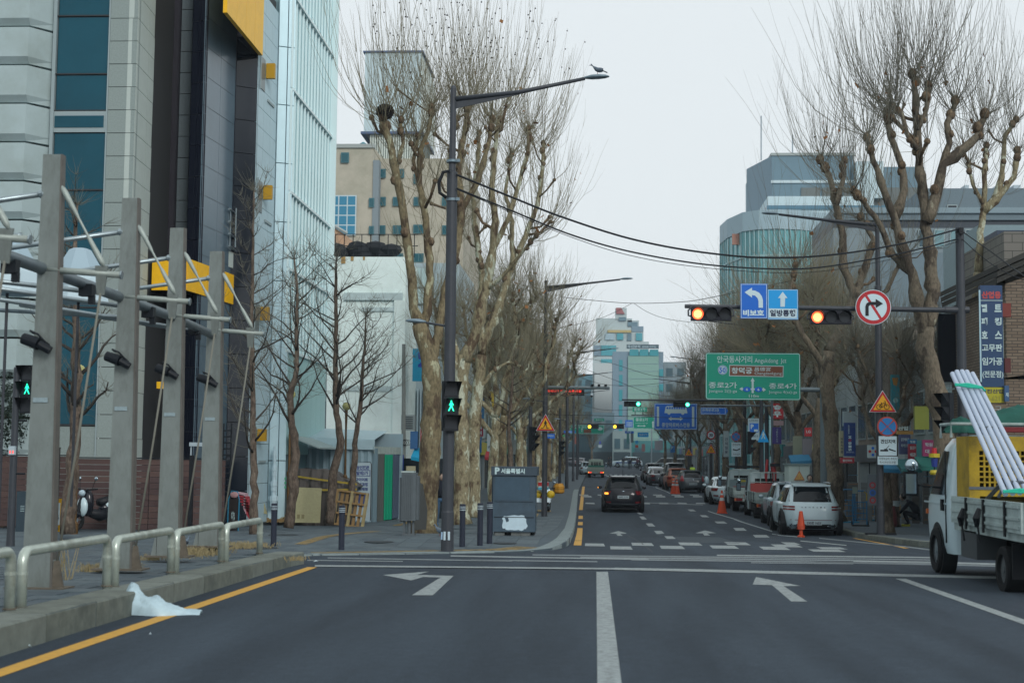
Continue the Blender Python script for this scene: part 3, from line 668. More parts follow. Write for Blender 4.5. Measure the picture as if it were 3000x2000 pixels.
for i,(px,py,s)in enumerate(((85,1898,.018),(776,1672,.03),(925,1645,.045),(690,1690,.012),(440,1860,.01))):
    b=GP(px,py);o=MB().add([(-s,0,.004),(s,-s*.4,.02),(s*.9,s,.004),(-s*.3,s*.8,.012),(0,0,.03)],[(0,1,4),(1,2,4),(2,3,4),(3,0,4)]).build('paper_scrap',WHITE,None,loc=b)
    tag(o,['tiny white paper scrap beside the near kerb','white crumpled scrap on the road by the far guard rail','white scrap lying at the start of the crossing','small pale scrap on the asphalt beside the yellow line','small speck of litter on the asphalt'][i],'litter')
# ------------------------------------------------------------------ building materials
GLT=mat('teal glass',(.008,.075,.105),.09,spec=.22,noise=.2,nscale=.6)
GLD=mat('dark glass',(.010,.014,.022),.08,spec=.5)
GLB=mat('window glass',(.035,.075,.095),.12,spec=.6)
GLC=mat('bright blue glass',(.03,.22,.34),.1,spec=.6)
GRAN=mat('granite cladding',(.31,.32,.29),.7,noise=.16,nscale=26,bump=.08)
GRANS=mat('smooth stone cladding',(.54,.53,.47),.6,noise=.06,nscale=3)
FRM=mat('window frame',(.36,.38,.37),.5)
DKP=mat('black wall panel',(.010,.012,.022),.35,spec=.4)
SLATE=mat('slate glass panel',(.12,.155,.185),.2,spec=.5,noise=.15,nscale=.4)
YEL=mat('yellow fascia panel',(1.1,.52,.004),.45,noise=.08,nscale=4)
LSTONE=mat('pale stone panel',(.56,.64,.66),.55,noise=.06,nscale=4)
def wall4(g,a,b,z0,z1,t=.03,off=0.):  # upright slab from plan point a to b, thickness behind
    dx,dy=b[0]-a[0],b[1]-a[1];L=math.hypot(dx,dy);nx_,ny_=dy/L,-dx/L  # normal: right of travel
    o=(nx_*off,ny_*off);q=[(a[0]+o[0],a[1]+o[1]),(b[0]+o[0],b[1]+o[1]),(b[0]+o[0]-nx_*t,b[1]+o[1]-ny_*t),(a[0]+o[0]-nx_*t,a[1]+o[1]-ny_*t)]
    vs=[(x,y,z)for z in(z0,z1)for x,y in q]
    return g.add(vs,[(0,3,2,1),(4,5,6,7),(0,1,5,4),(1,2,6,5),(2,3,7,6),(3,0,4,7)])
def lerp(a,b,t):return(a[0]+(b[0]-a[0])*t,a[1]+(b[1]-a[1])*t)
def panels(parent,a,b,z0,z1,nu,nv,m,name,gap=.02,t=.05,off=.0,us=None,zs=None,ms=None,rnd=random.Random(9)):
    us=us or[i/nu for i in range(nu+1)];zs=zs or[z0+(z1-z0)*i/nv for i in range(nv+1)];L=math.hypot(b[0]-a[0],b[1]-a[1])
    for i in range(len(us)-1):
        for j in range(len(zs)-1):
            p=lerp(a,b,us[i]+gap/2/L);q=lerp(a,b,us[i+1]-gap/2/L)
            g=MB();wall4(g,p,q,zs[j]+gap/2,zs[j+1]-gap/2,t,off+rnd.uniform(0,.003));g.build(name,rnd.choice(ms)if ms else m,parent)
PYD=[760]
def PX(px,Y,py=None):return P(px,py or PYD[0],Y)[0]
GB=-.6  # wall foot level
# ---- A: corner building with flared light panels, teal window strip and granite pier
tA=T('panel_clad_building','corner building with stacked flared pale panels and a tall teal window at the left edge','building')
Y0=37.;xa=PX(-60,Y0);x80=PX(82,Y0);x135=PX(134,Y0);x300=PX(300,Y0);x382=PX(382,Y0)
MPAN=mat('pale metal panel',(.46,.49,.47),.6,.0,noise=.04,nscale=1.5,dirt=(.38,.40,.37),dscale=.5)
hp_=118*Y0/4167;z=1.5+(1330-45)*Y0/4167
z+=hp_*2
DGR=mat('dark joint',(.05,.045,.045),.6)
while z>1.6:
    zb=z-hp_;g=MB();u=.16
    def ring(zz,k):return[(xa,Y0-.45*k-.1,zz),(x80,Y0-.45*k-.1,zz),(x135-.03,Y0+.12,zz),(x135-.03,Y0+.4,zz),(xa,Y0+.4,zz)]
    r_=[ring(zb+.045,.72),ring(zb+.22,1.0),ring(z-.02,.93)]
    vs=[p for q in r_ for p in q];fs=[(0,4,3,2,1),(10,11,12,13,14)]
    for i in range(2):
        for k in range(5):fs.append((i*5+k,i*5+(k+1)%5,i*5+5+(k+1)%5,i*5+5+k))
    g.add(vs,fs).build('flared_panel',MPAN,tA)
    z=zb
g=MB();g.bb(xa,x135-.35,Y0-.2,Y0+.4,GB,22);g.build('panel_core',DGR,tA)
def zpy(py,Y,px=500):return P(px,py,Y)[2]
g=MB();g.bb(x135+.04,x300-.03,Y0+.14,Y0+.2,1.0,22);g.build('core_wall',DKP,tA)
zs=[zpy(1246,Y0),zpy(900,Y0),zpy(555,Y0),zpy(387,Y0)]
for z0,z1 in((zs[0],zs[1]),(zs[1],zs[2]),(zs[2],zs[3]),(zpy(322,Y0),zpy(216,Y0)),(zpy(214,Y0),zpy(45,Y0)),(zpy(43,Y0),zpy(-130,Y0))):
    w=MB().bb(x135+.10,x300-.06,Y0+.06,Y0+.10,z0+.02,z1-.02).build('window',GLT,tA)
    MB().bb(x135+.03,x300-.0,Y0+.02,Y0+.08,z0-.022,z0+.016).build('frame_bar',DGR,w)
sp=MB().bb(x135+.03,x300,Y0+.02,Y0+.13,zpy(386,Y0),zpy(323,Y0)).build('spandrel',FRM,tA)
MB().bb(x135+.10,x300-.10,Y0+.0,Y0+.03,zpy(372,Y0),zpy(338,Y0)).build('small_pane',GLT,sp)
g=MB();g.bb(x135-.02,x135+.07,Y0-.02,Y0+.12,1.0,22);g.bb(x300-.04,x300-.0,Y0+.0,Y0+.12,1,22);g.build('window_frame',FRM,tA)
# granite below window
panels(tA,(PX(-60,Y0),Y0+.05),(x300-.02,Y0+.05),GB,zpy(1250,Y0),5,3,GRAN,'granite_panel',t=.1)
hs=71*Y0/4167
zz=[GB];
while zz[-1]<15:zz.append(zz[-1]+hs)
panels(tA,(x300,Y0),(x382,Y0),0,0,1,1,GRAN,'granite_panel',zs=zz,t=.25,gap=.018)
ye=40.6;xe=x382-.066*(ye-Y0)
zz2=[GB]
while zz2[-1]<15:zz2.append(zz2[-1]+hs*2 if zz2[-1]<2 else zz2[-1]+hs)
panels(tA,(x382,Y0),(xe,ye),0,0,1,1,GRANS,'stone_panel',us=[0,.34,.67,1],zs=zz2,t=.25,gap=.014)
MB().bb(x300+.02,x382-.12,Y0+.12,ye,GB,15.2).build('core_wall',DGR,tA)
for py0,py1 in((620,355),(48,-60)):
    y1_=Y0+(ye-Y0)*.70;y2_=Y0+(ye-Y0)*.97;p=lerp((x382,Y0),(xe,ye),.70);q=lerp((x382,Y0),(xe,ye),.97)
    z0,z1=zpy(py0,y1_),zpy(py1,y1_);lo=MB();wall4(lo,p,q,z0,z1,.1,.012);lv=lo.build('louvre',DGR,tA)
    n=int((z1-z0)/.11)
    for k in range(n):
        g=MB();wall4(g,p,q,z0+.11*k+.02,z0+.11*k+.05,.05,.045);g.build('louvre_blade',mat('louvre grey',(.20,.20,.19),.6),lv)
# ---- B: black and slate building with yellow fascia
tB=T('dark_glass_building','dark building of black and slate glass with wide yellow fascia bands','building')
xr=PX(468,40.4)
g=MB();wall4(g,(xr,41.6),(PX(520,41.2),41.2),GB,16,.2);g.build('reveal_wall',mat('dark brown reveal',(.035,.028,.035),.6),tB)
panels(tB,(PX(511,40.8),40.8),(PX(545,40.8),40.8),GB,16,1,26,mat('grey stone',(.10,.11,.115),.7,noise=.15,nscale=20),'stone_panel',t=.2)
panels(tB,(PX(545,40.2),40.2),(PX(586,40.0),40.0),GB,16,1,18,DKP,'black_panel',t=.1,us=[0,.45,.6,1],gap=.016)
MB().bb(PX(470,41),PX(586,40.2),41.0,41.1,GB,16).build('back_wall',mat('dark brown reveal',(1,1,1)),tB)
a,b=(PX(586,40),40.),(PX(676,42.5),42.5)
panels(tB,a,b,GB,16,2,19,SLATE,'slate_panel',t=.06,gap=.014)
g=MB();wall4(g,(a[0],a[1]+.1),(b[0],b[1]+.1),GB,16,.1);g.build('back_wall',DKP,tB)
panels(tB,(PX(676,42.6),42.6),(PX(742,43),43.),GB,16,1,16,GLD,'black_glass_panel',t=.06,gap=.02)
g=MB();wall4(g,(PX(676,42.6),42.72),(PX(742,43),43.12),GB,16,.1);g.build('back_wall',DGR,tB)
XB=PX(741,43.0);YB1=45.6;XC=PX(835,45.8)
zz3=[GB+i*.62 for i in range(28)]
panels(tB,(XB,43.02),(XB+.02,YB1),0,0,1,1,LSTONE,'stone_panel',us=[0,.34,.68,1],zs=zz3,t=.08,gap=.014)
g=MB();wall4(g,(XB-.09,43.1),(XB-.07,YB1),GB,16.5,.1);g.build('back_wall',DGR,tB)
# upper fascia along the street, lower band
for i in range(4):
    y_a,y_b=38.6+i*1.08,38.6+(i+1)*1.08
    g=MB();wall4(g,(-10.42,y_a+.008),(-10.42,y_b-.008),13.92,16.8,.12);g.build('yellow_panel',YEL,tB)
MB().bb(-10.74,-10.55,41.0,43.0,13.96,16.7).build('soffit_box',DKP,tB)
def band(p,q,z0,z1,n):
    for i in range(n):g=MB();wall4(g,lerp(p,q,i/n+.002),lerp(p,q,(i+1)/n-.002),z0,z1,.15);g.build('yellow_panel',YEL,tB)
def bp(px,Y):return(PX(px,Y),Y)
z0,z1=zpy(850,39,549),zpy(756,39,549)
band(bp(446,39),bp(548,39),z0,z1,3);band(bp(549,39),bp(741,44.3),z0,z1,7)
g=MB();g.add([(*bp(446,39.1),z0),(*bp(548,39.1),z0),(*bp(741,44.3),z0),(*bp(690,44.6),z0),(*bp(500,41),z0),(*bp(446,39.1),z1),(*bp(548,39.1),z1),(*bp(741,44.3),z1),(*bp(690,44.6),z1),(*bp(500,41),z1)],[(0,1,2,3,4),(9,8,7,6,5)]);g.build('soffit',DKP,tB)
g=MB();wall4(g,bp(670,42.3),bp(742,44.2),zpy(790,43,700),zpy(745,43,700),.2);g.build('stone_ledge',GRANS,tB)
for k in range(4):
    a_=P(672,612+k*36,42);b_=P(722,650+k*38,44.);MB().tube([a_,b_],.03,6).build('balcony_rail',STEELT,tB)
for px in(676,692):a_=P(px,610,42.3);MB().tube([a_,(a_[0],a_[1],a_[2]-1.2)],.02,6).build('rail_post',STEELT,tB)
g=MB();wall4(g,bp(470,38.9),bp(548,38.9),zpy(1138,38.9),zpy(1118,38.9),.1);g.build('yellow_strip',YEL,tB)
for py0,py1 in((192,230),(548,583),(903,937),(1260,1290)):
    z0,z1=zpy(py1,44.1,765),zpy(py0,44.1,765);
    s=MB().bb(XB+.03,XB+.30,44.0,44.16,z0-.02,z1+.04).build('yellow_sign_box',mat('amber sign box',(.62,.30,.01),.5),tB)
    w=MB().bb(XB+.01,XB+.03,43.3,43.9,z0-.5,z1+.1).build('side_window',mat('dull side window',(.16,.16,.15),.3),tB);MB().bb(XB+.02,XB+.05,43.25,43.3,z0-.55,z1+.15).build('frame',FRM,w)
    MB().bb(XB+.01,XB+.05,44.3,45.2,z0-.7,z0-.62).build('sill',FRM,tB)
# ladder gate
g=MB()
for k in range(15):g.bb(PX(668,39.5),PX(690,39.5),39.5,39.54,-.2+k*.17,-.16+k*.17)
g.bb(PX(667,39.5),PX(670,39.5),39.49,39.55,-.3,2.4);g.bb(PX(689,39.5),PX(692,39.5),39.49,39.55,-.3,2.4)
tag(g.build('steel_ladder',DARKM),'black steel ladder standing by the black glass wall','ladder')
# ---- C: building with white vertical fins
tC=T('finned_glass_building','tall pale green glass building with close white vertical fins','building')
GC=mat('pale green glass',(.52,.70,.70),.3,.25,spec=.6,noise=.12,nscale=1.2)
FIN=mat('white fin',(.90,.92,.88),.45);COLM=mat('pale metal column',(.60,.70,.72),.4,.2,noise=.05,nscale=3)
yc0,yc1=45.9,53.0;XC=-10.04
panels(tC,(XB+.02,45.7),(XC-.02,45.95),GB,17,1,9,COLM,'metal_panel',us=[0,.55,1],t=.12,gap=.03)
MB().bb(XB-1,XC-.2,46.2,yc1-.1,GB,19).build('core_wall',mat('pale green core',(.25,.34,.35),.6),tC)
lv=[3.45,6.15,8.7,12.15,15.3,18.5];nf=13
for j in range(len(lv)-1):
    for i in range(nf):
        ya,yb=yc0+(yc1-yc0)*i/nf,yc0+(yc1-yc0)*(i+1)/nf
        p=MB();wall4(p,(XC-.15,ya+.01),(XC-.15,yb-.01),lv[j]+1.5+.06,lv[j+1]+1.5-.06,.03);pn=p.build('glass_panel',GC,tC)
        MB().bb(XC-.14,XC-.075,ya-.025,ya+.025,lv[j]+1.5+.05,lv[j+1]+1.5-.05).build('fin',FIN,pn)
    MB().bb(XC-.16,XC-.04,yc0,yc1,lv[j]+1.45,lv[j]+1.54).build('floor_band',FIN,tC)
MB().bb(XC-.15,XC+.1,yc1-.03,yc1+.03,4.9,20).build('corner_fin',FIN,tC)
panels(tC,(XC-.12,yc0),(XC-.12,yc1),1.55,4.9,8,1,mat('pale green panel',(.46,.64,.60),.3,noise=.05),'glass_panel',t=.04)
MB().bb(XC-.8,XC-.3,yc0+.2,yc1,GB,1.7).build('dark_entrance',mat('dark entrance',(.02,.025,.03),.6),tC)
g=MB();wall4(g,(XC-.28,46.4),(XC-.28,47.1),GB,1.3,.04);g.build('glass_door',mat('teal glass door',(.04,.20,.18),.15),tC)
for k in range(3):MB().box((XC-.02,45.92,.5+k*.14),(.05,.02,.08)).build('green_sticker',mat('green sticker',(.1,.4,.2),.6),tC)
o=MB().add([(XC,46.1,2.15),(XC+1.0,46.3,1.75),(XC+1.0,50.5,1.75),(XC,50.5,2.1),(XC,46.1,2.2),(XC+1.0,46.3,1.8),(XC+1.0,50.5,1.8),(XC,50.5,2.15)],[(0,1,2,3),(7,6,5,4),(1,0,4,5),(2,1,5,6)]).build('canvas_awning',mat('grey canvas',(.34,.37,.35),.8,noise=.1))
tag(o,'grey canvas awning over the entrance of the finned building','awning')
o=MB()
for k in range(12):
    a0=k*.45;r=.07+.02*math.sin(k*2.1);o.lathe([(r*(1.8-k*.1),k*.16),(r*(1.7-k*.1),k*.16+.16)],8)
o=o.build('hanging_sheet',mat('white plastic sheet',(.62,.68,.70),.6),loc=(XB+.25,45.5,-.1));tag(o,'white plastic sheet hanging tied at the foot of the metal column','plastic sheet')
PYD[0]=1345
# ---- brown board fence
tF=T('board_fence','brown horizontal board fence behind the pylons and the scooter','fence',(0,35.5,0))
BR=[mat('brown board %d'%i,c,.7,noise=.2,nscale=6,stretch=(.4,1,8))for i,c in enumerate([(.10,.050,.043),(.085,.043,.040),(.115,.058,.048)])]
rnd=random.Random(8);xs_=[PX(-60,35.5),PX(215,35.5),PX(440,35.5),PX(662,35.5)]
for k in range(3):
    for j in range(12):
        zt=-.38+j*.148+(.05 if k==0 else 0)
        MB().bb(xs_[k]+.01,xs_[k+1]-.01,-.03,.02,zt,zt+.138).build('board',rnd.choice(BR),tF)
    MB().bb(xs_[k],xs_[k+1],-.06,.06,1.40+(.05 if k==0 else 0),1.43+(.05 if k==0 else 0)).build('top_rail',DARKM,tF)
for px in(207,515,536,560,575):
    if px>500 and px not in(515,560):continue
    x=PX(px if px<500 else px+2,34.6);MB().bb(x-.05,x+.05,-.95,-.85,-.4,1.5).build('post',BLACK,tF)
# black bollard-like tall post and white cctv tube over the fence
x,y,z=P(168,1310,33.5);o=MB().lathe([(.075,0),(.075,z-pz(x,33.5)-.02),(.083,z-pz(x,33.5)-.02),(.083,z-pz(x,33.5))],14).build('black_post',BLACK,loc=(x,33.5,pz(x,33.5)));tag(o,'black round post behind the yellow notice board','post')
x,y,z=P(575,1301,37);o=MB().box((0,0,0),(.36,.06,.1)).box((-.14,.02,-.22),(.03,.03,.4)).build('vent_box',mat('white plastic',(1,1,1)),loc=(x,y,z));tag(o,'small white arm over the brown fence in front of the black wall','bracket')
# ---- generic facade helper: frontal (facing the camera) building with windows at pixel boxes
def winx(parent,x0,x1,y0,y1,Y,m=GLB,mull=0,name='window',fr=.05,frm=FRM,bars=0):
    a=P(x0,y0,Y);b=P(x1,y1,Y);w=MB().bb(a[0],b[0],Y-.02,Y+.03,b[2],a[2]).build(name,frm,parent)
    n=mull+1;W_=(b[0]-a[0]-fr*(n+1))/n;m_=bars+1;H_=(a[2]-b[2]-fr*(m_+1))/m_
    for i in range(n):
        for j in range(m_):
            xx=a[0]+fr+(W_+fr)*i;zz_=b[2]+fr+(H_+fr)*j;MB().bb(xx,xx+W_,Y-.03,Y-.005,zz_,zz_+H_).build('pane',m,w)
    return w
def frontal(name,label,x0,x1,ytop,Y,depth,m,cat='building',z0=-1.2,group=None):
    t=T(name,label,cat,group=group);a=P(x0,ytop,Y);b=P(x1,ytop,Y);MB().bb(a[0],b[0],Y,Y+depth,z0,a[2]).build('wall',m,t);return t,a,b
# beige brick building
BEI=mat('beige brick',(.56,.445,.345),.85,noise=.10,nscale=2,dirt=(.42,.35,.26),dscale=.35)
def brickwall(key,c1,c2,mortar,sc=1.0,bw=.5,bh=.25,rough=.85):
    m=mat(key,c1,rough);n=m.node_tree.nodes;l=m.node_tree.links;b=n['Principled BSDF'];tc=n.new('ShaderNodeTexCoord');mp=n.new('ShaderNodeMapping')
    mp.inputs['Rotation'].default_value=(R(90),0,0);sx=n.new('ShaderNodeSeparateXYZ');cx=n.new('ShaderNodeCombineXYZ');ad=n.new('ShaderNodeMath');ad.operation='ADD'
    l.new(tc.outputs['Object'],sx.inputs[0]);l.new(sx.outputs[0],ad.inputs[0]);l.new(sx.outputs[1],ad.inputs[1]);l.new(ad.outputs[0],cx.inputs[0]);l.new(sx.outputs[2],cx.inputs[1])
    k=n.new('ShaderNodeTexBrick');k.inputs['Scale'].default_value=sc;k.inputs['Color1'].default_value=(*c1,1);k.inputs['Color2'].default_value=(*c2,1);k.inputs['Mortar'].default_value=(*mortar,1)
    k.inputs['Mortar Size'].default_value=.012;k.inputs['Brick Width'].default_value=bw;k.inputs['Row Height'].default_value=bh;l.new(cx.outputs[0],k.inputs[0]);l.new(k.outputs[0],b.inputs['Base Color']);return m
tE,a,b=frontal('beige_brick_building','beige brick building with small teal windows behind the tall plane trees',960,1095,430,78,14,BEI)
a=P(1094,464,78.6);b=P(1300,464,78.6);MB().bb(a[0],P(1360,400,78.6)[0],78.7,90,-1,P(1094,464,78.6)[2]).build('wall',BEI,tE)
a=P(1080,300,78);MB().bb(PX(1078,78),PX(1096,78),77.93,78.6,-1,P(1090,470,78)[2]).build('stair_strip',mat('grey render',(.27,.28,.29),.8),tE)
MB().bb(PX(960,78),PX(1081,78),77.9,78.3,P(1000,434,78)[2],P(1000,428,78)[2]+.1).build('coping',mat('coping',(.42,.40,.37),.8),tE)
W1=[(999,1022,447,477),(1110,1130,495,521),(1166,1184,495,521),(1212,1235,510,538),(1081,1096,580,607),(1110,1130,577,603),(1151,1183,577,603),(1212,1232,577,603),(1081,1095,662,687),(1109,1129,660,687),(1151,1181,660,687),(1211,1241,658,684),
      (1110,1130,742,768),(1212,1241,742,768),(1295,1315,577,603),(1295,1315,660,687),(1151,1181,742,768)]
for q in W1:winx(tE,*q,77.9 if q[0]<1099 else 78.6,mat('teal small window',(.03,.11,.13),.15),fr=.06,frm=mat('teal frame',(.06,.16,.18),.5),mull=1 if q[1]-q[0]>25 else 0)
winx(tE,966,1043,572,690,77.9,GLC,mull=2,bars=3,fr=.07,frm=mat('white frame',(.6,.62,.62),.5))
tW=T('white_roof_tower','white box tower rising above the beige brick building','building');Y=86.
a=P(1069,155,Y);b=P(1233,386,Y);WTW=mat('white cladding',(.62,.66,.66),.6,noise=.03,nscale=1)
for i in range(3):MB().bb(a[0]+(b[0]-a[0])*i/3+.02,a[0]+(b[0]-a[0])*(i+1)/3-.02,Y,Y+6,b[2],a[2]).build('cladding_panel',WTW,tW)
MB().bb(b[0]-.02,b[0]+.05,Y+.05,Y+7,b[2],a[2]-.3).build('side_cladding',mat('cream cladding',(.66,.62,.54),.6),tW)
MB().bb(a[0]-.1,b[0]+.1,Y-.1,Y+6.1,a[2],a[2]+.1).build('coping',mat('blue coping',(.10,.13,.22),.6),tW)
MB().bb(a[0]-.15,b[0]+.15,Y-.15,Y+6,b[2]-.15,b[2]).build('ledge',mat('blue coping',(1,1,1)),tW)
c=P(1082,470,Y);MB().bb(c[0],b[0],Y+.2,Y+5,c[2]-3,b[2]-.15).build('louvre_wall',mat('louvre shade',(.16,.19,.19),.7),tW)
for k in range(22):x=c[0]+(b[0]-c[0])*k/22;MB().bb(x,x+.09,Y+.1,Y+.2,c[2]+.1,b[2]-.16).build('louvre_blade',mat('cream cladding',(1,1,1)),tW)
c=P(1064,432,79);o=MB().lathe([(.16,-.4),(.16,.0),(.24,.02),(.2,.2),(.05,.3)],12).build('roof_vent',mat('teal vent',(.05,.20,.24),.5),loc=c);tag(o,'teal turbine vent on the roof beside the white tower','roof vent')
# orange gable house bit
tH=T('orange_gable_house','small orange house gable behind the finned building','house');a=P(968,640,66);b=P(1012,700,66)
MB().prism([(a[0]-2,b[2]-1),(b[0],b[2]-1),(b[0],b[2]+.2),(a[0]-1,a[2]+.3),(a[0]-2,a[2]+.3)],66,70).build('wall',mat('orange render',(.62,.33,.20),.8),tH)
MB().tube([(a[0]-1,65.9,a[2]+.35),(b[0]+.1,65.9,b[2]+.25)],.08,6).build('eave',mat('coping',(1,1,1)),tH)
# white rendered building with terrace
WR=mat('white render stained',(.95,.94,.86),.85,noise=.06,nscale=3,dirt=(.74,.74,.66),dscale=.45)
tD,a,b=frontal('white_rendered_building','old white rendered wall with stained ledges behind the young trees',965,1190,752,60,10,WR)
for x0,x1,y0,y1,th in((1010,1180,858,880,.12),(1060,1180,900,912,.06),(1010,1180,1130,1146,.05),(968,1195,1313,1330,.12)):
    p,q=P(x0,y0,60),P(x1,y1,60);MB().bb(p[0],q[0],60-th,60,q[2],p[2]).build('ledge',mat('grey stained ledge',(.58,.61,.58),.9,noise=.2,nscale=3),tD)
p,q=P(1156,880,60),P(1182,1330,60);MB().bb(p[0],q[0],59.88,60,q[2],p[2]).build('pilaster',WR,tD)
RUST=mat('rust stain',(.50,.28,.10),.9,noise=.4,nscale=12)
for x0,x1,y0,y1 in((1000,1012,752,772),(1028,1036,752,764),(1064,1069,752,762),(966,970,890,950)):p,q=P(x0,y0,60),P(x1,y1,60);MB().bb(p[0],q[0],59.97,60,q[2],p[2]).build('rust_stain',RUST,tD)
g=MB();p=P(968,752,60)
for k in range(10):x=PX(970+k*26,60.2);g.tube([(x,60.2,p[2]),(x,60.2,p[2]+1.0)],.02,5)
for h in(.5,1.0):g.tube([(PX(968,60.2),60.2,p[2]+h),(PX(1215,60.2),60.2,p[2]+h)],.02,5)
tag(g.build('terrace_railing',DARKM),'thin dark railing on the flat roof of the white building','railing')
rn=random.Random(6);g=MB()
for k in range(26):
    x=PX(972+rn.uniform(0,175),61);s=rn.uniform(.2,.5);g.sphere((x,61+rn.uniform(-.4,.4),p[2]+.1+rn.uniform(0,.45)),s,7,(1.2,1,.8))
tag(g.build('covered_clutter',mat('black tarpaulin',(.02,.022,.026),.6)),'black tarpaulin bundle heaped on the flat roof terrace','tarpaulin')
# narrow shop building with blinds
tG,a,b=frontal('narrow_shop_building','narrow grey building with blinds in the window behind the first plane tree',1188,1345,770,64,8,mat('grey corrugated wall',(.42,.45,.46),.6,noise=.08,nscale=2))
BLD=mat('window blind',(.46,.52,.50),.6,noise=.12,nscale=14,stretch=(3,1,.2))
winx(tG,1213,1256,782,842,63.9,BLD,mull=1);winx(tG,1215,1253,845,890,63.9,BLD,mull=1);winx(tG,1188,1198,900,1000,63.9,GLB);winx(tG,1200,1230,955,1005,63.9,GLB)
for k in range(9):x=PX(1192+k*9,63.8);MB().bb(x,x+.06,63.8,63.9,P(0,1300,64)[2],P(0,1130,64)[2]).build('corrugation',mat('pale corrugation',(.52,.56,.58),.5),tG)
# utility pole with wire coil + AC unit
g=MB().tube([P(1182,1520,57),P(1183,1008,57)],[.10,.07],10);tag(g.build('utility_pole',mat('concrete pole',(.22,.21,.19),.9,noise=.2)),'grey concrete utility pole wrapped in wires beside the white building','utility pole')
g=MB()
for k in range(9):
    c=P(1152+k*4,1296,56.5);rr=.20+.03*(k%3);g.tube([(c[0]+rr*math.cos(a_*.7),c[1]+.02*k,c[2]+.5*rr*math.sin(a_*.7))for a_ in range(10)],.010,5)
tag(g.build('cable_coil',CAB),'coils of black cable hung above the green curtain stall','cable')
t=T('air_conditioner','outdoor air conditioner unit on the wall above the shop signs','air conditioner',P(1197,1238,58));MB().bb(-.28,.28,-.2,.2,-.30,.32).build('housing',mat('dull unit',(.30,.31,.30),.6),t)
for k in range(7):MB().bb(-.24,.2,-.215,-.2,-.24+k*.075,-.21+k*.075).build('grille_bar',DARKM,t)
# ---- distant and side-row buildings along the street
rnd=random.Random(21)
CO=[(.36,.36,.34),(.42,.36,.30),(.30,.31,.32),(.46,.47,.46),(.33,.25,.20),(.40,.42,.44),(.28,.27,.25)]
DES=['grey','beige','slate grey','white','brown brick','pale blue','dark stone']
def row_building(side,X,Ya,Yb,H,ci,lab,fl=3.1,wm=GLB,z0=None):
    # facade along x = X, facing the street; floors of windows, shop front below
    z0=gz(X,Ya)-.6 if z0 is None else z0;t=T('street_building',lab,'building',(X,Ya,z0));L=Yb-Ya-.04;s=side
    wm_=mat('wall paint %d'%ci,CO[ci],.85,noise=.10,nscale=1.5,dirt=tuple(c*.7 for c in CO[ci]),dscale=.5)
    MB().bb(0,-s*-9*1,0,L,0,H).build('wall',wm_,t)
    MB().bb(-s*.12*1,s*.0,-.02,L+.02,H,H+.35).build('parapet',mat('coping',(1,1,1)),t)
    n=max(2,int(L/2.2));nf_=int((H-3.9)/fl);wme=None
    for f in range(nf_):
        for i in range(n):
            y0_=L*(i+.14)/n;y1_=L*(i+.86)/n;zb_=4.1+f*fl
            w=MB().bb(-s*.05,s*.02,y0_,y1_,zb_,zb_+1.7).build('window',FRM,t)
            ym=(y0_+y1_)/2;me=MB().bb(-s*.065,-s*.045,y0_+.07,ym-.04,zb_+.08,zb_+1.62).bb(-s*.065,-s*.045,ym+.04,y1_-.07,zb_+.08,zb_+1.62).build('pane',wm if rnd.random()>.2 else BLD,w)
    # frontal end wall windows
    for f in range(nf_):
        for i in range(2):MB().bb(s*(1.2+i*2.6),s*(2.6+i*2.6),-.05,.01,4.1+f*fl,5.6+f*fl).build('end_window',wm,t)
    ns=max(1,int(L/4))
    for i in range(ns):
        y0_=L*(i+.06)/ns;y1_=L*(i+.94)/ns
        sh=MB().bb(-s*.03,s*.05,y0_,y1_,.3,3.0).build('shop_front',rnd.choice([mat('shop dark',(.03,.035,.04),.25),mat('shutter',(.26,.27,.27),.5,noise=.1,nscale=30,stretch=(1,.1,1)),mat('shop glass',(.06,.08,.09),.15)]),t)
        MB().bb(-s*.06,-s*.03,(y0_+y1_)/2-.04,(y0_+y1_)/2+.04,.3,3.0).build('mullion',DARKM,sh)
        c=rnd.choice([(.05,.10,.30),(.42,.05,.05),(.45,.45,.44),(.04,.26,.25),(.50,.38,.05),(.10,.10,.11),(.10,.2,.1)])
        fs=MB().bb(-s*.25,-s*.02,y0_,y1_,3.05,3.85).build('fascia_sign',mat('fascia %.2f %.2f'%c[:2],c,.5),t)
    return t
LR=[(66,74,9.5,3),(74,84,12,1),(84,95,9,0),(95,108,13,4),(108,122,10,2),(122,138,14,5),(138,156,11,0),(156,176,13,3),(176,200,12,1),(200,224,15,6)]
for i,(a_,b_,H,ci)in enumerate(LR):row_building(-1,-7.8 if a_<84 else-7.4,a_,b_,H,ci,'%s street building, %s in the left row beyond the white wall'%(DES[ci],['first','second','third','fourth','fifth','sixth','seventh','eighth','ninth','tenth'][i]))
RR=[(48,58,7.5,6),(58,70,8.5,4),(70,82,10,3),(82,96,9,1),(96,104,11,0),(140,158,12,4),(158,180,13,2),(180,204,12,1),(204,224,14,3)]
for i,(a_,b_,H,ci)in enumerate(RR):row_building(1,12.7,a_,b_,H,ci,'%s street building, %s in the right row behind the trees'%(DES[ci],['first','second','third','fourth','fifth','sixth','seventh','eighth','ninth'][i]))
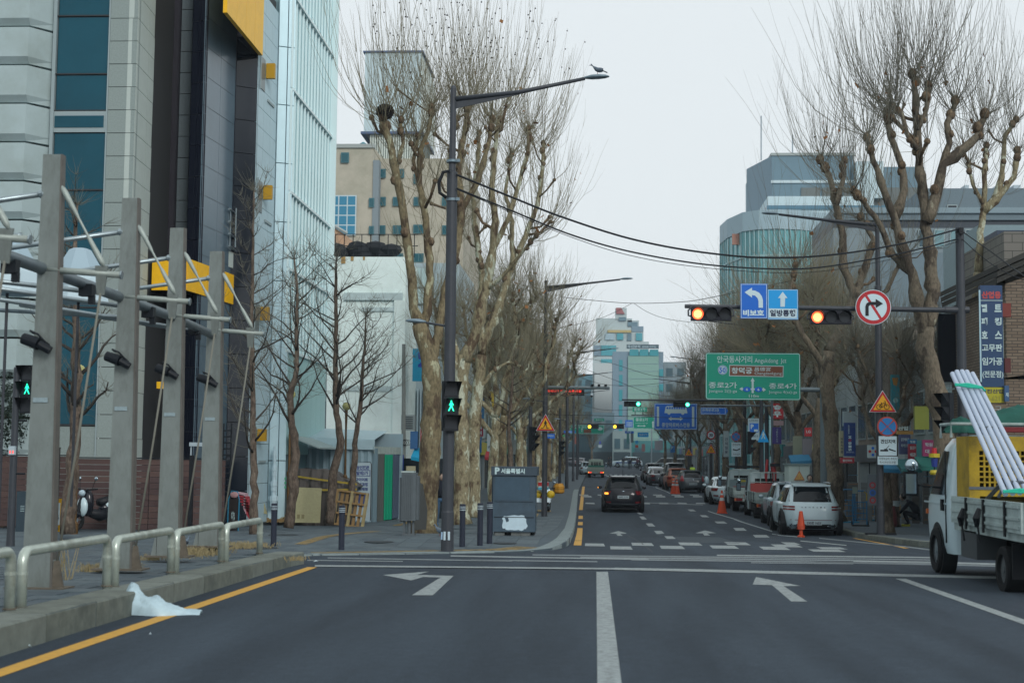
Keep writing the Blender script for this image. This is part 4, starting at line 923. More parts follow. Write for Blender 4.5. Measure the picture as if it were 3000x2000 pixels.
# ---- right side near: tiled building, brown brick building, long banded building
tR=T('tile_clad_building','grey tile clad building behind the blue vertical shop sign','building',(0,0,0))
TILE=brickwall('grey wall tile',(.155,.155,.14),(.185,.18,.165),(.06,.06,.055),1.0,.62,.26)
a=P(2770,690,46);b=P(2890,690,46)
MB().bb(12.6,19,44.5,50,-1,P(2800,700,46)[2]).build('wall',TILE,tR)
for z in(2.6,5.2):
    for y in(45.3,47.2):
        w=MB().bb(12.5,12.62,y,y+1.2,z,z+1.5).build('window',FRM,tR);MB().bb(12.47,12.52,y+.07,y+1.13,z+.07,z+1.43).build('pane',GLB,w)
q0,q1=P(2755,920,44.5),P(2800,1120,44.5)
MB().bb(q0[0]-.1,q1[0],44.40,44.52,q1[2],q0[2]).build('end_window',GLD,tR)
# brown brick building at the right edge: frontal wall at Y=39
tK=T('brown_brick_building','brown brick building with overhanging roof at the right edge','building')
BRK=brickwall('brown brick',(.15,.115,.085),(.20,.16,.12),(.07,.06,.05),1.0,.30,.085)
Yk=39.5;x0,_,z0=P(2944,832,Yk);x1=x0+9
g=MB();g.v=[(x0,Yk,P(2944,1105,Yk)[2]),(x1,Yk,P(2944,1105,Yk)[2]+1.2),(x1,Yk,P(2944,832,Yk)[2]+3.2),(x0,Yk,P(2944,832,Yk)[2]),(x0,Yk+6,P(2944,1105,Yk)[2]),(x1,Yk+6,P(2944,1105,Yk)[2]+1.2),(x1,Yk+6,P(2944,832,Yk)[2]+3.2),(x0,Yk+6,P(2944,832,Yk)[2])]
g.f=[(0,1,2,3),(5,4,7,6),(0,3,7,4),(0,4,5,1),(3,2,6,7)];g.build('upper_wall',BRK,tK)
MB().bb(x0,x0+.62,Yk+.1,Yk+6,-1,P(2944,1110,Yk)[2]).build('brick_pier',BRK,tK)
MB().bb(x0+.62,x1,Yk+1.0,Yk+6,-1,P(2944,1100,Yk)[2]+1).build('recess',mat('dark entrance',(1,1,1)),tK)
g=MB();a=P(2925,835,Yk);b=P(3010,790,Yk)
for k in range(3):g.add([(a[0]-.1-k*.02,Yk-.25-.1*k,a[2]+.02+.17*k),(a[0]+9,Yk-.25-.1*k,a[2]+.02+.17*k+4.2),(a[0]+9,Yk-.25-.1*k,a[2]+.17+.17*k+4.2),(a[0]-.1-k*.02,Yk-.25-.1*k,a[2]+.17+.17*k),(a[0]-.1-k*.02,Yk+6,a[2]+.02+.17*k),(a[0]+9,Yk+6,a[2]+.02+.17*k+4.2),(a[0]+9,Yk+6,a[2]+.17+.17*k+4.2),(a[0]-.1-k*.02,Yk+6,a[2]+.17+.17*k)],[(0,1,2,3),(5,4,7,6),(0,3,7,4),(0,4,5,1),(3,2,6,7)])
g.build('roof_edge',mat('dark brown roof edge',(.055,.048,.042),.7),tK)
a=P(2935,860,39.2);MB().bb(a[0]-.05,a[0]+.18,39.0,39.2,P(0,918,39.2)[2],P(0,880,39.2)[2]).build('red_lamp_box',mat('dull red box',(.22,.03,.02),.6),tK)
MB().bb(x0-.28,x0-.12,39.3,39.5,P(2944,1050,Yk)[2],P(2944,918,Yk)[2]).build('side_sign',mat('pale sign side',(.42,.46,.40),.6),tK)
# sloping grey wall behind (pale blue grey) with dark canopy
tS=T('grey_sloped_building','pale grey rendered wall rising behind the brown brick roof','building');
MB().bb(P(2870,780,58)[0],34,58,64,-1,P(2870,745,58)[2]+1.2).build('wall',mat('blue grey render',(.26,.31,.32),.8,noise=.08),tS)
a,b=P(2890,735,57),P(3060,680,57);MB().bb(a[0],b[0]+6,55.5,58,P(0,735,57)[2]+.3,P(0,690,57)[2]).build('canopy',mat('navy canopy',(.03,.045,.075),.6),tS)
# long building with horizontal bands
tL=T('long_banded_building','long low grey building with dark window band running behind the right hand tree','building')
Y=82.;a=P(2440,555,Y);xe_=P(3200,555,Y)[0]
BAND=mat('grey blue band',(.17,.20,.22),.7,noise=.06)
for(y0_,y1_,m_,off)in((552,610,BAND,0),(610,626,mat('pale band',(.26,.30,.32),.7),.25),(626,645,BAND,.1),(645,668,mat('dark band',(.035,.045,.06),.5),-.05),(668,740,mat('mid grey wall',(.24,.26,.27),.7),0),(740,1300,BAND,.02)):
    MB().bb(P(2440,552,Y)[0]if y0_>600 else P(2700,552,Y)[0],xe_,Y-off,Y+8,P(2700,y1_,Y)[2],P(2700,y0_,Y)[2]).build('band',m_,tL)
for k in range(9):winx(tL,2690+k*46,2722+k*46,672,725,Y-.05,mat('pale teal glass',(.20,.30,.31),.2)if k%3 else GLB,mull=0)
winx(tL,2775,2805,600,616,Y-.1,GLD)
for(x_,w_)in((2840,12),(2935,30),(2985,20)):p=P(x_,560,Y);MB().bb(p[0],p[0]+w_*.02,Y+1,Y+2,p[2]-.5,p[2]+.55).build('roof_unit',mat('white plastic',(1,1,1)),tL)
# curved teal glass building with grey tower top
tT=T('curved_teal_building','curved teal glass building with pale top rising behind the right hand trees','building')
YT=118.;xl=PX(2127,YT);xr_=PX(2560,YT)
def arc(x0,x1,y,R_,n=10,bulge=3.):return[(x0+(x1-x0)*i/n,y-bulge*math.sin(math.pi*min(1,(i/n)*.8+.0))+bulge*0)for i in range(n+1)]
pl=[(xl+.0,YT+5),(xl+.3,YT+1.5),(PX(2172,YT),YT-2.0),(PX(2215,YT),YT-3.1),(PX(2270,YT),YT-3.4),(PX(2330,YT),YT-3.0),(PX(2390,YT),YT-2),(xr_,YT-1)]
def ext(name,path,z0,z1,m,par,off=0.):
    g=MB();n=len(path);g.v=[(x-off*.4,y-off,z0)for x,y in path]+[(x-off*.4,y-off,z1)for x,y in path]+[(path[-1][0],path[-1][1]+12,z0),(path[0][0]+1.9,path[0][1]+12,z0),(path[-1][0],path[-1][1]+12,z1),(path[0][0]+1.9,path[0][1]+12,z1)]
    g.f=[(i,i+1,n+i+1,n+i)for i in range(n-1)]+[(2*n+1,0,n,2*n+3),tuple(range(n,2*n))+(2*n+2,2*n+3),tuple(range(n))[::-1]+(2*n+1,2*n)]
    return g.build(name,m,par)
zt1=P(2172,690,YT)[2];zt2=P(2172,635,YT)[2]
TG=mat('curved teal glass',(.16,.40,.41),.15,spec=.6,noise=.2,nscale=.5)
ext('glass_wall',pl,-1,zt1,TG,tT)
ext('pale_crown',pl,zt1,zt2,mat('pale crown',(.40,.47,.50),.6),tT,.15)
for k in range(26):
    i=k/26*(len(pl)-1);j=int(i);p=lerp(pl[j],pl[min(j+1,len(pl)-1)],i-j);MB().box((p[0]-.02,p[1]-.06,(zt1-1)/2),(.09,.12,zt1+1)).build('mullion',mat('pale mullion',(.34,.48,.48),.5),tT)
z=zt1-2.2
while z>1:ext('floor_line',pl,z,z+.16,mat('pale mullion',(1,1,1)),tT,.12);z-=2.4
MB().bb(xl+.5,xl+1.4,YT+1,YT+5,zt2-4,zt2+.6-1.5).build('corner_block',mat('pale crown',(1,1,1)),tT)
g=MB().bb(PX(2143,YT)-.0,PX(2172,YT),YT-1.2,YT-1.0,P(0,700,YT)[2]-.6,P(0,690,YT)[2]);g.build('red_lettering_strip',mat('faded red',(.5,.22,.16),.7),tT)
tU=T('grey_tower_building','blue grey tower block above the curved teal building','building');YU=135.
SB=mat('blue grey cladding',(.15,.22,.26),.5,noise=.05,nscale=1);SB2=mat('blue glass cladding',(.10,.20,.26),.3)
x1_,x2_,x3_=PX(2190,YU),PX(2258,YU-4),PX(2498,YU-4)
g=MB();zt=P(2258,470,YU-4)[2];zl=P(2190,493,YU)[2]
MB().add([(x1_,YU,5),(x2_,YU-6,5),(x2_,YU-6,zt),(x1_,YU,zt)],[(0,1,2,3)]).build('angled_wall',SB2,tU)
MB().bb(x2_,x3_,YU-6,YU+8,5,zt).build('wall',SB,tU)
MB().bb(x1_+.75,x1_+1.6,YU-.5,YU+8,5,zl).build('pale_strip',mat('pale crown',(1,1,1)),tU)
MB().bb(x2_-.1,x3_+.1,YU-6.12,YU-6,P(2300,549,YU-4)[2],P(2300,541,YU-4)[2]).build('pale_line',mat('white frame',(1,1,1)),tU)
MB().bb(x2_-.1,x3_+.1,YU-6.1,YU+8,zt,zt+.25).build('coping',mat('coping',(1,1,1)),tU)
for k in range(6):w=MB().bb(x2_+2.6+k*1.9,x2_+4.3+k*1.9,YU-6.1,YU-6,P(0,610,YU-4)[2]-.3,P(0,556,YU-4)[2]-.3).build('window',mat('dull side window',(1,1,1)),tU)
MB().bb(x3_,x3_+7,YU-3,YU+8,5,P(0,495,YU)[2]-.6).build('rear_wing',SB,tU)
a=P(2498,560,YU-5);MB().bb(a[0],a[0]+2.4,YU-7,YU-4,a[2]-1,P(0,510,YU)[2]-.4).build('white_box',mat('white cladding',(1,1,1)),tU)
a=P(2250,600,YT+4);MB().bb(a[0],a[0]+9,YT+4,YT+10,zt2-1,P(2250,575,YT+4)[2]).build('roof_house',mat('white cladding',(1,1,1)),tT)
MB().bb(P(2250,0,YT+4)[0]-.2,a[0]+10,YT+3.8,YT+10,P(2250,610,YT+4)[2]-.1,P(2250,603,YT+4)[2]).build('roof_edge',SB2,tT)
for px,y1_,y2_ in((2230,340,470),(2322,395,470)):p,q=P(px,y1_,YU-3),P(px,y2_,YU-3);tag(MB().tube([q,p],.06,6).build('roof_mast',mat('mast grey',(.35,.37,.4),.5)),'thin lightning mast on the grey tower, %s one'%('taller' if px<2300 else 'shorter'),'mast','roof masts')
# ---- far cluster beyond the crossing
tN=T('pale_green_building','far pale green fronted building with dark name board on top','building');Y=285.
FG=mat('pale green front',(.27,.40,.33),.6)
a,b=P(1840,1042,Y),P(1930,1042,Y)
MB().bb(a[0],b[0],Y,Y+15,0,a[2]).build('green_front',FG,tN)
MB().bb(P(1800,0,Y)[0],P(1945,0,Y)[0],Y+.4,Y+15,0,P(0,1012,Y)[2]-.5).build('side_wall',mat('blue grey wall',(.22,.28,.33),.6),tN)
MB().bb(a[0]-.3,b[0],Y-.3,Y,P(1840,1021,Y)[2],P(1840,1009,Y)[2]).build('name_board',mat('dark name board',(.06,.10,.12),.6),tN)
for k in range(3):MB().bb(a[0]+.3+k*1.98,a[0]+2.1+k*1.98,Y-.1,Y,P(1840,1042,Y)[2],P(1840,1023,Y)[2]).build('window',mat('teal window far',(.05,.30,.33),.2),tN)
for k in range(11):z=a[2]-1.6-k*1.5;MB().bb(a[0],b[0],Y-.05,Y,z,z+.07).build('joint_line',mat('blue grey wall',(1,1,1)),tN)
for k in range(6):MB().bb(b[0]+.1,P(1945,0,Y)[0],Y+.2,Y+.4,a[2]-4-k*3,a[2]-2.6-k*3).build('window',mat('teal window far',(1,1,1)),tN)
for k in range(6):MB().bb(P(1818,0,Y)[0],P(1828,0,Y)[0],Y+.3,Y+.4,a[2]-3-k*3,a[2]-.8-k*3).build('window',mat('teal window far',(1,1,1)),tN)
nb=T('name','','')if False else None
txt('우신보석',tN,(P(1860,0,Y)[0]),P(1840,1015,Y)[2],2.5,.65,mat('far white',(.55,.6,.62),.6),y=Y-.33,name='lettering');txt('감정원·연구원',tN,P(1903,0,Y)[0],P(1840,1016,Y)[2],2.8,.45,mat('far white',(1,1,1)),y=Y-.33)
tO=T('terraced_tower','tall stepped white tower with teal bands and a red penthouse','building');Y=345.
OW=mat('tower white',(.52,.53,.51),.7);OT=mat('tower teal glass',(.08,.33,.37),.2)
def bx(x0,x1,y0,y1,m,nm,d=10,off=0):p,q=P(x0,y0,Y),P(x1,y1,Y);MB().bb(p[0],q[0],Y-off,Y+d,q[2],p[2]).build(nm,m,tO)
bx(1746,1850,932,1450,OW,'wall');bx(1737,1900,1000,1450,OW,'wall',9,.5);bx(1762,1885,958,1001,OW,'terrace',9,.3);bx(1760,1805,1012,1042,OT,'glass_band',1,.8);bx(1740,1761,1012,1042,mat('blue grey wall',(1,1,1)),'glass_band',1,.8)
bx(1761,1840,1052,1072,OT,'glass_band',1,.8);bx(1780,1849,967,975,mat('ochre band',(.55,.38,.16),.7),'ochre_band',1,.7);bx(1773,1800,977,996,mat('pale crown',(1,1,1)),'window',1,.7);bx(1807,1826,977,996,OT,'window',1,.7);bx(1838,1850,977,998,SB,'window',1,.7);bx(1863,1881,976,998,OT,'window',1,.7)
bx(1838,1872,938,958,OW,'upper_block');bx(1839,1868,943,956,SB,'window',1,.2);bx(1850,1885,956,972,mat('blue grey wall',(1,1,1)),'parapet',3,.5)
bx(1803,1836,902,935,OW,'stair_tower',4,.2);bx(1813,1834,929,940,SB,'window',1,.4)
p=P(1805,902,Y);q=P(1830,920,Y);MB().prism([(p[0],p[2]),(P(1823,0,Y)[0],p[2]),(q[0],q[2]),(P(1809,0,Y)[0],q[2])],Y-.6,Y+4).build('red_roof',mat('faded red roof',(.40,.12,.12),.7),tO)
bx(1742,1760,1088,1450,mat('white cladding',(1,1,1)),'lower_wall',1,30);bx(1742,1800,1088,1450,mat('warm white wall',(.62,.58,.55),.7),'lower_wall',1,31)
# low far buildings across the end of the street
def far(x0,x1,ytop,Y,c,lab,d=12,win=True,sp=.9):
    m=mat('far %.2f %.2f %.2f'%c,c,.8);t,a,b=frontal('far_building',lab,x0,x1,ytop,Y,d,m,z0=0,group='far buildings at the end of the street')
    H=a[2];n=max(2,int((b[0]-a[0])/2.6));f=max(1,int((H-4)/3.3))
    if win:
        for i in range(n):
            for j in range(f):
                x=a[0]+(b[0]-a[0])*(i+.2)/n;z=H-1.3-j*3.3;MB().bb(x,x+(b[0]-a[0])*.6/n,Y-.1,Y,z-1.7,z).build('window',mat('far window',(.06,.11,.13),.3),t)
    MB().bb(a[0]+.2,b[0]-.2,Y-.15,Y,.2,2.8).build('shop_front',mat('far shop',(.05,.07,.08),.4),t)
    return t
far(1640,1690,1080,262,(.20,.27,.30),'grey blue far building seen under the red message board');far(1683,1736,1095,300,(.14,.26,.30),'blue far building left of the stepped tower');far(1650,1735,1228,258,(.10,.16,.18),'low dark shops at the far left of the crossing')
far(1736,1800,1208,250,(.13,.18,.20),'low dark building under the white tower wall');far(1795,1850,1262,244,(.26,.30,.29),'low corner building with a shuttered bank front')
far(1850,1990,1290,248,(.06,.20,.20),'low dark green shop front at the end of the street');far(1945,2010,1060,300,(.26,.29,.30),'grey far block right of the pale green building');far(1990,2120,1200,246,(.20,.20,.19),'low brown grey far shops on the right')
far(2060,2260,1120,250,(.24,.24,.23),'long grey far building behind the right tree row');far(1500,1650,1130,262,(.24,.24,.22),'brown grey far building behind the left tree row')
far(1300,1520,1080,330,(.24,.26,.27),'far grey block hidden by the left trees',20)
# ------------------------------------------------------------------ trees
def bark(key,c1,c2,c3,sc=3.0,m1=.46,m2=.60):
    m=bpy.data.materials.new(key);m.use_nodes=True;n=m.node_tree.nodes;l=m.node_tree.links;b=n['Principled BSDF'];b.inputs['Roughness'].default_value=.9;b.inputs['Specular IOR Level'].default_value=.2
    tc=n.new('ShaderNodeTexCoord');mp=n.new('ShaderNodeMapping');mp.inputs['Scale'].default_value=(1,1,.45);l.new(tc.outputs['Object'],mp.inputs[0])
    t=n.new('ShaderNodeTexNoise');t.inputs['Scale'].default_value=sc;t.inputs['Detail'].default_value=5;t.inputs['Roughness'].default_value=.6;l.new(mp.outputs[0],t.inputs[0])
    r=n.new('ShaderNodeValToRGB');e=r.color_ramp.elements;e[0].position=m1-.03;e[0].color=(*c1,1);e[1].position=m1+.03;e[1].color=(*c2,1);q=e.new(m2);q.color=(*c2,1);q=e.new(m2+.03);q.color=(*c3,1)
    l.new(t.outputs[0],r.inputs[0]);t2=n.new('ShaderNodeTexNoise');t2.inputs['Scale'].default_value=22;t2.inputs['Detail'].default_value=4;l.new(mp.outputs[0],t2.inputs[0])
    g=n.new('ShaderNodeMapRange');g.inputs[1].default_value=.3;g.inputs[2].default_value=.7;g.inputs[3].default_value=.65;g.inputs[4].default_value=1.3;l.new(t2.outputs[0],g.inputs[0])
    v=n.new('ShaderNodeVectorMath');v.operation='SCALE';l.new(r.outputs[0],v.inputs[0]);l.new(g.outputs[0],v.inputs['Scale']);l.new(v.outputs[0],b.inputs['Base Color'])
    bp=n.new('ShaderNodeBump');bp.inputs['Strength'].default_value=.6;bp.inputs['Distance'].default_value=.03;l.new(t2.outputs[0],bp.inputs['Height']);l.new(bp.outputs[0],b.inputs['Normal']);return m
BK1=bark('plane bark olive',(.085,.064,.042),(.17,.143,.086),(.31,.31,.21))
BK2=bark('plane bark pale',(.095,.070,.046),(.23,.205,.13),(.42,.45,.35),m1=.42,m2=.54)
BKD=bark('plane bark dark',(.068,.057,.045),(.145,.124,.092),(.30,.29,.22),m1=.46,m2=.66)
BKG=bark('ginkgo bark',(.075,.058,.046),(.12,.095,.075),(.17,.14,.11),sc=8)
KNOB=bark('pollard knob bark',(.075,.053,.035),(.135,.10,.066),(.20,.155,.10),sc=9)
TW1=mat('twig brown',(.26,.205,.13),.9);TW2=mat('twig dark',(.18,.15,.11),.9);TW3=mat('twig olive',(.29,.25,.16),.9)
LEAF=mat('dead leaf',(.30,.11,.03),.8);SEED=mat('seed ball',(.06,.045,.05),.9)
def twigs_mesh(name,P_,R_,m):
    # P_: (N,K,3) centre lines, R_: (N,K) radii, three-sided
    N,K=P_.shape[:2];d=P_[:,-1]-P_[:,0];d /= np.linalg.norm(d,axis=1,keepdims=True)+1e-9
    ref=np.where(np.abs(d[:,2:3])<.9,np.array([[0,0,1.]]),np.array([[1.,0,0]]));a=np.cross(d,ref);a /= np.linalg.norm(a,axis=1,keepdims=True)+1e-9;b=np.cross(d,a)
    ang=np.array([0,2.0944,4.1888]);ring=a[:,None,:]*np.cos(ang)[None,:,None]+b[:,None,:]*np.sin(ang)[None,:,None]  # N,3,3
    V=P_[:,:,None,:]+ring[:,None,:,:]*R_[:,:,None,None];V=V.reshape(-1,3)
    n_,k_,s_=np.meshgrid(np.arange(N),np.arange(K-1),np.arange(3),indexing='ij');o=n_*K*3+k_*3;s2=(s_+1)%3
    F=np.stack([o+s_,o+s2,o+3+s2,o+3+s_],-1).reshape(-1,4)
    me=bpy.data.meshes.new(name);me.vertices.add(len(V));me.vertices.foreach_set('co',V.astype(np.float32).ravel());me.loops.add(F.size);me.loops.foreach_set('vertex_index',F.astype(np.int32).ravel())
    me.polygons.add(len(F));me.polygons.foreach_set('loop_start',np.arange(len(F),dtype=np.int32)*4);me.update(calc_edges=True);me.materials.append(m);return me
def shoots(rng,org,dirs,L,r0,curve=.9,K=7,wob=.05,tip=.25):
    # long shoots that start outwards and bend upright
    N=len(org);t=np.linspace(0,1,K)[None,:,None];up=np.array([0,0,1.])
    d=dirs/np.linalg.norm(dirs,axis=1,keepdims=True);tgt=up[None]+d*.25+rng.normal(0,.10,(N,3));tgt /= np.linalg.norm(tgt,axis=1,keepdims=True)
    pts=[org];p=org.copy();step=(L/(K-1))[:,None];w=rng.normal(0,wob,(N,3))
    for i in range(1,K):
        s=i/(K-1);k=min(1,s*1.5)*curve;q=d*(1-k)+tgt*k+w*math.sin(s*5)+rng.normal(0,wob*.5,(N,3));q /= np.linalg.norm(q,axis=1,keepdims=True);p=p+q*step;pts.append(p)
    Pn=np.stack(pts,1);Rr=r0[:,None]*(1-(1-tip)*np.linspace(0,1,K)[None,:]);return Pn,Rr
def knobby(g,pts,radii,rng,n=9,knob=.35,kn=.5,wob=.16):
    # a gnarled limb: resampled with wobble and swellings
    P0=[Vector(p)for p in pts];out_=[];rr=[]
    for i in range(len(P0)-1):
        L=(P0[i+1]-P0[i]).length;m=max(2,int(L/.22))
        for k in range(m):
            t=k/m;r=radii[i]*(1-t)+radii[i+1]*t;q=P0[i].lerp(P0[i+1],t)
            j=Vector(rng.normal(0,1,3))*r*wob*(0 if i==0 and k==0 else 1);out_.append(q+j);rr.append(r*(1+abs(rng.normal(0,.10))+(knob if rng.random()<.12*kn else 0)))
    out_.append(P0[-1]);rr.append(radii[-1]*1.0);g.tube(out_,rr,n);return out_,rr
def plane_tree(label,skel,seed,base,bk=BK1,dense=1.0,tw=TW1,shoot_L=3.2,leaves=30,seeds=0,loc=(0,0,0),group='London plane trees',fine=1.0,name='plane_tree',bushy=.5,knobs=True,curve=.9):
    """skel: list of (points, radii, clothed_from): limb 0 is the trunk"""
    rng=np.random.default_rng(seed);t=T(name,label,'tree',base,group=group);B=Vector(base)
    org,dr,LL,RR=[],[],[],[];fo,fd,fl=[],[],[];kn=MB();nk=0
    for li,(pts,rad,c0)in enumerate(skel):
        g=MB();P_,R_=knobby(g,[Vector(p)-B for p in pts],rad,rng,14 if li==0 else 10,kn=.2 if li==0 else 1.,wob=.06 if li==0 else .15)
        if li==0:  # root flare
            for k in range(14):v=g.v[k];g.v[k]=(v[0]*1.35+0*v[1],v[1]*1.35,v[2]-.1)
        g.build('trunk' if li==0 else 'limb',bk,t,smooth=True)
        n=len(P_)
        for i in range(int(n*c0),n):
            s=(i-n*c0)/max(1,n-n*c0);ax=(P_[min(i+1,n-1)]-P_[max(i-1,0)]).normalized()
            end=i>=n-2
            cnt=(26 if end else(5 if rng.random()<.42 else 0))*dense
            if(end or rng.random()<.26)and knobs:
                r=R_[i]*(1.35 if end else .75)+.035;off=Vector(rng.normal(0,1,3)).normalized()*R_[i]*.8;kn.sphere(tuple(P_[i]+off),r,7,(1,1,1.2));nk+=1
            for _ in range(int(cnt)+(1 if rng.random()<cnt%1 else 0)):
                v=Vector(rng.normal(0,1,3));v=(v-ax*v.dot(ax)).normalized();v=v*1.0+ax*rng.uniform(.1,.9)+Vector((0,0,rng.uniform(0,.7)));org.append(P_[i]);dr.append(v);LL.append(shoot_L*rng.uniform(.45,1.15)*(.6+.5*s));RR.append(rng.uniform(.006,.0115))
            for _ in range(rng.poisson(bushy*5*fine)):
                v=Vector(rng.normal(0,1,3)).normalized();fo.append(P_[i]);fd.append(v+Vector((0,0,.1)));fl.append(rng.uniform(.3,1.3))
            # short gnarled spur branches
            if rng.random()<.20 and i>n*c0+2:
                v=Vector(rng.normal(0,1,3));v=(v-ax*v.dot(ax)).normalized()+Vector((0,0,.5));v.normalize();L=rng.uniform(.35,1.1);p1=P_[i]+v*L*.5;p2=p1+(v+Vector((0,0,.8))+Vector(rng.normal(0,.3,3))).normalized()*L*.5;r0=min(.06,R_[i]*.5)
                kn.tube([P_[i],p1,p2],[r0,r0*.8,r0*1.15],6);kn.sphere(tuple(p2),r0*1.7,6)
                for _ in range(int(12*dense)):org.append(p2);dr.append(v*.7+Vector(rng.normal(0,.6,3))+Vector((0,0,.5)));LL.append(shoot_L*rng.uniform(.4,1.0));RR.append(rng.uniform(.006,.011))
    kn.build('pollard_knobs',KNOB,t,smooth=True,kind='stuff')
    A=np.array([tuple(o)for o in org]);D=np.array([tuple(o)for o in dr]);L_=np.array(LL);r_=np.array(RR)
    Pn,Rn=shoots(rng,A,D,L_,r_,curve=curve,wob=.05+.1*(.9-curve))
    # side twigs on the shoots
    m=int(len(A)*1.6*fine);idx=rng.integers(0,len(A),m);kk=rng.integers(1,6,m);so=Pn[idx,kk];sdv=(Pn[idx,np.minimum(kk+1,6)]-Pn[idx,kk]);sdv /= np.linalg.norm(sdv,axis=1,keepdims=True)+1e-9;sdv=sdv+rng.normal(0,.45,(m,3))
    S1,R1=shoots(rng,so,sdv,L_[idx]*rng.uniform(.12,.4,m),np.full(m,.0048),K=4)
    link('crown_shoots',twigs_mesh('crown_shoots',Pn,Rn,tw),t,kind='stuff');link('crown_twigs',twigs_mesh('crown_twigs',S1,R1,tw),t,kind='stuff')
    if fo:
        F1,R2=shoots(rng,np.array([tuple(o)for o in fo]),np.array([tuple(o)for o in fd]),np.array(fl),np.full(len(fo),.0055),curve=.55,K=5,wob=.18)
        link('epicormic_twigs',twigs_mesh('epicormic_twigs',F1,R2,TW3 if tw is TW1 else tw),t,kind='stuff')
    if leaves:
        g=MB()
        for _ in range(leaves):
            i=rng.integers(0,len(A));p=Pn[i,rng.integers(1,5)];s=rng.uniform(.05,.09);a_=Vector(rng.normal(0,1,3)).normalized()*s;b_=Vector(rng.normal(0,1,3)).normalized()*s;p=Vector(p)-Vector((0,0,.05));g.add([p-a_,p-b_,p+a_,p+b_*1.2],[(0,1,2,3)])
        g.build('dead_leaves',LEAF,t,kind='stuff')
    if seeds:
        g=MB();top=Pn[:,-1,2].argsort()[::-1][:len(A)//3]
        for _ in range(seeds):
            i=top[rng.integers(0,len(top))];p=Pn[i,rng.integers(3,7)];g.sphere((p[0]+rng.normal(0,.02),p[1],p[2]-.08),.024,5)
        g.build('seed_balls',SEED,t,kind='stuff')
    return t
def K3(lst,Y,dy=0):  # pixel skeleton at street distance Y
    n=len(lst);return[P(a,b,Y+(dy*i/(n-1)))for i,(a,b)in enumerate(lst)]
def S(lst,Y,r0,r1,c0,dy=0):n=len(lst);return(K3(lst,Y,dy),[r0+(r1-r0)*(i/(n-1))**.7 for i in range(n)],c0)
# --- left: first big plane tree
Y=36.5
sk=[S([(1243,1556),(1252,1440),(1262,1300),(1266,1160),(1262,1080),(1245,1000),(1228,950)],Y,.30,.19,1.0),
      S([(1232,960),(1212,900),(1205,800),(1190,680),(1176,590),(1160,500),(1142,420),(1118,345)],Y,.13,.085,.35,-.6),S([(1240,970),(1256,880),(1258,760),(1246,640),(1228,540),(1232,440),(1258,380),(1266,310)],Y,.12,.05,.35,.8),
      S([(1262,1080),(1290,930),(1318,800),(1345,700),(1352,600),(1342,500),(1360,400),(1372,300)],Y,.13,.06,.4,1.2),S([(1160,500),(1180,420),(1172,350)],Y,.05,.045,.3),S([(1350,620),(1400,530),(1430,430),(1440,350)],Y+.8,.08,.05,.2,.6),S([(1228,540),(1210,470),(1225,400)],Y+.5,.05,.04,.3)]
plane_tree('big forked plane tree behind the grey cabinet, a dark bird nest in its left limb',sk,11,P(1243,1556,Y),dense=.8,shoot_L=3.9,seeds=130,fine=.7,bushy=.28,leaves=12)
n0=P(1128,328,Y-.6);rn=random.Random(3);g=MB()
for _ in range(420):
    a=Vector([rn.gauss(0,1)for _ in range(3)]).normalized();c=Vector(n0)+Vector((a.x*.17,a.y*.17,a.z*.13));d_=Vector([rn.gauss(0,1)for _ in range(3)]).cross(a).normalized()*.16;g.tube([c-d_,c+a*.015,c+d_],.007,3,cap=False)
g.sphere(n0,.13,8);tag(g.build('bird_nest',mat('nest twigs',(.030,.024,.022),.95)),'dark round bird nest of twigs in the left tree top','bird nest')
g=MB().prism([(-.16,0),(.12,0),(.15,.5),(.02,1.15),(-.06,1.2),(-.15,.7)],0,.05);o=g.build('trunk_wound',mat('old trunk wound',(.07,.065,.06),.95),loc=(P(1236,1550,Y-.38)[0]-.02,Y-.36,P(1236,1552,Y-.38)[2]));tag(o,'dark healed wound flap low on the first big plane trunk','tree wound')
# second and third
Y=43
sk=[S([(1348,1524),(1350,1420),(1352,1300),(1346,1200),(1350,1120),(1362,1040)],Y,.27,.20,1.),S([(1362,1060),(1382,1010),(1400,940),(1425,850),(1440,760),(1452,650),(1440,560),(1450,440),(1462,350)],Y,.20,.06,.4),S([(1350,1120),(1325,1000),(1312,880),(1330,760),(1346,660),(1330,560),(1320,450),(1336,350)],Y,.14,.06,.4,1),
      S([(1440,740),(1490,640),(1520,540),(1545,450),(1550,380)],Y,.09,.05,.3,1),S([(1425,850),(1480,800),(1530,740),(1570,690)],Y,.07,.04,.3,-1)]
plane_tree('second plane tree with dark limb knot, right of the near lamp pole',sk,12,P(1348,1524,Y),dense=.75,shoot_L=3.6,seeds=90,fine=.7,bushy=.5,bk=BK2,leaves=20)
Y=48.5
sk=[S([(1384,1506),(1384,1400),(1386,1280),(1398,1150),(1412,1040)],Y,.26,.17,1.),S([(1412,1040),(1405,920),(1412,800),(1395,690),(1385,580),(1400,470),(1405,390)],Y,.14,.05,.35),S([(1412,1020),(1460,900),(1500,780),(1540,690),(1575,600),(1590,500),(1592,420)],Y,.15,.05,.3,.8),S([(1500,780),(1500,650),(1480,560),(1500,450)],Y,.08,.05,.3),S([(1398,1150),(1440,1090),(1490,1060),(1530,1075)],Y,.08,.03,.3)]
plane_tree('third plane tree with peeling white bark beside the second one',sk,13,P(1384,1506,Y),dense=.75,shoot_L=3.4,fine=.8,bushy=.7,bk=BK2,leaves=30)
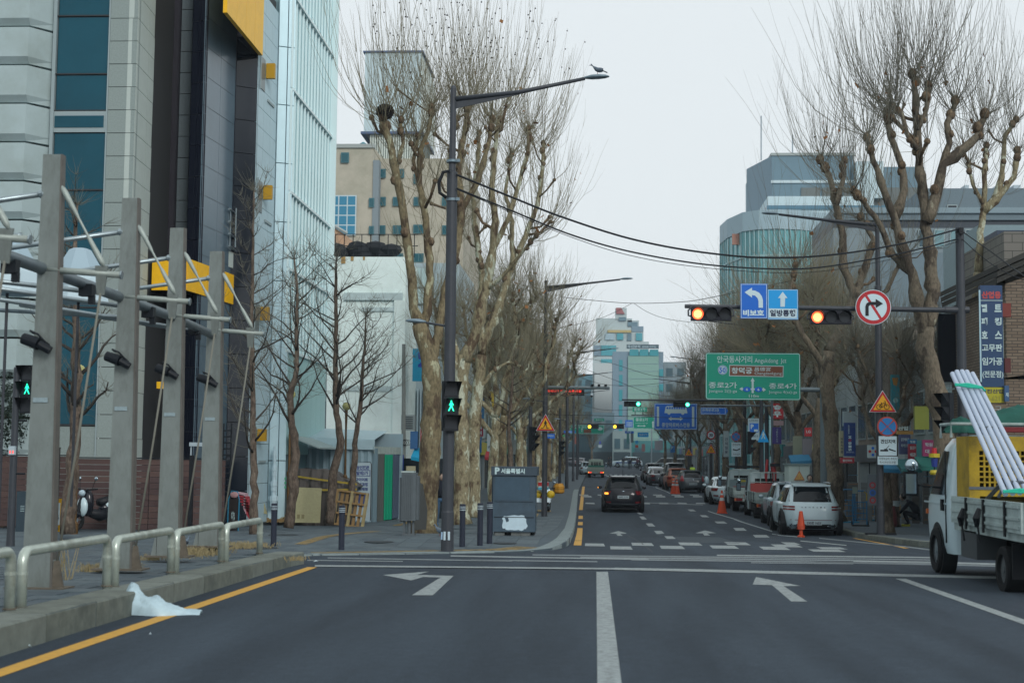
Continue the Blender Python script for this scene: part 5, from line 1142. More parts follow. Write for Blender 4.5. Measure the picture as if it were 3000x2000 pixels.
# --- generic full plane tree, shared meshes
def generic(seed,H=10.5,bk=BK1,tw=TW1,bushy=1.3,dense=.8,fine=1.2,label='',shoot_L=2.3,lean=0):
    r=random.Random(seed);z1=r.uniform(2.8,3.6);tr=[(0,0,0),(r.uniform(-.1,.1),0,z1*.5),(lean*.3+r.uniform(-.15,.15),0,z1),(lean*.5,0,z1+.7)];sk=[(tr,[.22,.18,.15,.13],1.0)]
    nl=r.randint(4,6)
    for k in range(nl):
        a=2*math.pi*k/nl+r.uniform(-.4,.4);sp=r.uniform(.5,1.5);h=H-3.2;pts=[tr[-1 if k%2 else 2]];x,y,z=pts[0]
        st=6
        for i in range(st):
            x+=math.cos(a)*sp*(.42 if i<3 else .12)+r.uniform(-.2,.2)+lean*.1;y+=math.sin(a)*sp*(.42 if i<3 else .12)+r.uniform(-.2,.2);z+=(h-z1)/st*r.uniform(.85,1.1);pts.append((x,y,z))
        sk.append((pts,[.088-.008*i for i in range(len(pts))],.25))
        i=r.randint(2,4);p=pts[i];sk.append(([p,(p[0]+r.uniform(-.6,.6),p[1]+r.uniform(-.6,.6),p[2]+.7),(p[0]+r.uniform(-1,1),p[1]+r.uniform(-1,1),p[2]+r.uniform(1.2,2))],[.045,.035,.03],.1))
    return plane_tree(label,sk,seed,(0,0,0),bk=bk,tw=tw,dense=dense,bushy=bushy,fine=fine,shoot_L=shoot_L,leaves=55,curve=.5)
vL=[generic(31,bk=BK2,label='x'),generic(32,10.8,bk=BK1,label='x'),generic(33,10.2,bk=BK2,label='x')]
ordn=['fourth','fifth','sixth','seventh','eighth','ninth','tenth','eleventh','twelfth','thirteenth','fourteenth','fifteenth']
used=[0,0,0];rn=random.Random(5)
for i,(X,Y,s)in enumerate([(-4.0,57,1.12),(-4.1,63.5,1.18),(-3.9,72,1.12),(-4.1,80,1.1),(-4,89,1.12),(-4,99,1.08),(-4.1,110,1.),(-4,122,1.05),(-4,136,1.),(-4,152,1.),(-4,170,1.),(-4,192,1.)]):
    k=i%3;lab='%s plane tree of the left row, counted from the near lamp pole'%ordn[i]
    if not used[k]:o=vL[k];used[k]=1;o.location=pz3(X,Y);o['label']=lab;o.scale=(s,s,s)
    else:o=copy_tree(vL[k],loc=pz3(X,Y),rz=rn.uniform(0,6),label=lab,sc=s)
# --- right: main leaning plane tree, dark against the sky
Y=38.
sk=[S([(2792,1570),(2780,1400),(2765,1250),(2735,1120),(2712,1020),(2712,960)],Y,.31,.22,1.),
      S([(2712,990),(2690,900),(2672,800),(2640,720),(2618,630),(2590,560),(2560,470),(2540,400)],Y,.17,.06,.45,-.8),S([(2712,960),(2735,860),(2722,740),(2712,640),(2700,540),(2690,440),(2682,330),(2678,215)],Y,.19,.07,.5,.3),
      S([(2714,650),(2745,560),(2762,480),(2820,440),(2862,400),(2885,340)],Y,.15,.08,.3),S([(2620,640),(2650,560),(2640,480),(2610,400),(2595,330)],Y,.12,.07,.25),S([(2762,480),(2780,420),(2775,360),(2800,300)],Y,.09,.07,.2),S([(2690,440),(2660,400),(2640,330),(2620,310)],Y,.07,.05,.2),S([(2672,800),(2610,740),(2580,660),(2530,590),(2500,560)],Y,.10,.05,.3,-1),S([(2690,380),(2715,320),(2722,250)],Y,.06,.05,.2)]
plane_tree('tall dark pollarded plane tree on the right behind the signal mast',sk,21,P(2792,1570,Y),bk=BKD,tw=TW2,dense=.8,shoot_L=4.3,fine=.6,bushy=.22,leaves=16)
Y=50.
sk=[S([(2448,1520),(2446,1400),(2436,1250),(2420,1120),(2430,1030)],Y,.30,.2,1.),S([(2430,1030),(2480,920),(2530,800),(2560,700),(2520,640)],Y,.15,.08,.4),S([(2520,900),(2470,780),(2470,690),(2450,600),(2430,520),(2405,470)],Y,.15,.09,.35,-1),S([(2450,600),(2470,530),(2470,470)],Y-1,.09,.07,.2),S([(2425,1080),(2350,980),(2310,880),(2330,780)],Y,.12,.06,.3),S([(2480,920),(2600,850),(2640,760)],Y,.1,.05,.3)]
plane_tree('dark trunked plane tree right of the grey gantry post',sk,22,P(2448,1520,Y),bk=BKD,tw=TW2,dense=.7,shoot_L=4.2,fine=.8,bushy=.7,leaves=20)
Y=47.
sk=[S([(2868,1500),(2862,1200),(2860,950),(2868,800)],Y,.22,.17,1.),S([(2868,800),(2870,700),(2882,620),(2885,500),(2890,430)],Y,.14,.06,.45),S([(2880,620),(2930,570),(2970,520),(2985,440)],Y,.13,.07,.3),S([(2882,600),(2850,540),(2838,480)],Y,.07,.05,.3),S([(2910,590),(2935,520),(2945,400),(2975,350)],Y,.10,.06,.3)]
plane_tree('pale plane tree at the far right rising over the blue vertical sign',sk,23,P(2868,1500,Y),bk=BK2,tw=TW2,dense=.6,shoot_L=3.8,fine=.6,bushy=.25,leaves=14)
vR=[generic(41,9.8,bk=BKD,tw=TW2,label='x',shoot_L=2.7,bushy=2.4,dense=1.1),generic(42,10.2,bk=BKD,tw=TW1,label='x',shoot_L=2.8,bushy=2.6,dense=1.2)]
used=[0,0]
for i,(X,Y,s)in enumerate([(9.25,46,.86),(9.2,59,1.22),(9.2,66,1.2),(9.3,74,1.25),(9.2,82,1.22),(9.1,91,1.2),(9.2,102,1.2),(9.2,114,1.),(9.2,128,1.0),(9.2,144,1.),(9.1,164,1.),(9.1,188,1.)]):
    k=i%2;lab='%s plane tree of the right row, counted from the signal mast'%ordn[i]
    if not used[k]:o=vR[k];used[k]=1;o.location=(X,Y,pzr(X,Y));o['label']=lab;o.scale=(s,s,s)
    else:o=copy_tree(vR[k],loc=(X,Y,pzr(X,Y)),rz=rn.uniform(0,6),label=lab,sc=s)
# trees beyond the crossing
for i,(px,Y,s)in enumerate(((1735,250,.9),(1712,262,.8),(2030,262,.8))):
    x=PX(px,Y);copy_tree(vR[0],loc=(x,Y,gz(x,Y)),rz=i*2.,label=['bare tree with pale trunk beyond the crossing, left of the police van','bare tree behind the yellow traffic lights','bare tree beyond the crossing at the right'][i],sc=s,group='trees beyond the crossing')
# --- young bare ginkgo trees
def ginkgo(label,pts,Y,r0,seed,branches=26,L=1.5,from_=.25,base=None):
    rng=np.random.default_rng(seed);Q=K3(pts,Y);B=Vector(Q[0]);t=T('young_ginkgo_tree',label,'tree',Q[0],group='young bare ginkgo trees')
    g=MB();n=len(Q);Pk,Rk=knobby(g,[Vector(q)-B for q in Q],[r0*(1-.82*i/(n-1))for i in range(n)],rng,9,.1);g.build('trunk',BKG,t,smooth=True)
    g=MB();org,dr,LL=[],[],[];N=len(Pk)
    for k in range(branches):
        s=from_+(1-from_)*(k+rng.random())/branches;i=min(N-1,int(s*N));a=rng.uniform(0,6.28);l=L*(1.15-.75*s)*rng.uniform(.6,1.2);up=rng.uniform(.3,.95)
        p=Pk[i];d=Vector((math.cos(a),math.sin(a)*.9,up)).normalized();q=[p];r=max(.010,Rk[i]*.42)
        for j in range(5):d=(d+Vector(rng.normal(0,.16,3))+Vector((0,0,.10))).normalized();q.append(q[-1]+d*l/5)
        g.tube(q,[r*(1-.15*j)for j in range(6)],5)
        for j in range(1,6):
            for _ in range(rng.poisson(3.4)):org.append(tuple(q[j]));v=Vector(rng.normal(0,1,3)).normalized()+d*.9;dr.append(tuple(v));LL.append(rng.uniform(.2,.8)*l*.75)
    for _ in range(24):org.append(tuple(Pk[-1]));v=Vector(rng.normal(0,1,3)).normalized()+Vector((0,0,.6));dr.append(tuple(v));LL.append(rng.uniform(.3,.9))
    g.build('branches',mat('ginkgo branch',(.060,.047,.040),.9),t,smooth=True)
    A,Rr=shoots(rng,np.array(org),np.array(dr),np.array(LL),np.full(len(org),.0065),curve=.35,K=5,wob=.15);link('fine_twigs',twigs_mesh('fine_twigs',A,Rr,TW2),t,kind='stuff');return t
ginkgo('young bare tree between the first two full pylons, in front of the brown fence',[(200,1562),(206,1450),(216,1330),(222,1200),(225,1100),(224,960),(222,820),(220,700),(226,600)],31,.16,51,34,1.7,.3)
ginkgo('slim bare tree right of the farthest pylon',[(742,1568),(745,1440),(742,1300),(740,1150),(738,950),(740,750),(744,560)],33.5,.10,52,30,1.8,.22)
ginkgo('curved bare tree left of the plywood board beside the brass globe lamp',[(845,1546),(858,1440),(868,1330),(852,1220),(848,1160),(870,1080),(868,960),(872,860),(862,760)],38,.13,53,30,2.4,.36)
ginkgo('bare tree with tall straight leader between plywood and pallet',[(963,1532),(975,1400),(1000,1290),(984,1210),(984,1080),(984,940),(984,820),(985,766)],43.5,.14,54,32,2.8,.42)
ginkgo('thin dark bare tree behind the wooden pallet',[(1028,1480),(1035,1380),(1042,1280),(1055,1200),(1062,1090),(1070,1000),(1072,925)],46,.11,55,26,2.7,.45)
ginkgo('thin forked bare tree behind the parking kiosk',[(1495,1470),(1496,1340),(1490,1250),(1500,1130),(1505,1040)],52,.11,56,18,1.6,.5)
ginkgo('small bare tree among the brick steps on the far right row',[(2098,1420),(2100,1330),(2096,1250),(2100,1190)],96,.10,57,18,1.6,.4)
# --- dark evergreen shrub at the left edge behind the fence
rng=np.random.default_rng(9);g=MB();c=P(20,1210,36.6)
for _ in range(2600):
    u=rng.normal(0,1,3);u /= np.linalg.norm(u);r=rng.uniform(.3,1)**.5;p=np.array(c)+u*r*np.array([.62,.4,1.25]);s=rng.uniform(.03,.07);a=rng.normal(0,1,3);a /= np.linalg.norm(a);b=np.cross(a,u);g.add([p-a*s,p-b*s*.6,p+a*s,p+b*s*.6],[(0,1,2,3)])
t=T('evergreen_shrub','dark evergreen shrub at the left edge above the board fence','shrub');g.build('foliage',mat('dark foliage',(.020,.032,.022),.7),t,kind='stuff');MB().tube([(c[0],c[1],-.5),(c[0],c[1],c[2])],.06,6).build('stem',BKG,t)
# ------------------------------------------------------------------ vehicles
TYRE=mat('tyre rubber',(.014,.014,.015),.85);RIM=mat('alloy rim',(.33,.34,.35),.35,.6);CGL=mat('car glass',(.006,.009,.012),.08,spec=.3)
TRIMB=mat('black trim',(.015,.016,.018),.55);REDL=mat('red lamp',(.22,.008,.012),.25,coat=.5);REDG=glow('lit red lamp',(1,.06,.03),.9);AMBG=glow('lit amber lamp',(1,.42,.05),1.6)
PLATE=mat('number plate',(.55,.57,.57),.5);INK=mat('plate ink',(.05,.06,.08),.6);CHR=mat('chrome',(.5,.52,.54),.18,.9)
def paint(key,c,metal=.15,rough=.32):return mat(key,c,rough,metal,coat=.6,spec=.5)
def wheel(par,x,y,r,w,side,rimm=RIM,name='wheel'):
    g=MB();n=24
    for a,b in((-w/2,r*.93),(-w/2+.03,r),(w/2-.03,r),(w/2,r*.93)):
        pass
    wo=T_part(name,par,(x,y,r));prof=[(-w/2,r*.62),(-w/2,r*.93),(-w/2+.025,r),(w/2-.025,r),(w/2,r*.93),(w/2,r*.66),(w/2-.04,r*.62)]
    for a,q in prof:
        for k in range(n):t=2*math.pi*k/n;g.v.append((side*a,q*math.cos(t),q*math.sin(t)))
    for i in range(len(prof)-1):
        for k in range(n):g.f.append((i*n+k,i*n+(k+1)%n,(i+1)*n+(k+1)%n,(i+1)*n+k))
    g.build('tyre',TYRE,wo,smooth=False)
    g=MB()
    for k in range(10):
        t=2*math.pi*k/10;c,s_=math.cos(t),math.sin(t);h=.17*r;
        g.add([(side*(w/2-.03),c*.12*r-s_*h,s_*.12*r+c*h),(side*(w/2-.03),c*.12*r+s_*h,s_*.12*r-c*h),(side*(w/2-.05),c*.62*r+s_*h*.9,s_*.62*r-c*h*.9),(side*(w/2-.05),c*.62*r-s_*h*.9,s_*.62*r+c*h*.9)],[(0,1,2,3)])
    g.tube([(side*(w/2-.08),0,0),(side*(w/2-.02),0,0)],.16*r,12)
    ring=[(side*(w/2-.035),.66*r,.57*r)]
    for k in range(n):
        t,t2=2*math.pi*k/n,2*math.pi*(k+1)/n;g.add([(side*(w/2-.03),.66*r*math.cos(t),.66*r*math.sin(t)),(side*(w/2-.03),.66*r*math.cos(t2),.66*r*math.sin(t2)),(side*(w/2-.07),.58*r*math.cos(t2),.58*r*math.sin(t2)),(side*(w/2-.07),.58*r*math.cos(t),.58*r*math.sin(t))],[(0,1,2,3)])
    g.build('rim',rimm,wo)
    MB().tube([(side*(w/2-.10),0,0),(side*(w/2-.095),0,0)],.62*r,20).build('rim_dish',mat('rim dish',(.24,.245,.25),.4,.3),wo)  # plain grey dish disc closing the rim behind the spokes
    return wo
def T_part(name,par,loc):o=bpy.data.objects.new(name,None);COL.objects.link(o);o.parent=par;o.location=loc;o.empty_display_size=.1;return o
class Shell:
    """stack of superellipse outlines: levels (z, y_rear, y_front, half width)"""
    def __init__(s,lv,n=4.2):s.lv=lv;s.n=n
    def at(s,z):
        a=s.lv;
        return tuple(float(np.interp(z,[q[0]for q in a],[q[i]for q in a]))for i in(1,2,3))
    def body(s,name,m,par,N=56):
        g=MB();ts=[2*math.pi*k/N for k in range(N)]
        for(z,yr,yf,hw)in s.lv:
            yc,hl=(yr+yf)/2,(yf-yr)/2
            for t in ts:c,q=math.cos(t),math.sin(t);g.v.append((hw*math.copysign(abs(c)**(2/s.n),c),yc+hl*math.copysign(abs(q)**(2/s.n),q),z))
        L=len(s.lv)
        for i in range(L-1):
            for k in range(N):g.f.append((i*N+k,i*N+(k+1)%N,(i+1)*N+(k+1)%N,(i+1)*N+k))
        g.f.append(tuple(range(N))[::-1]);g.f.append(tuple((L-1)*N+k for k in range(N)))
        me=g.mesh(name,m);smooth_by_angle(me,40);return link(name,me,par)
    def rear(s,x0,x1,z0,z1,off=.008,nx=10,nz=5,front=False,shape=None):
        g=MB()
        for j in range(nz+1):
            z=z0+(z1-z0)*j/nz;yr,yf,hw=s.at(z);hl=(yf-yr)/2;yc=(yf+yr)/2;sh=shape(j/nz)if shape else(0,0)
            for i in range(nx+1):
                x=(x0+sh[0])+((x1+sh[1])-(x0+sh[0]))*i/nx;k=max(0,1-abs(x/hw)**s.n)**(1/s.n);g.v.append((x,yc+hl*k+off if front else yc-hl*k-off,z))
        for j in range(nz):
            for i in range(nx):a=j*(nx+1)+i;g.f.append((a,a+1,a+nx+2,a+nx+1))
        return g
    def side(s,sd,ya,yb,z0,z1,off=.008,ny=10,nz=4,shape=None):
        g=MB()
        for j in range(nz+1):
            z=z0+(z1-z0)*j/nz;yr,yf,hw=s.at(z);hl=(yf-yr)/2;yc=(yf+yr)/2;sh=shape(j/nz)if shape else(0,0)
            for i in range(ny+1):
                y=(ya+sh[0])+((yb+sh[1])-(ya+sh[0]))*i/ny;k=max(0,1-abs((y-yc)/hl)**s.n)**(1/s.n);g.v.append((sd*(hw*k+off),y,z))
        for j in range(nz):
            for i in range(ny):a=j*(ny+1)+i;g.f.append((a,a+1,a+ny+2,a+ny+1))
        return g
def car(name,label,cat,col,L=4.7,W=1.9,H=1.69,belt=1.0,kind='suv',wr=.36,loc=(0,0,0),rz=0,group=None,glassm=None,lamps='std',plate='',lit=None,mirror_lit=False,brand=None,simple=False):
    t=T(name,label,cat,loc,rz,group);hw=W/2;hl=L/2;bm=col;ground=.22
    if kind=='suv':lv=[(ground,-hl+.16,hl-.2,hw*.90),(.32,-hl+.03,hl-.08,hw*.96),(.55,-hl,hl,hw*.995),(.80,-hl+.03,hl-.02,hw),(belt-.03,-hl+.10,hl-.22,hw*.985),(belt,-hl+.13,hl-.5,hw*.96),(belt+.03,-hl+.15,hl-1.25,hw*.92),(belt+.30,-hl+.42,hl-1.62,hw*.82),(H-.12,-hl+.66,hl-1.98,hw*.72),(H-.06,-hl+.68,hl-2.12,hw*.66),(H-.015,-hl+.95,hl-2.4,hw*.56),(H,-hl+1.4,hl-2.8,hw*.40)]
    elif kind=='hatch':lv=[(ground,-hl+.16,hl-.2,hw*.90),(.32,-hl+.03,hl-.08,hw*.96),(.50,-hl,hl,hw*.995),(.75,-hl+.04,hl-.05,hw),(belt-.04,-hl+.12,hl-.3,hw*.98),(belt,-hl+.14,hl-.8,hw*.95),(belt+.03,-hl+.16,hl-.95,hw*.92),(belt+.28,-hl+.36,hl-1.35,hw*.82),(H-.1,-hl+.58,hl-1.75,hw*.72),(H-.03,-hl+.55,hl-1.95,hw*.66),(H,-hl+1.0,hl-2.3,hw*.45)]
    else:lv=[(ground,-hl+.16,hl-.2,hw*.90),(.32,-hl+.03,hl-.08,hw*.96),(.52,-hl,hl,hw*.995),(.75,-hl+.03,hl-.04,hw),(belt-.05,-hl+.06,hl-.3,hw*.98),(belt,-hl+.16,hl-.85,hw*.94),(belt+.02,-hl+.55,hl-1.1,hw*.91),(belt+.25,-hl+1.0,hl-1.6,hw*.82),(H-.08,-hl+1.45,hl-2.0,hw*.72),(H-.02,-hl+1.6,hl-2.2,hw*.64),(H,-hl+1.9,hl-2.6,hw*.42)]
    sh=Shell(lv);b=sh.body('body',bm,t);gm=CGL
    a=hw*.80;zt=H-.13
    if kind=='sedan':sh.rear(-a*.95,a*.95,belt+.05,zt,shape=lambda k:(k*.12,-k*.12)).build('rear_window',gm,t)
    else:
        sh.rear(-a*.98,a*.98,belt+.07,zt,shape=lambda k:(.02+k*.07,-.02-k*.07)).build('rear_window',gm,t);MB().bb(-hw*.62,hw*.62,-hl+.50,-hl+.85,H-.10,H-.045).build('roof_spoiler',bm if kind=='suv' else bm,t)
    sh.rear(-a*.93,a*.93,belt+.06,zt,front=True,shape=lambda k:(k*.1,-k*.1)).build('windscreen',gm,t)
    yr,yf,_=sh.at(belt+.08)
    for sd in(-1,1):
        r0=-hl+(.62 if kind!='sedan' else 1.05);f0=yf-.20;mid=(r0+f0)/2-.05
        for(p,q,s0,s1)in((mid+.03,f0,0,-.52),(r0+.35,mid-.03,0,0),(r0,r0+.31,.28,0)):
            sh.side(sd,p,q,belt+.05,zt-.03,shape=lambda k,s0=s0,s1=s1:(k*s0,k*s1)).build('side_window',gm,t)
        MB().sphere((sd*(hw+.10),yf-.42,belt+.06),.11,8,(1.0,.55,.75)).build('wing_mirror',bm if not simple else TRIMB,t,smooth=True)
        if not simple:
            sh.side(sd,-hl+.5,hl-.6,.25,.36,off=.006).build('sill_trim',TRIMB,t)
            for y in(mid,):MB().bb(sd*(hw-.01),sd*(hw+.004),y-.004,y+.004,.42,belt-.04).build('door_gap',TRIMB,t)
            for y in(mid+.12,r0+.45):MB().box((sd*(hw+.012),y,belt-.14),(.03,.16,.03)).build('door_handle',bm,t)
            for y in(-hl+.90+(0 if kind!='sedan' else .1),hl-.92):g=MB().tube([(sd*(hw-.16),y,wr),(sd*(hw-.002),y,wr)],wr*1.16,26);g.build('wheel_arch',TRIMB,t)
    wy=(-hl+.90,hl-.92)
    for y in wy:
        for sd in(-1,1):wheel(t,sd*(hw-.084),y,wr,.235,sd)
    MB().bb(-hw*.8,hw*.8,-hl+.35,hl-.3,.17,.3).build('underbody',BLACK,t)
    if lit:pass
    if lamps=='double':  # two stacked thin lamps each side
        for sd in(-1,1):
            for z in(belt-.20,belt-.115):
                x0,x1=(sd*hw*.60,sd*hw*.965)if sd>0 else(-hw*.965,-hw*.60);sh.rear(x0,x1,z,z+.055,off=.012,nx=8,nz=2).build('tail_light',REDL,t)
                sh.side(sd,-hl+.17,-hl+.34,z,z+.055,off=.008,nz=2).build('tail_light',REDL,t)
        sh.rear(-hw*.93,hw*.93,.515,.53,off=.012,nz=1).build('reflector_strip',REDL,t)
        sh.rear(-hw*.90,hw*.90,.24,.39,off=.01,nz=2).build('lower_bumper',TRIMB,t)
        for sd in(-1,1):sh.rear(sd*hw*.62-.14,sd*hw*.62+.14,.30,.37,off=.03,nz=1).build('exhaust_trim',CHR,t)
    elif lamps=='std':
        for sd in(-1,1):
            x0,x1=(hw*.58,hw*.975)if sd>0 else(-hw*.975,-hw*.58);sh.rear(x0,x1,belt-.22,belt-.05,off=.012,nx=8,nz=3,shape=lambda k,sd=sd:(.08*(1-k)if sd>0 else 0,-.08*(1-k)if sd<0 else 0)).build('tail_light',REDL,t);sh.side(sd,-hl+.17,-hl+.38,belt-.20,belt-.06,off=.01,nz=2).build('tail_light',REDL,t)
            if lit=='left' and sd<0:sh.rear(-hw*.90,-hw*.72,belt-.21,belt-.12,off=.03,nx=4,nz=2).build('lit_indicator',AMBG,t)
            sh.rear(sd*hw*.72-.12,sd*hw*.72+.12,.42,.50,off=.012,nz=1).build('fog_lamp',REDL,t)
        sh.rear(-hw*.9,hw*.9,.23,.38,off=.01,nz=2).build('lower_bumper',TRIMB,t);sh.rear(-hw*.7,hw*.7,.385,.40,off=.016,nz=1).build('bumper_strip',mat('dull chrome',(.2,.2,.21),.4,.5),t)
    elif lamps=='hatch':
        for sd in(-1,1):x0,x1=(hw*.66,hw*.96)if sd>0 else(-hw*.96,-hw*.66);sh.rear(x0,x1,belt-.17,belt+.18,off=.014,nx=6,nz=4,shape=lambda k,sd=sd:(.05*k if sd>0 else .12*k,-.12*k if sd>0 else-.05*k)).build('tail_light',mat('bright red lamp',(.45,.015,.03),.3,coat=.5),t)
        sh.rear(-hw*.9,hw*.9,.23,.36,off=.01,nz=2).build('lower_bumper',TRIMB,t)
    zpl=(.58 if lamps!='double' else .43)if kind!='suv' or lamps=='double' else .70
    if lamps=='double':zpl=.43
    yr=sh.at(zpl)[0];pl=MB().bb(-.26,.26,yr-.03,yr-.012,zpl-.065,zpl+.065).build('number_plate',PLATE,t)
    if plate:txt(plate,pl,0,zpl,.44,.085,INK,y=yr-.034,bold=.03)
    if brand:
        yr=sh.at(belt-.10)[0];n=len(brand)
        for i,ch in enumerate(brand):txt(ch,t,(i-(n-1)/2)*.12,belt-.10,.05,.035,INK,y=yr-.012,name='badge_letter')
    elif not simple:yr=sh.at(belt-.08)[0];MB().sphere((0,yr-.005,belt-.07),.05,8,(1.3,.3,.7)).build('badge',CHR,t)
    if mirror_lit:yr,yf,_=sh.at(belt+.08);MB().box((-(hw+.20),yf-.44,belt+.05),(.04,.05,.05)).build('mirror_indicator',AMBG,t)
    if kind in('suv','hatch')and not simple:
        yr=sh.at(belt+.1)[0];MB().tube([(.05,yr-.03,belt+.12),(.40,yr+.0-.02,belt+.14)],.012,5).build('rear_wiper',BLACK,t)
    if kind=='suv' and not simple:
        for sd in(-1,1):MB().tube([(sd*hw*.66,-hl+.75,H-.03),(sd*hw*.66,-hl+.85,H+.01),(sd*hw*.66,hl-2.6,H+.01),(sd*hw*.66,hl-2.5,H-.04)],.018,6).build('roof_rail',CHR if lamps=='double' else TRIMB,t)
    # front lamps
    for sd in(-1,1):sh.rear(sd*hw*.70-.18,sd*hw*.70+.18,belt-.30,belt-.15,off=.012,nz=2,front=True).build('headlight',mat('headlight glass',(.5,.55,.58),.1),t)
    sh.rear(-hw*.45,hw*.45,.5,belt-.2,off=.01,nz=2,front=True).build('grille',TRIMB,t)
    return t
def road_at(X,Y):return(X,Y,gz(X,Y))
c=car('suv','black suv driving away with its left indicator lit','car',paint('black car paint',(.012,.012,.018)),4.7,1.89,1.66,1.02,'suv',.37,road_at(1.27,67.9),0,lit='left',mirror_lit=True,plate='28서 3179')
MB().tube([(0,-.9,1.64),(0,-.96,1.95)],.008,5).build('aerial',BLACK,c)
car('suv','white suv parked nearest on the right with slim double tail lights','car',paint('white car paint',(.60,.65,.66),0,.28),4.94,1.96,1.70,1.03,'suv',.40,road_at(7.12,49.3),R(-1.5),lamps='double',plate='330로 1633',brand='GENESIS')
car('suv','silver suv parked right in front of the white one, mostly hidden','car',paint('silver car paint',(.38,.42,.44),.3,.3),4.6,1.86,1.68,1.0,'suv',.36,road_at(7.5,56.0),R(-1.5),lamps='std')
car('sedan','white sedan with dark side stripes parked beside the tall orange cone','car',paint('white car paint',(1,1,1)),4.6,1.8,1.45,.92,'sedan',.32,road_at(6.95,78.0),R(1))
car('hatchback','dark grey hatchback with bright red tail lights parked behind the cone pair','car',paint('dark grey car paint',(.085,.095,.105),.2),4.2,1.78,1.48,.93,'hatch',.31,road_at(6.3,96.5),R(3),lamps='hatch',plate='51누 2108')
car('hatchback','orange small car parked between the grey hatchback and a dark suv','car',paint('orange car paint',(.50,.10,.03),.1),4.0,1.7,1.55,.98,'hatch',.31,road_at(5.75,102.5),R(3),lamps='std',simple=True)
car('suv','large dark suv with roof rails parked beyond the orange car','car',paint('dark grey car paint',(1,1,1)),4.8,1.95,1.90,1.12,'suv',.36,road_at(6.0,110),R(3),simple=True)
car('sedan','dark parked car, first one left of the dark suv row','car',paint('charcoal car paint',(.05,.055,.065),.2),4.5,1.8,1.46,.92,'sedan',.32,road_at(5.2,118),R(3),simple=True)
car('sedan','silver parked car farther up the right row','car',paint('silver car paint',(1,1,1)),4.5,1.8,1.46,.92,'sedan',.32,road_at(5.3,128),R(3),simple=True)
car('suv','farthest dark parked car at the end of the right row','car',paint('charcoal car paint',(1,1,1)),4.6,1.85,1.7,1.0,'suv',.34,road_at(5.4,138),R(2),simple=True)
car('suv','white car ahead with red light on, half hidden left of the green truck','car',paint('white car paint',(1,1,1)),4.5,1.8,1.6,1.0,'suv',.34,(PX(1722,166),166,gz(-1,166)),0,simple=True)
for px,Y,k,lab in((1703,236,'sedan','dark sedan waiting far ahead left of the green truck'),(1670,240,'sedan','dark car crossing at the far left of the junction'),(1686,248,'suv','pale small car far behind the dark sedan')):
    x=PX(px,Y);car(k,lab,'car',paint('charcoal car paint',(1,1,1))if 'dark' in lab else paint('silver car paint',(1,1,1)),4.5,1.8,1.46,.92,k,.32,(x,Y,gz(x,Y)),R(-8)if 'waiting' in lab else R(60),simple=True)
# crossing police van seen from the side and people carriers at the right
x=PX(1838,232);pv=car('police_van','white police car crossing the far junction, seen from the side','police car',paint('white car paint',(1,1,1)),4.9,1.9,1.75,1.05,'suv',.36,(x,232,gz(x,232)),R(84),simple=True)
MB().bb(-.96,.96,-1.6,1.8,.72,.88).build('blue_stripe',mat('police blue',(.03,.08,.30),.5),pv);MB().bb(-.5,.5,.0,.25,1.74,1.86).build('light_bar',mat('light bar',(.45,.50,.6),.3),pv)
for px,Y,lab in((1945,206,'green grey suv crossing on the far right of the junction'),(1990,196,'dark people carrier behind the parked row')):
    x=PX(px,Y);car('suv',lab,'car',paint('green grey car paint',(.10,.14,.14),.2),4.8,1.9,1.85,1.1,'suv',.36,(x,Y,gz(x,Y)),R(70),simple=True)
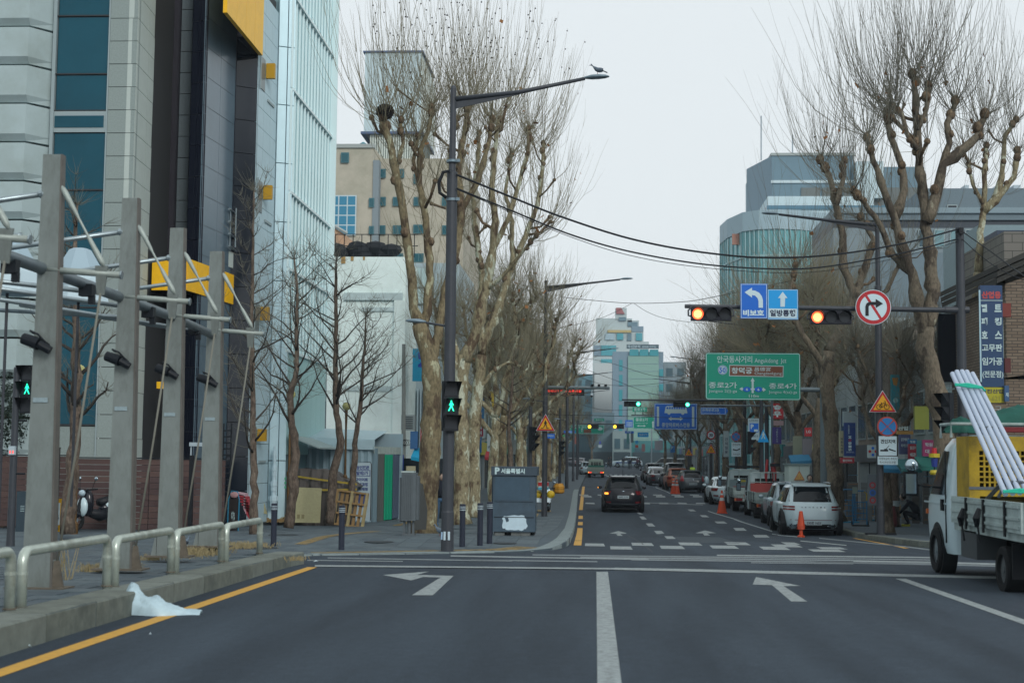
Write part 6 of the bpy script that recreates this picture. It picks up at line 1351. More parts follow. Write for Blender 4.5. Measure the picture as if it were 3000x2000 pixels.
# ------------------------------------------------------------------ small cab-over trucks
def truck(label,loc,rz,cab,bed,name='pickup_truck',rack=False,detail=False,tarp=None,panel=None,plate=None,lit=False):
    t=T(name,label,'truck',loc,rz);W=1.74;hw=W/2
    cabL,L0,L1=1.75,-2.45,2.55  # rear at L0, front at L1; cab from 0.80
    y0=.92
    lv=[(.30,y0+.02,L1-.25,hw*.95),(.42,y0,L1-.06,hw*.985),(.75,y0,L1,hw),(1.05,y0,L1-.06,hw),(1.12,y0,L1-.12,hw*.985),(1.55,y0+.01,L1-.55,hw*.93),(1.80,y0+.03,L1-.80,hw*.88),(1.92,y0+.05,L1-.95,hw*.80),(1.97,y0+.2,L1-1.2,hw*.6)]
    sh=Shell(lv,7.);sh.body('cab',cab,t)
    sh.rear(-hw*.80,hw*.80,1.16,1.78,front=True,off=.012).build('windscreen',CGL,t);sh.rear(-hw*.62,hw*.62,1.22,1.66,off=.012).build('rear_window',CGL,t)
    for sd in(-1,1):
        sh.side(sd,y0+.38,L1-.32,1.12,1.74,off=.01,shape=lambda k:(0,-.50*k)).build('side_window',CGL,t)
        MB().bb(sd*(hw-.01),sd*(hw+.006),y0+.27,y0+.285,.45,1.75).build('door_gap',TRIMB,t)
        MB().box((sd*(hw+.02),y0+.40,.98),(.035,.09,.16)).build('door_handle',BLACK,t);MB().box((sd*(hw+.0),y0+.9,1.0),(.02,1.3,.025)).build('body_crease',cab,t)
        m_=MB().tube([(sd*(hw-.02),L1-.38,1.22),(sd*(hw+.20),L1-.30,1.25)],.016,6).build('mirror_arm',BLACK,t)
        MB().box((sd*(hw+.26),L1-.30,1.26),(.20,.09,.36)).build('wing_mirror',BLACK,m_);MB().box((sd*(hw+.26),L1-.352,1.26),(.15,.012,.29)).build('mirror_glass',mat('mirror glass',(.35,.42,.48),.1,.6),m_)
        MB().sphere((sd*(hw+.24),L1-.30,1.53),.10,10,(1,.7,1)).build('round_mirror',CHR,m_,smooth=True)
        MB().box((sd*(hw+.005),L1-.25,.86),(.03,.05,.07)).build('side_indicator',mat('orange lens',(.6,.12,.02),.3),t)
        g=MB().tube([(sd*(hw-.2),L1-.83,.34),(sd*(hw-.001),L1-.83,.34)],.385,26);g.build('wheel_arch',TRIMB,t)
    for sd in(-1,1):wheel(t,sd*(hw-.045),L1-.83,.325,.18,sd);wheel(t,sd*(hw-.16),L0+.95,.285,.30,sd,mat('steel rim',(.12,.12,.12),.6,.3))
    # chassis
    MB().bb(-.42,.42,L0+.15,L1-.6,.42,.60).build('chassis',BLACK,t);MB().bb(-hw+.02,-hw+.40,-.35,.45,.32,.68).build('fuel_tank',mat('dusty black',(.06,.062,.065),.7),t);MB().bb(hw-.4,hw-.02,-.35,.45,.32,.68).build('tool_box',mat('dusty black',(1,1,1)),t)
    for sd in(-1,1):MB().bb(sd*(hw-.34),sd*(hw-.02),L0+.50,L0+.53,.20,.62).build('mud_flap',BLACK,t)
    bz=.76;MB().bb(-hw+.02,hw-.02,L0+.02,.80,bz-.10,bz).build('bed_floor',bed,t)
    for sd in(-1,1):
        g=MB().bb(sd*(hw-.03),sd*(hw+.02),L0,.80,bz,bz+.36);w=g.build('side_gate',bed,t)
        for z in(bz+.05,bz+.15,bz+.29):MB().bb(sd*(hw+.02),sd*(hw+.035),L0+.05,.76,z,z+.035).build('gate_rib',bed,w)
        for y in(L0+.6,-.9,-.05):MB().bb(sd*(hw+.03),sd*(hw+.05),y-.03,y+.03,bz-.06,bz+.36).build('latch',TRIMB,w)
    w=MB().bb(-hw+.02,hw-.02,L0-.02,L0+.02,bz,bz+.36).build('tailgate',bed,t)
    for z in(bz+.05,bz+.27):MB().bb(-hw+.06,hw-.06,L0-.035,L0-.02,z,z+.03).build('gate_rib',bed,w)
    MB().bb(-hw+.05,hw-.05,L0+.02,L0+.06,.48,.64).build('rear_bar',bed,t)
    for sd in(-1,1):
        MB().bb(sd*(hw-.40),sd*(hw-.10),L0-.01,L0+.03,.50,.63).build('tail_light',REDG if lit else REDL,t);MB().bb(sd*(hw-.10),sd*(hw-.03),L0-.01,L0+.03,.50,.63).build('tail_indicator',AMBG if lit else mat('orange lens',(1,1,1)),t)
    pl=MB().bb(-.17,.17,L0-.02,L0,.46,.62).build('number_plate',PLATE,t)
    if plate:txt(plate,pl,0,.54,.28,.09,INK,y=L0-.024)
    # head board frame behind the cab
    g=MB()
    for x in(-hw+.1,-.3,.3,hw-.1):g.tube([(x,.84,bz),(x,.84,1.92)],.022,6)
    for z in(1.12,1.5,1.92):g.tube([(-hw+.08,.84,z),(hw-.08,.84,z)],.024,6)
    g.build('cab_guard',bed,t)
    if rack:
        g=MB()
        for x in(-hw+.06,hw-.06):g.tube([(x,.80,2.0),(x,.2,2.02),(x,2.2,2.14)],.02,6);g.tube([(x,.84,1.9),(x,.84,2.1)],.02,6)
        for y in(.3,.84,1.4,2.0):g.tube([(-hw+.06,y,2.04+.04*y),(hw-.06,y,2.04+.04*y)],.016,6)
        g.build('roof_rack',DARKM,t)
    if panel:MB().bb(-hw+.12,hw-.12,.74,.80,bz+.1,1.45).build('load_panel',panel,t)
    return t
WT=paint('truck white',(.52,.56,.55),0,.35);DW=mat('dusty white bed',(.42,.45,.42),.6,noise=.15,nscale=6,dirt=(.24,.25,.22),dscale=2)
# near truck at the right edge with the pipes
NT=truck('white cab-over truck at the right edge carrying grey pipes and a yellow crate',(0,0,0),0,paint('near truck white',(.56,.62,.63),0,.3),DW,lit=True)
Xt,Yt=5.93,19.75;NT.location=(Xt,Yt,gz(Xt,Yt)-.02);NT.scale=(1.02,1.02,1.02)
def at_truck(x,y,z):return(Xt+x*1.02,Yt+y*1.02,gz(Xt,Yt)-.02+z*1.02)
# yellow crate (a stack of plastic crates strapped together)
t=T('plastic_crate','large dirty yellow plastic crate standing in the truck bed','crate',at_truck(0,.52,.80))
YC=mat('dirty yellow plastic',(.44,.25,.006),.6,noise=.25,nscale=7,dirt=(.20,.12,.01),dscale=2)
cw,chh=1.62,1.16
MB().bb(-cw/2,cw/2,.30,.34,0,chh).bb(-cw/2,-cw/2+.04,-.3,.30,0,chh).bb(cw/2-.04,cw/2,-.3,.30,0,chh).bb(-cw/2+.04,cw/2-.04,-.3,.3,0,.03).build('crate_shell',YC,t)
g=MB();g.bb(-cw/2,cw/2,-.34,-.30,0,.10).bb(-cw/2,cw/2,-.34,-.30,chh-.20,chh).bb(-cw/2,-cw/2+.14,-.34,-.30,.10,chh-.20).bb(cw/2-.14,cw/2,-.34,-.30,.10,chh-.2).bb(-.06,.06,-.34,-.30,.1,chh-.2).bb(-cw/2+.14,-.06,-.34,-.30,.34,.46).bb(.06,cw/2-.14,-.34,-.30,.34,.46);g.build('crate_front',YC,t)
g=MB()
for x0 in(-cw/2+.14,.06):
    for k in range(1,9):g.bb(x0+k*.069-.012,x0+k*.069+.012,-.335,-.31,.46,chh-.2)
    for k in range(1,7):g.bb(x0,x0+.61,-.337,-.312,.46+k*.072-.01,.46+k*.072+.01)
g.build('lattice',YC,t);MB().bb(-cw/2+.1,cw/2-.1,-.26,-.2,.05,chh-.1).build('dark_load',mat('dark load',(.05,.035,.01),.9),t)
MB().bb(-cw/2-.01,cw/2+.01,-.352,-.342,.43,.47).build('strap',mat('grey strap',(.12,.12,.13),.8),t)
# pipes, five of them leaning over the cab
PIPE=mat('pale plastic pipe',(.52,.52,.60),.3,.0,noise=.05)
pp0=[(2790,1094),(2803,1088),(2818,1087),(2832,1088),(2849,1094)]
for i,(px,py)in enumerate(pp0):
    a=P(px,py,20.5);b=at_truck(-.30+i*.115,-2.05,1.20+.012*(i%2));a=Vector(a);b=Vector(b)
    wl=P(2945+i*21,1445-i*2,18.2);b=Vector(wl)
    d=(b-a).normalized();t2=MB().tube([a,b+d*.02],.034,14).build('pipe',PIPE,None,smooth=False)
    tag(t2,'%s of the five long pale pipes tied on the truck'%['leftmost','second from left','middle','second from right','rightmost'][i],'pipe','pale pipes on the truck')
GTW=mat('green twine',(.02,.50,.32),.7)
def band(p0,p1,m,r,name,lab,cat):
    a,b=Vector(P(*p0)),Vector(P(*p1));g=MB();
    for k in range(2):g.tube([a+Vector((0,-.05,.01*k)),(a+b)/2+Vector((0,-.07,.02-.03*k)),b+Vector((0,-.05,-.01))],r,5)
    g.tube([b+Vector((0,-.05,0)),b+Vector((.05,-.06,-.06))],r*.7,4);return tag(g.build(name,m),lab,cat)
band((2795,1128,20.1),(2872,1133,20.1),GTW,.022,'green_twine','green twine round the upper ends of the pipes','twine')
band((2856,1257,19.4),(2926,1252,19.4),mat('grey strap',(1,1,1)),.012,'rope','grey rope round the middle of the pipes over the cab','rope')
band((2935,1440,18.15),(3030,1436,18.15),GTW,.020,'green_twine','green twine round the lower ends of the pipes by the tailgate','twine')
g=MB().tube([P(2925,1455,18.6),P(2950,1410,18.4),P(2995,1412,18.3),P(3030,1440,18.3)],.022,6);tag(g.build('black_strap',mat('grey strap',(1,1,1))),'black strap over the lower pipe bundle','strap')
g=MB().tube([P(2846,1490,18.3+1.5),P(2880,1475,19.5),P(2925,1425,19.0),P(2945,1412,18.6)],.03,6);tag(g.build('rubber_hose',mat('dark grey hose',(.07,.065,.06),.7)),'dark hose lying along the top of the truck side gate','hose')
for px in(2822,2868):p=P(px,1490,19.5 if px<2850 else 18.6);g=MB().tube([p,(p[0]-.05,p[1]-.05,p[2]-.12),(p[0]-.03,p[1],p[2]-.22)],[.03,.05,.03],7).tube([(p[0]-.03,p[1]-.03,p[2]-.2),(p[0],p[1]-.03,p[2]-.42)],.014,5);tag(g.build('rubber_hook',BLACK),'black rubber tie hooked over the side gate, %s one'%('front' if px<2850 else 'rear'),'rubber tie','rubber ties on the truck side')
# green tarp roll on the roof rack and rack
g=blob_sheet(1.7,.6,.11,9,prof=lambda u,v:.6+.4*math.sin(7*u)**2);o=g.build('green_tarp',mat('dark green tarp',(.012,.095,.07),.75,noise=.2),None,loc=at_truck(.60,1.2,2.13),smooth=True);tag(o,'dark green tarpaulin rolled on the truck cab roof','tarpaulin')
g=blob_sheet(.5,.3,.07,4,prof=lambda u,v:math.sin(math.pi*u));o=g.build('wire_bundle',mat('dark green tarp',(1,1,1)),None,loc=at_truck(-.62,1.25,2.0),smooth=True);tag(o,'small dark bundle at the left front of the truck roof','bundle')
g=MB()
for y in(.9,1.5):g.tube([(-.85,y,1.93),(-.85,y,2.12),(.85,y,2.12),(.85,y,1.93)],.022,6)
g.tube([(-.85,.9,2.12),(-.85,1.5,2.12)],.022,6);g.tube([(.85,.9,2.12),(.85,1.5,2.12)],.022,6);g.build('roof_rack',DW,NT)
# parked trucks
T1=truck('white cab-over truck with roof rack parked second behind the tall orange cone',road_at(7.38,70.3),R(0),WT,DW,rack=True,panel=mat('grey panel',(.20,.24,.25),.6),plate='89')
MB().bb(-.6,.62,.80-.16,.80-.11,1.10,1.13).build('red_strip',mat('red load panel',(.50,.07,.06),.6),T1);MB().bb(-.3,.0,.62,.64,1.34,1.44).build('yellow_sticker',mat('yellow sticker',(.5,.36,.04),.6),T1)
T2=truck('white cab-over truck with red board in its bed, next to the silver suv',road_at(7.62,63.2),R(0),WT,DW,panel=mat('red load panel',(1,1,1)))
g=blob_sheet(.9,.5,.22,2,prof=lambda u,v:math.sin(math.pi*u));o=g.build('green_net',mat('green net',(.01,.16,.12),.8),T2,loc=(.1,-2.2,1.08),smooth=True)
GT=truck('white truck with green tarp over its load driving away far ahead',(PX(1746,154),156.5,gz(0,156)),0,mat('cream truck',(.55,.54,.44),.4),mat('cream truck',(1,1,1)),lit=True)
MB().bb(-.84,.84,-2.35,.6,1.10,1.32).bb(-.85,.85,-2.46,-2.36,.95,1.3).build('green_cover',mat('green cover',(.02,.22,.15),.7),GT)
# white service box with warning triangle, red crane in the truck bed
WTRI=mat('warning yellow',(.95,.40,.01),.5);WRED=mat('warning red',(.60,.02,.02),.5);WBLK=mat('sign black',(.015,.015,.02),.5)
bq=(8.30,58.9,pzr(8.30,58.9)-.05);ct=T('service_box','tall cream service box with an orange warning triangle beside the white suv','service box',bq)
hb=P(2314,1357,58.9)[2]-bq[2];MB().bb(-.42,.42,0,1.3,.25,hb-.06).build('box_body',mat('cream white box',(.62,.64,.57),.5),ct);MB().bb(-.48,.48,-.06,1.4,hb-.06,hb).build('roof_lid',mat('grey box roof',(.25,.29,.28),.6),ct);MB().bb(-.40,.40,.1,1.2,0,.25).build('base',BLACK,ct);MB().bb(-.004,.004,-.01,0,.3,hb-.1).build('door_gap',TRIMB,ct)
tz=P(2314,1406,58.9)[2]-bq[2];s_=MB().prism([(-.22,tz),(.22,tz),(0,tz+.40)],-.022,-.01).build('warning_triangle',mat('faded sign red',(.62,.20,.10),.6),ct);MB().prism([(-.165,tz+.03),(.165,tz+.03),(0,tz+.335)],-.030,-.022).build('triangle_field',mat('faded sign orange',(.80,.42,.12),.6),s_)
for dx in(-.055,.045):MB().box((dx,-.034,tz+.12),(.022,.004,.085)).build('figure',mat('faded sign red',(1,1,1)),s_)
cq=(7.85,64.2,gz(7.85,64.2)+.76);ct=T('folded_crane','red folded loading crane standing in the bed of the white truck','crane',cq);CR=mat('red crane paint',(.50,.04,.045),.4,noise=.1);ch=P(2262,1345,64.2)[2]-cq[2]
MB().bb(-.3,.3,-.25,.3,0,.22).build('crane_base',CR,ct);MB().tube([(.08,0,.2),(.10,0,ch*.6),(.02,0,ch*.9)],[.12,.13,.11],6).build('crane_column',CR,ct);MB().tube([(-.24,-.05,.5),(-.28,-.05,ch*.55),(-.22,-.05,ch)],[.06,.07,.05],4).build('crane_arm',CR,ct);MB().tube([(-.05,-.12,.3),(-.08,-.12,ch*.7)],.035,6).build('hydraulic_ram',DARKM,ct)
MB().box((.12,-.1,ch*.86),(.42,.3,.13)).build('black_head',DARKM,ct)
# ------------------------------------------------------------------ traffic cones
CONE=mat('orange cone',(.75,.075,.02),.5);CBAND=mat('cone band',(.6,.6,.58),.5)
def cone(label,loc,h=.75,s=1.,shape=0):
    t=T('traffic_cone',label,'traffic cone',loc,0,'orange traffic cones');r=.17*s
    if shape==0:MB().box((0,0,.015),(.36*s,.36*s,.03)).build('base',CONE,t);MB().lathe([(r,.03),(.035,h)],14).build('cone_body',CONE,t);k=lambda z:r+(.035-r)*(z-.03)/(h-.03)+.004;[MB().lathe([(k(h*p),h*p),(k(h*q),h*q)],14).build('white_band',CBAND,t)for p,q in((.55,.68),(.80,.87))]
    else:
        MB().lathe([(.11,0),(.12,.04),(.06,.07),(.05,.22),(.12,.25),(.11,.3),(.055,.34),(.05,.42)],12).build('post_base',CONE,t);MB().lathe([(.12,.30),(.12,.34),(.055,h*.98),(.04,h)],12).build('cone_body',CONE,t,label=None)
        MB().lathe([(.085,h*.68),(.078,h*.75)],12).build('white_band',CBAND,t);MB().lathe([(.068,h*.84),(.062,h*.89)],12).build('white_band',CBAND,t)
    return t
def conepx(px,py):p=GP(px,py);return p
cone('orange cone standing right behind the nearest white suv',conepx(2347,1573),.80,shape=1)
cone('tall orange cone behind the white sedan',conepx(2115,1503),1.05,1.3)
cone('left one of the two orange cones beside the grey hatchback',conepx(1973,1446),.95,1.2);cone('right one of the two orange cones beside the grey hatchback',conepx(1983,1446.4),.95,1.2)
# ------------------------------------------------------------------ signal mast on the right
SBLU=mat('sign blue',(.0,.13,.56),.45);SBLU2=mat('sign light blue',(.0,.33,.72),.45);SGRN=mat('sign green',(.0,.30,.19),.45);SWHT=mat('sign white',(.66,.72,.74),.5);SBRN=mat('sign brown',(.20,.06,.03),.5)
mb=P(2815,905,36.5);mx_,mzb=mb[0],pzr(mb[0],36.5)
MT=T('signal_mast','dark mast on the right corner whose long arm holds two red signals and three signs','signal mast',(mx_,36.5,mzb))
H_=P(2811,668,36.5)[2]-mzb;MB().lathe([(.18,0),(.17,.02),(.14,.05),(.13,2),(.105,H_)],16).build('pole',DARKP,MT);
az=P(2815,908,36.5)[2]-mzb;ax0=P(2006,897,36.5)[0]-mx_
MB().tube([(.20,0,az),(-.4,0,az)],.085,12).build('arm_socket',DARKP,MT);MB().tube([(-.4,0,az),(ax0,0,P(2006,897,36.5)[2]-mzb)],[.066,.052],12).build('arm',DARKP,MT);MB().lathe([(.11,H_-.14),(.11,H_-.09),(.07,H_-.08),(.07,H_)],12).box((0,-.14,H_-.1),(.1,.1,.16)).build('cable_head',BLACK,MT)
REDS=glow('red signal light',(1,.10,.03),2.6);REDH=glow('red signal core',(1,.36,.10),3.5)
def vsignal(label,px0,px1,py0,py1,Y,lit,litm,group,core=None,arm=None,flip=False):
    a=P(px0,py0,Y);b=P(px1,py1,Y);w=b[0]-a[0];h=a[2]-b[2];cx=(a[0]+b[0])/2;cz=(a[2]+b[2])/2
    t=T('traffic_signal',label,'traffic signal',(cx,Y-.12,cz),0,group)
    MB().bb(-w/2,w/2,-.08,.10,-h/2,h/2).build('housing',mat('signal housing',(.018,.018,.026),.5),t)
    for i in range(3):
        x=-w/2+w*(i+.5)/3;r=min(w/6.6,h/2.35);on=(i==lit)
        MB().cyl((x,-.095,0),r,.02,20,ax='y').build('lens',litm if on else LENSD,t)
        if on and core:MB().cyl((x,-.10,0),r*.72,.006,18,ax='y').build('lens_core',core,t)
        g=MB();n=12
        for k in range(n+1):an=math.pi*(-.12+1.24*k/n);g.v+=[(x+r*1.1*math.cos(an),-.08,r*1.1*math.sin(an)),(x+r*1.1*math.cos(an),-.08-.22*(.35+.65*max(0,math.sin(an))),r*1.1*math.sin(an))]
        g.f=[(2*k,2*k+1,2*k+3,2*k+2)for k in range(n)];g.build('visor',BLACK,t)
    if arm is not None:
        for s in(-1,1):MB().tube([(s*w*.46,.12,arm-cz),(s*w*.56,.05,arm-cz-.12),(s*w*.56,0,-h*.1),(s*w*.49,0,-h*.15)],.022,6).build('hanger',DARKP,t)
    return t
AZ=P(2080,898,36.5)[2]
vsignal('left one of the two lit red traffic signals on the near mast arm',2023,2141,903,941,36.4,0,REDS,'red traffic signals',REDH,AZ);vsignal('right one of the two lit red traffic signals on the near mast arm',2371,2491,912,951,36.4,0,REDS,'red traffic signals',REDH,AZ-.12)
class SG:
    """board given by pixel box at street distance Y; local metres scaled so that 1 unit = px of the photograph"""
    def __init__(s,name,label,x0,x1,y0,y1,Y,m,cat='sign',group=None,border=None,bm=None,rad=0,back=True,th=.02):
        a=P(x0,y0,Y);b=P(x1,y1,Y);s.w=b[0]-a[0];s.h=a[2]-b[2];s.x0,s.y0,s.px=x0,y0,s.w/(x1-x0);s.cx,s.cz=(a[0]+b[0])/2,(a[2]+b[2])/2
        s.X=(x0+x1)/2;s.Z=(y0+y1)/2;s.t=T(name,label,cat,(s.cx,Y,s.cz),0,group);s.k=0
        if m:s.board=MB().prism(s.rr(-s.w/2,s.w/2,-s.h/2,s.h/2,rad),-th,0).build('board',m,s.t)
        if border:
            o=border;q=s.rr(-s.w/2+o,s.w/2-o,-s.h/2+o,s.h/2-o,rad*.8);q2=s.rr(-s.w/2+2.*o,s.w/2-2.*o,-s.h/2+2.*o,s.h/2-2.*o,rad*.6);n=len(q);g=MB();g.v=[(x,-th-.002,z)for x,z in q+q2];g.f=[(i,(i+1)%n,n+(i+1)%n,n+i)for i in range(n)];g.build('border_line',bm or SWHT,s.t)
        s.y=-th-.004
    def rr(s,x0,x1,z0,z1,r):
        if not r:return[(x0,z0),(x1,z0),(x1,z1),(x0,z1)]
        o=[]
        for cx,cz,a0 in((x1-r,z0+r,-90),(x1-r,z1-r,0),(x0+r,z1-r,90),(x0+r,z0+r,180)):o+=[(cx+r*math.cos(R(a0+k*22.5)),cz+r*math.sin(R(a0+k*22.5)))for k in range(5)]
        return o
    def L(s,px,py):return((px-s.X)*s.px,(s.Z-py)*s.px)
    def poly(s,pts,m,name='symbol'):s.k+=1;return MB().prism([s.L(*p)for p in pts][::1],s.y-.001*s.k,s.y-.001*s.k+.0008).build(name,m,s.t)
    def circ(s,px,py,r,m,name='symbol',n=28,rx=1):return s.poly([(px+r*rx*math.cos(2*math.pi*i/n),py+r*math.sin(2*math.pi*i/n))for i in range(n)],m,name)
    def text(s,st,px0,px1,py0,py1,m,bold=.02,vertical=False,keep=False):
        a=s.L(px0,py0);b=s.L(px1,py1);s.k+=1;txt(st,s.t,(a[0]+b[0])/2,(a[1]+b[1])/2,abs(b[0]-a[0]),abs(a[1]-b[1]),m,s.y-.001*s.k,bold,keep,vertical=vertical)
g=SG('left_turn_sign','blue sign with white left-turn arrow hanging on the near mast arm',2169,2248,831,933,36.3,SBLU,border=.012)
g.text('비보호',2176,2238,908,927,SWHT,.05)
pts=[(2181,856),(2203,842),(2203,851)]+[(2203+28*math.sin(R(a)),879-28*math.cos(R(a)))for a in range(0,91,15)]+[(2235,902),(2222,902),(2222,884)]+[(2203+17*math.sin(R(a))*1.,882-17*math.cos(R(a)))for a in range(75,-1,-15)]+[(2203,872)]
g.poly([(2181,856),(2203,842),(2203,850),(2212,851),(2224,857),(2232,868),(2235,880),(2235,902),(2222,902),(2222,882),(2219,873),(2212,866),(2203,864),(2203,872)],SWHT,'arrow')
g=SG('one_way_sign','light blue sign with white upward arrow beside the left-turn sign',2249,2338,848,936,36.3,SBLU2,border=.010)
g.poly([(2252,904),(2335,905),(2334,933),(2251,932)],SWHT,'lower_panel');g.text('일방통행',2255,2330,908,928,mat('sign navy ink',(.01,.02,.06),.5),.04);g.poly([(2286,899),(2286,873),(2279,873),(2293,854),(2307,873),(2300,873),(2299,899)],SWHT,'arrow')
t=T('no_right_turn_sign','round red ringed no right turn sign on the near mast arm','sign',(P(2558,900,36.3)[0],36.3,P(2558,900,36.3)[2]));k_=36.3/4167
def disc(r,y,m,name,n=40,par=None):MB().prism([(r*math.cos(2*math.pi*i/n),r*math.sin(2*math.pi*i/n))for i in range(n)],y,y+.004).build(name,m,par)
def rings(par,r,cols):
    for i,(f,m,nm)in enumerate(cols):disc(r*f,-.02-.006*i,m,nm,par=par)
SRED=mat('sign red',(.52,.006,.015),.45);rings(t,51*k_,((1,SWHT,'rim'),(.965,SRED,'red_ring'),(.76,SWHT,'white_field')))
MB().prism([(-.20,-.22),(-.20,.02),(-.17,.10),(-.10,.135),(.06,.135),(.06,.21),(.24,.09),(.06,-.02),(.06,.055),(-.08,.055),(-.12,.02),(-.12,-.22)],-.042,-.036).build('arrow',WBLK,t,);a_=R(-38)
c_,s_=math.cos(R(-58)),math.sin(R(-58));hw_,hl_=.033,.345;MB().prism([(x*c_-z*s_,x*s_+z*c_)for x,z in((-hl_,-hw_),(hl_,-hw_),(hl_,hw_),(-hl_,hw_))],-.034,-.030).build('slash',SRED,t)
# big green direction sign on its own gantry post
gy=55.;gx=P(2414,1200,gy)[0];gz_=pzr(gx,gy)
GP_=T('gantry_post','thick grey gantry post with an arm carrying the green direction sign','post',(gx,gy,gz_));GPM=mat('galvanised grey post',(.17,.19,.20),.5,.3,noise=.1)
MB().lathe([(.24,0),(.24,.03),(.165,.05),(.15,5.6)],18).build('pole',GPM,GP_)
for dz in(0,):a=P(2345,1141,gy);MB().tube([(.0,0,a[2]-gz_),(a[0]-gx-3.2,0.08,a[2]-gz_+.02)],.09,12).build('arm',GPM,GP_)
g=SG('direction_sign','large green road direction sign with brown palace panel and white arrows',2067,2345,1033,1172,gy-.15,SGRN,border=.018,rad=.10,th=.03)
SW=mat('sign lettering',(.55,.62,.60),.5)
g.text('안국동사거리',2101,2204,1042,1063,SW,.01);g.text('Angukdong  Jct',2211,2304,1049,1066,SW,.005)
g.poly([(2137,1069),(2296,1071),(2295,1104),(2136,1102)],SW,'panel_border');g.poly([(2139,1071),(2294,1073),(2293,1102),(2138,1100)],SBRN,'brown_panel');g.text('창덕궁',2143,2204,1076,1095,SW,.03);g.text('昌德宮',2211,2258,1075,1087,SW,.005);g.text('Changdeokgung',2211,2290,1089,1100,SW,0)
g.circ(2117,1084,14,SW);g.circ(2117,1084,12.5,SBLU);g.circ(2117,1084,11,SW);g.text('50',2108,2126,1077,1092,SBLU,.03)
g.text('종로2가',2076,2159,1120,1138,SW,.015);g.text('Jongno 2(i)-ga',2076,2159,1142,1153,SW,0);g.text('종로4가',2253,2334,1122,1139,SW,.015);g.text('Jongno 4(sa)-ga',2252,2335,1144,1155,SW,0)
g.poly([(2202,1152),(2202,1117),(2199,1117),(2205,1106),(2211,1117),(2208,1117),(2208,1152)],SW,'arrow');g.poly([(2166,1140),(2175,1134),(2175,1138),(2235,1138),(2235,1135),(2244,1142),(2235,1148),(2235,1144),(2175,1142),(2175,1146)],SW,'cross_arrow')
for x in(2188,2222):g.circ(x,1141,7.5,SBLU,rx=1.5);g.text('6',x-3,x+3,1137,1145,SW,.03)
g.text('110m',2194,2223,1156,1165,SW,.01)
# gantry arm with two green signals
py=86.;px_=8.9;pzz=pzr(px_,py);t=T('signal_mast','farther mast on the right whose arm holds the two green signals','signal mast',(px_,py,pzz));az=P(2000,1172,py)[2]-pzz
MB().lathe([(.16,0),(.14,.05),(.11,az+.4)],14).build('pole',DARKP,t);MB().tube([(0,0,az),(P(1822,1171,py)[0]-px_,0,az)],[.075,.05],10).build('arm',DARKP,t)
GRS=glow('green signal core',(.25,1,.75),2.4);GRH=glow('green signal rim',(.0,.75,.45),1.2)
vsignal('left one of the two green traffic signals on the farther mast arm',1828,1878,1175,1191,85.9,2,GRH,'green traffic signals',GRS);vsignal('right one of the two green traffic signals, in front of the blue bus sign',1972,2022,1177,1193,85.9,2,GRH,'green traffic signals',GRS)
YLS=glow('yellow signal light',(1,.62,.05),2.2)
vsignal('left one of the two far yellow traffic signals',1722,1754,1243,1256,132,0,YLS,'yellow traffic signals');vsignal('right one of the two far yellow traffic signals',1796,1828,1243,1256,132,0,YLS,'yellow traffic signals')
t=T('signal_mast','far thin mast whose arm holds the two yellow signals','signal mast',(-1.7,132.2,pz(-1.7,132)));az=P(1750,1241,132)[2]-pz(-1.7,132);MB().lathe([(.12,0),(.09,az+.3)],10).build('pole',DARKP,t);MB().tube([(0,0,az),(P(1832,1241,132)[0]+1.7,0,az)],.05,8).build('arm',DARKP,t)
# blue bus lane sign
g=SG('bus_lane_sign','large blue bus lane sign with white bus and double arrow',1917,2042,1181,1258,108,SBLU,border=.03,th=.04)
g.poly([(1947,1206),(1950,1192),(1954,1189),(2010,1189),(2014,1210),(1947,1210)],SW,'bus_body')
for k in range(8):g.poly([(1953+k*7.0,1192),(1958+k*7.0,1192),(1958+k*7.0,1198),(1953+k*7,1198)],SBLU,'bus_window')
g.circ(1960,1210,4.5,SW);g.circ(2000,1210,4.5,SW);g.poly([(1958,1226),(1967,1219),(1967,1223),(1992,1223),(1992,1219),(2001,1226),(1992,1233),(1992,1229),(1967,1229),(1967,1233)],SW,'double_arrow');g.text('중앙차로버스전용',1939,2021,1238,1251,SW,.02)
g.poly([(1924,1191),(1931,1191),(1931,1249),(1924,1249)],SW,'lane_bar');g.poly([(2027,1191),(2034,1191),(2034,1249),(2027,1249)],SW,'lane_bar')
def postarm(lab,X,Y,zpx,pxend,side=1,r=.07):
    b=pzr(X,Y)if X>0 else pz(X,Y);t=T('sign_post',lab,'post',(X,Y,b));z=P(pxend,zpx,Y)[2]-b;MB().lathe([(r*1.5,0),(r*1.3,.1),(r,z+.3)],12).build('pole',GPM,t);MB().tube([(0,0,z),(P(pxend,zpx,Y)[0]-X,0,z)],r*.7,8).build('arm',GPM,t);return t
postarm('grey post and arm holding the blue bus lane sign',8.8,108.3,1184,1918);
g=SG('street_name_sign','blue arrow shaped street name sign on a grey arm right of the bus sign',2053,2126,1193,1214,70,SBLU,border=.015);g.text('돈화문로2길',2057,2106,1196,1205,SW,.02);g.text('Donhwamun-ro 2-gil',2057,2110,1207,1212,SW,0);g.poly([(2126,1193),(2133,1203),(2126,1214)],SBLU,'arrow_tip')
postarm('pale post and arm holding the blue street name sign',8.6,70.2,1187,2052,r=.06)
g=SG('route_sign','green sign reading a street name left of the blue bus sign',1855,1917,1220,1256,118,SGRN,border=.02);g.text('종로2가',1862,1898,1224,1234,SW,.02);g.text('Jongno 2(i)-ga',1862,1898,1237,1241,SW,0);g.poly([(1866,1247),(1872,1244),(1872,1246),(1886,1246),(1886,1244),(1892,1247),(1886,1250),(1886,1248),(1872,1248),(1872,1250)],SW,'arrow');g.poly([(1911,1252),(1911,1238),(1909,1238),(1913,1232),(1917,1238),(1915,1238),(1915,1252)],SW,'up_arrow')
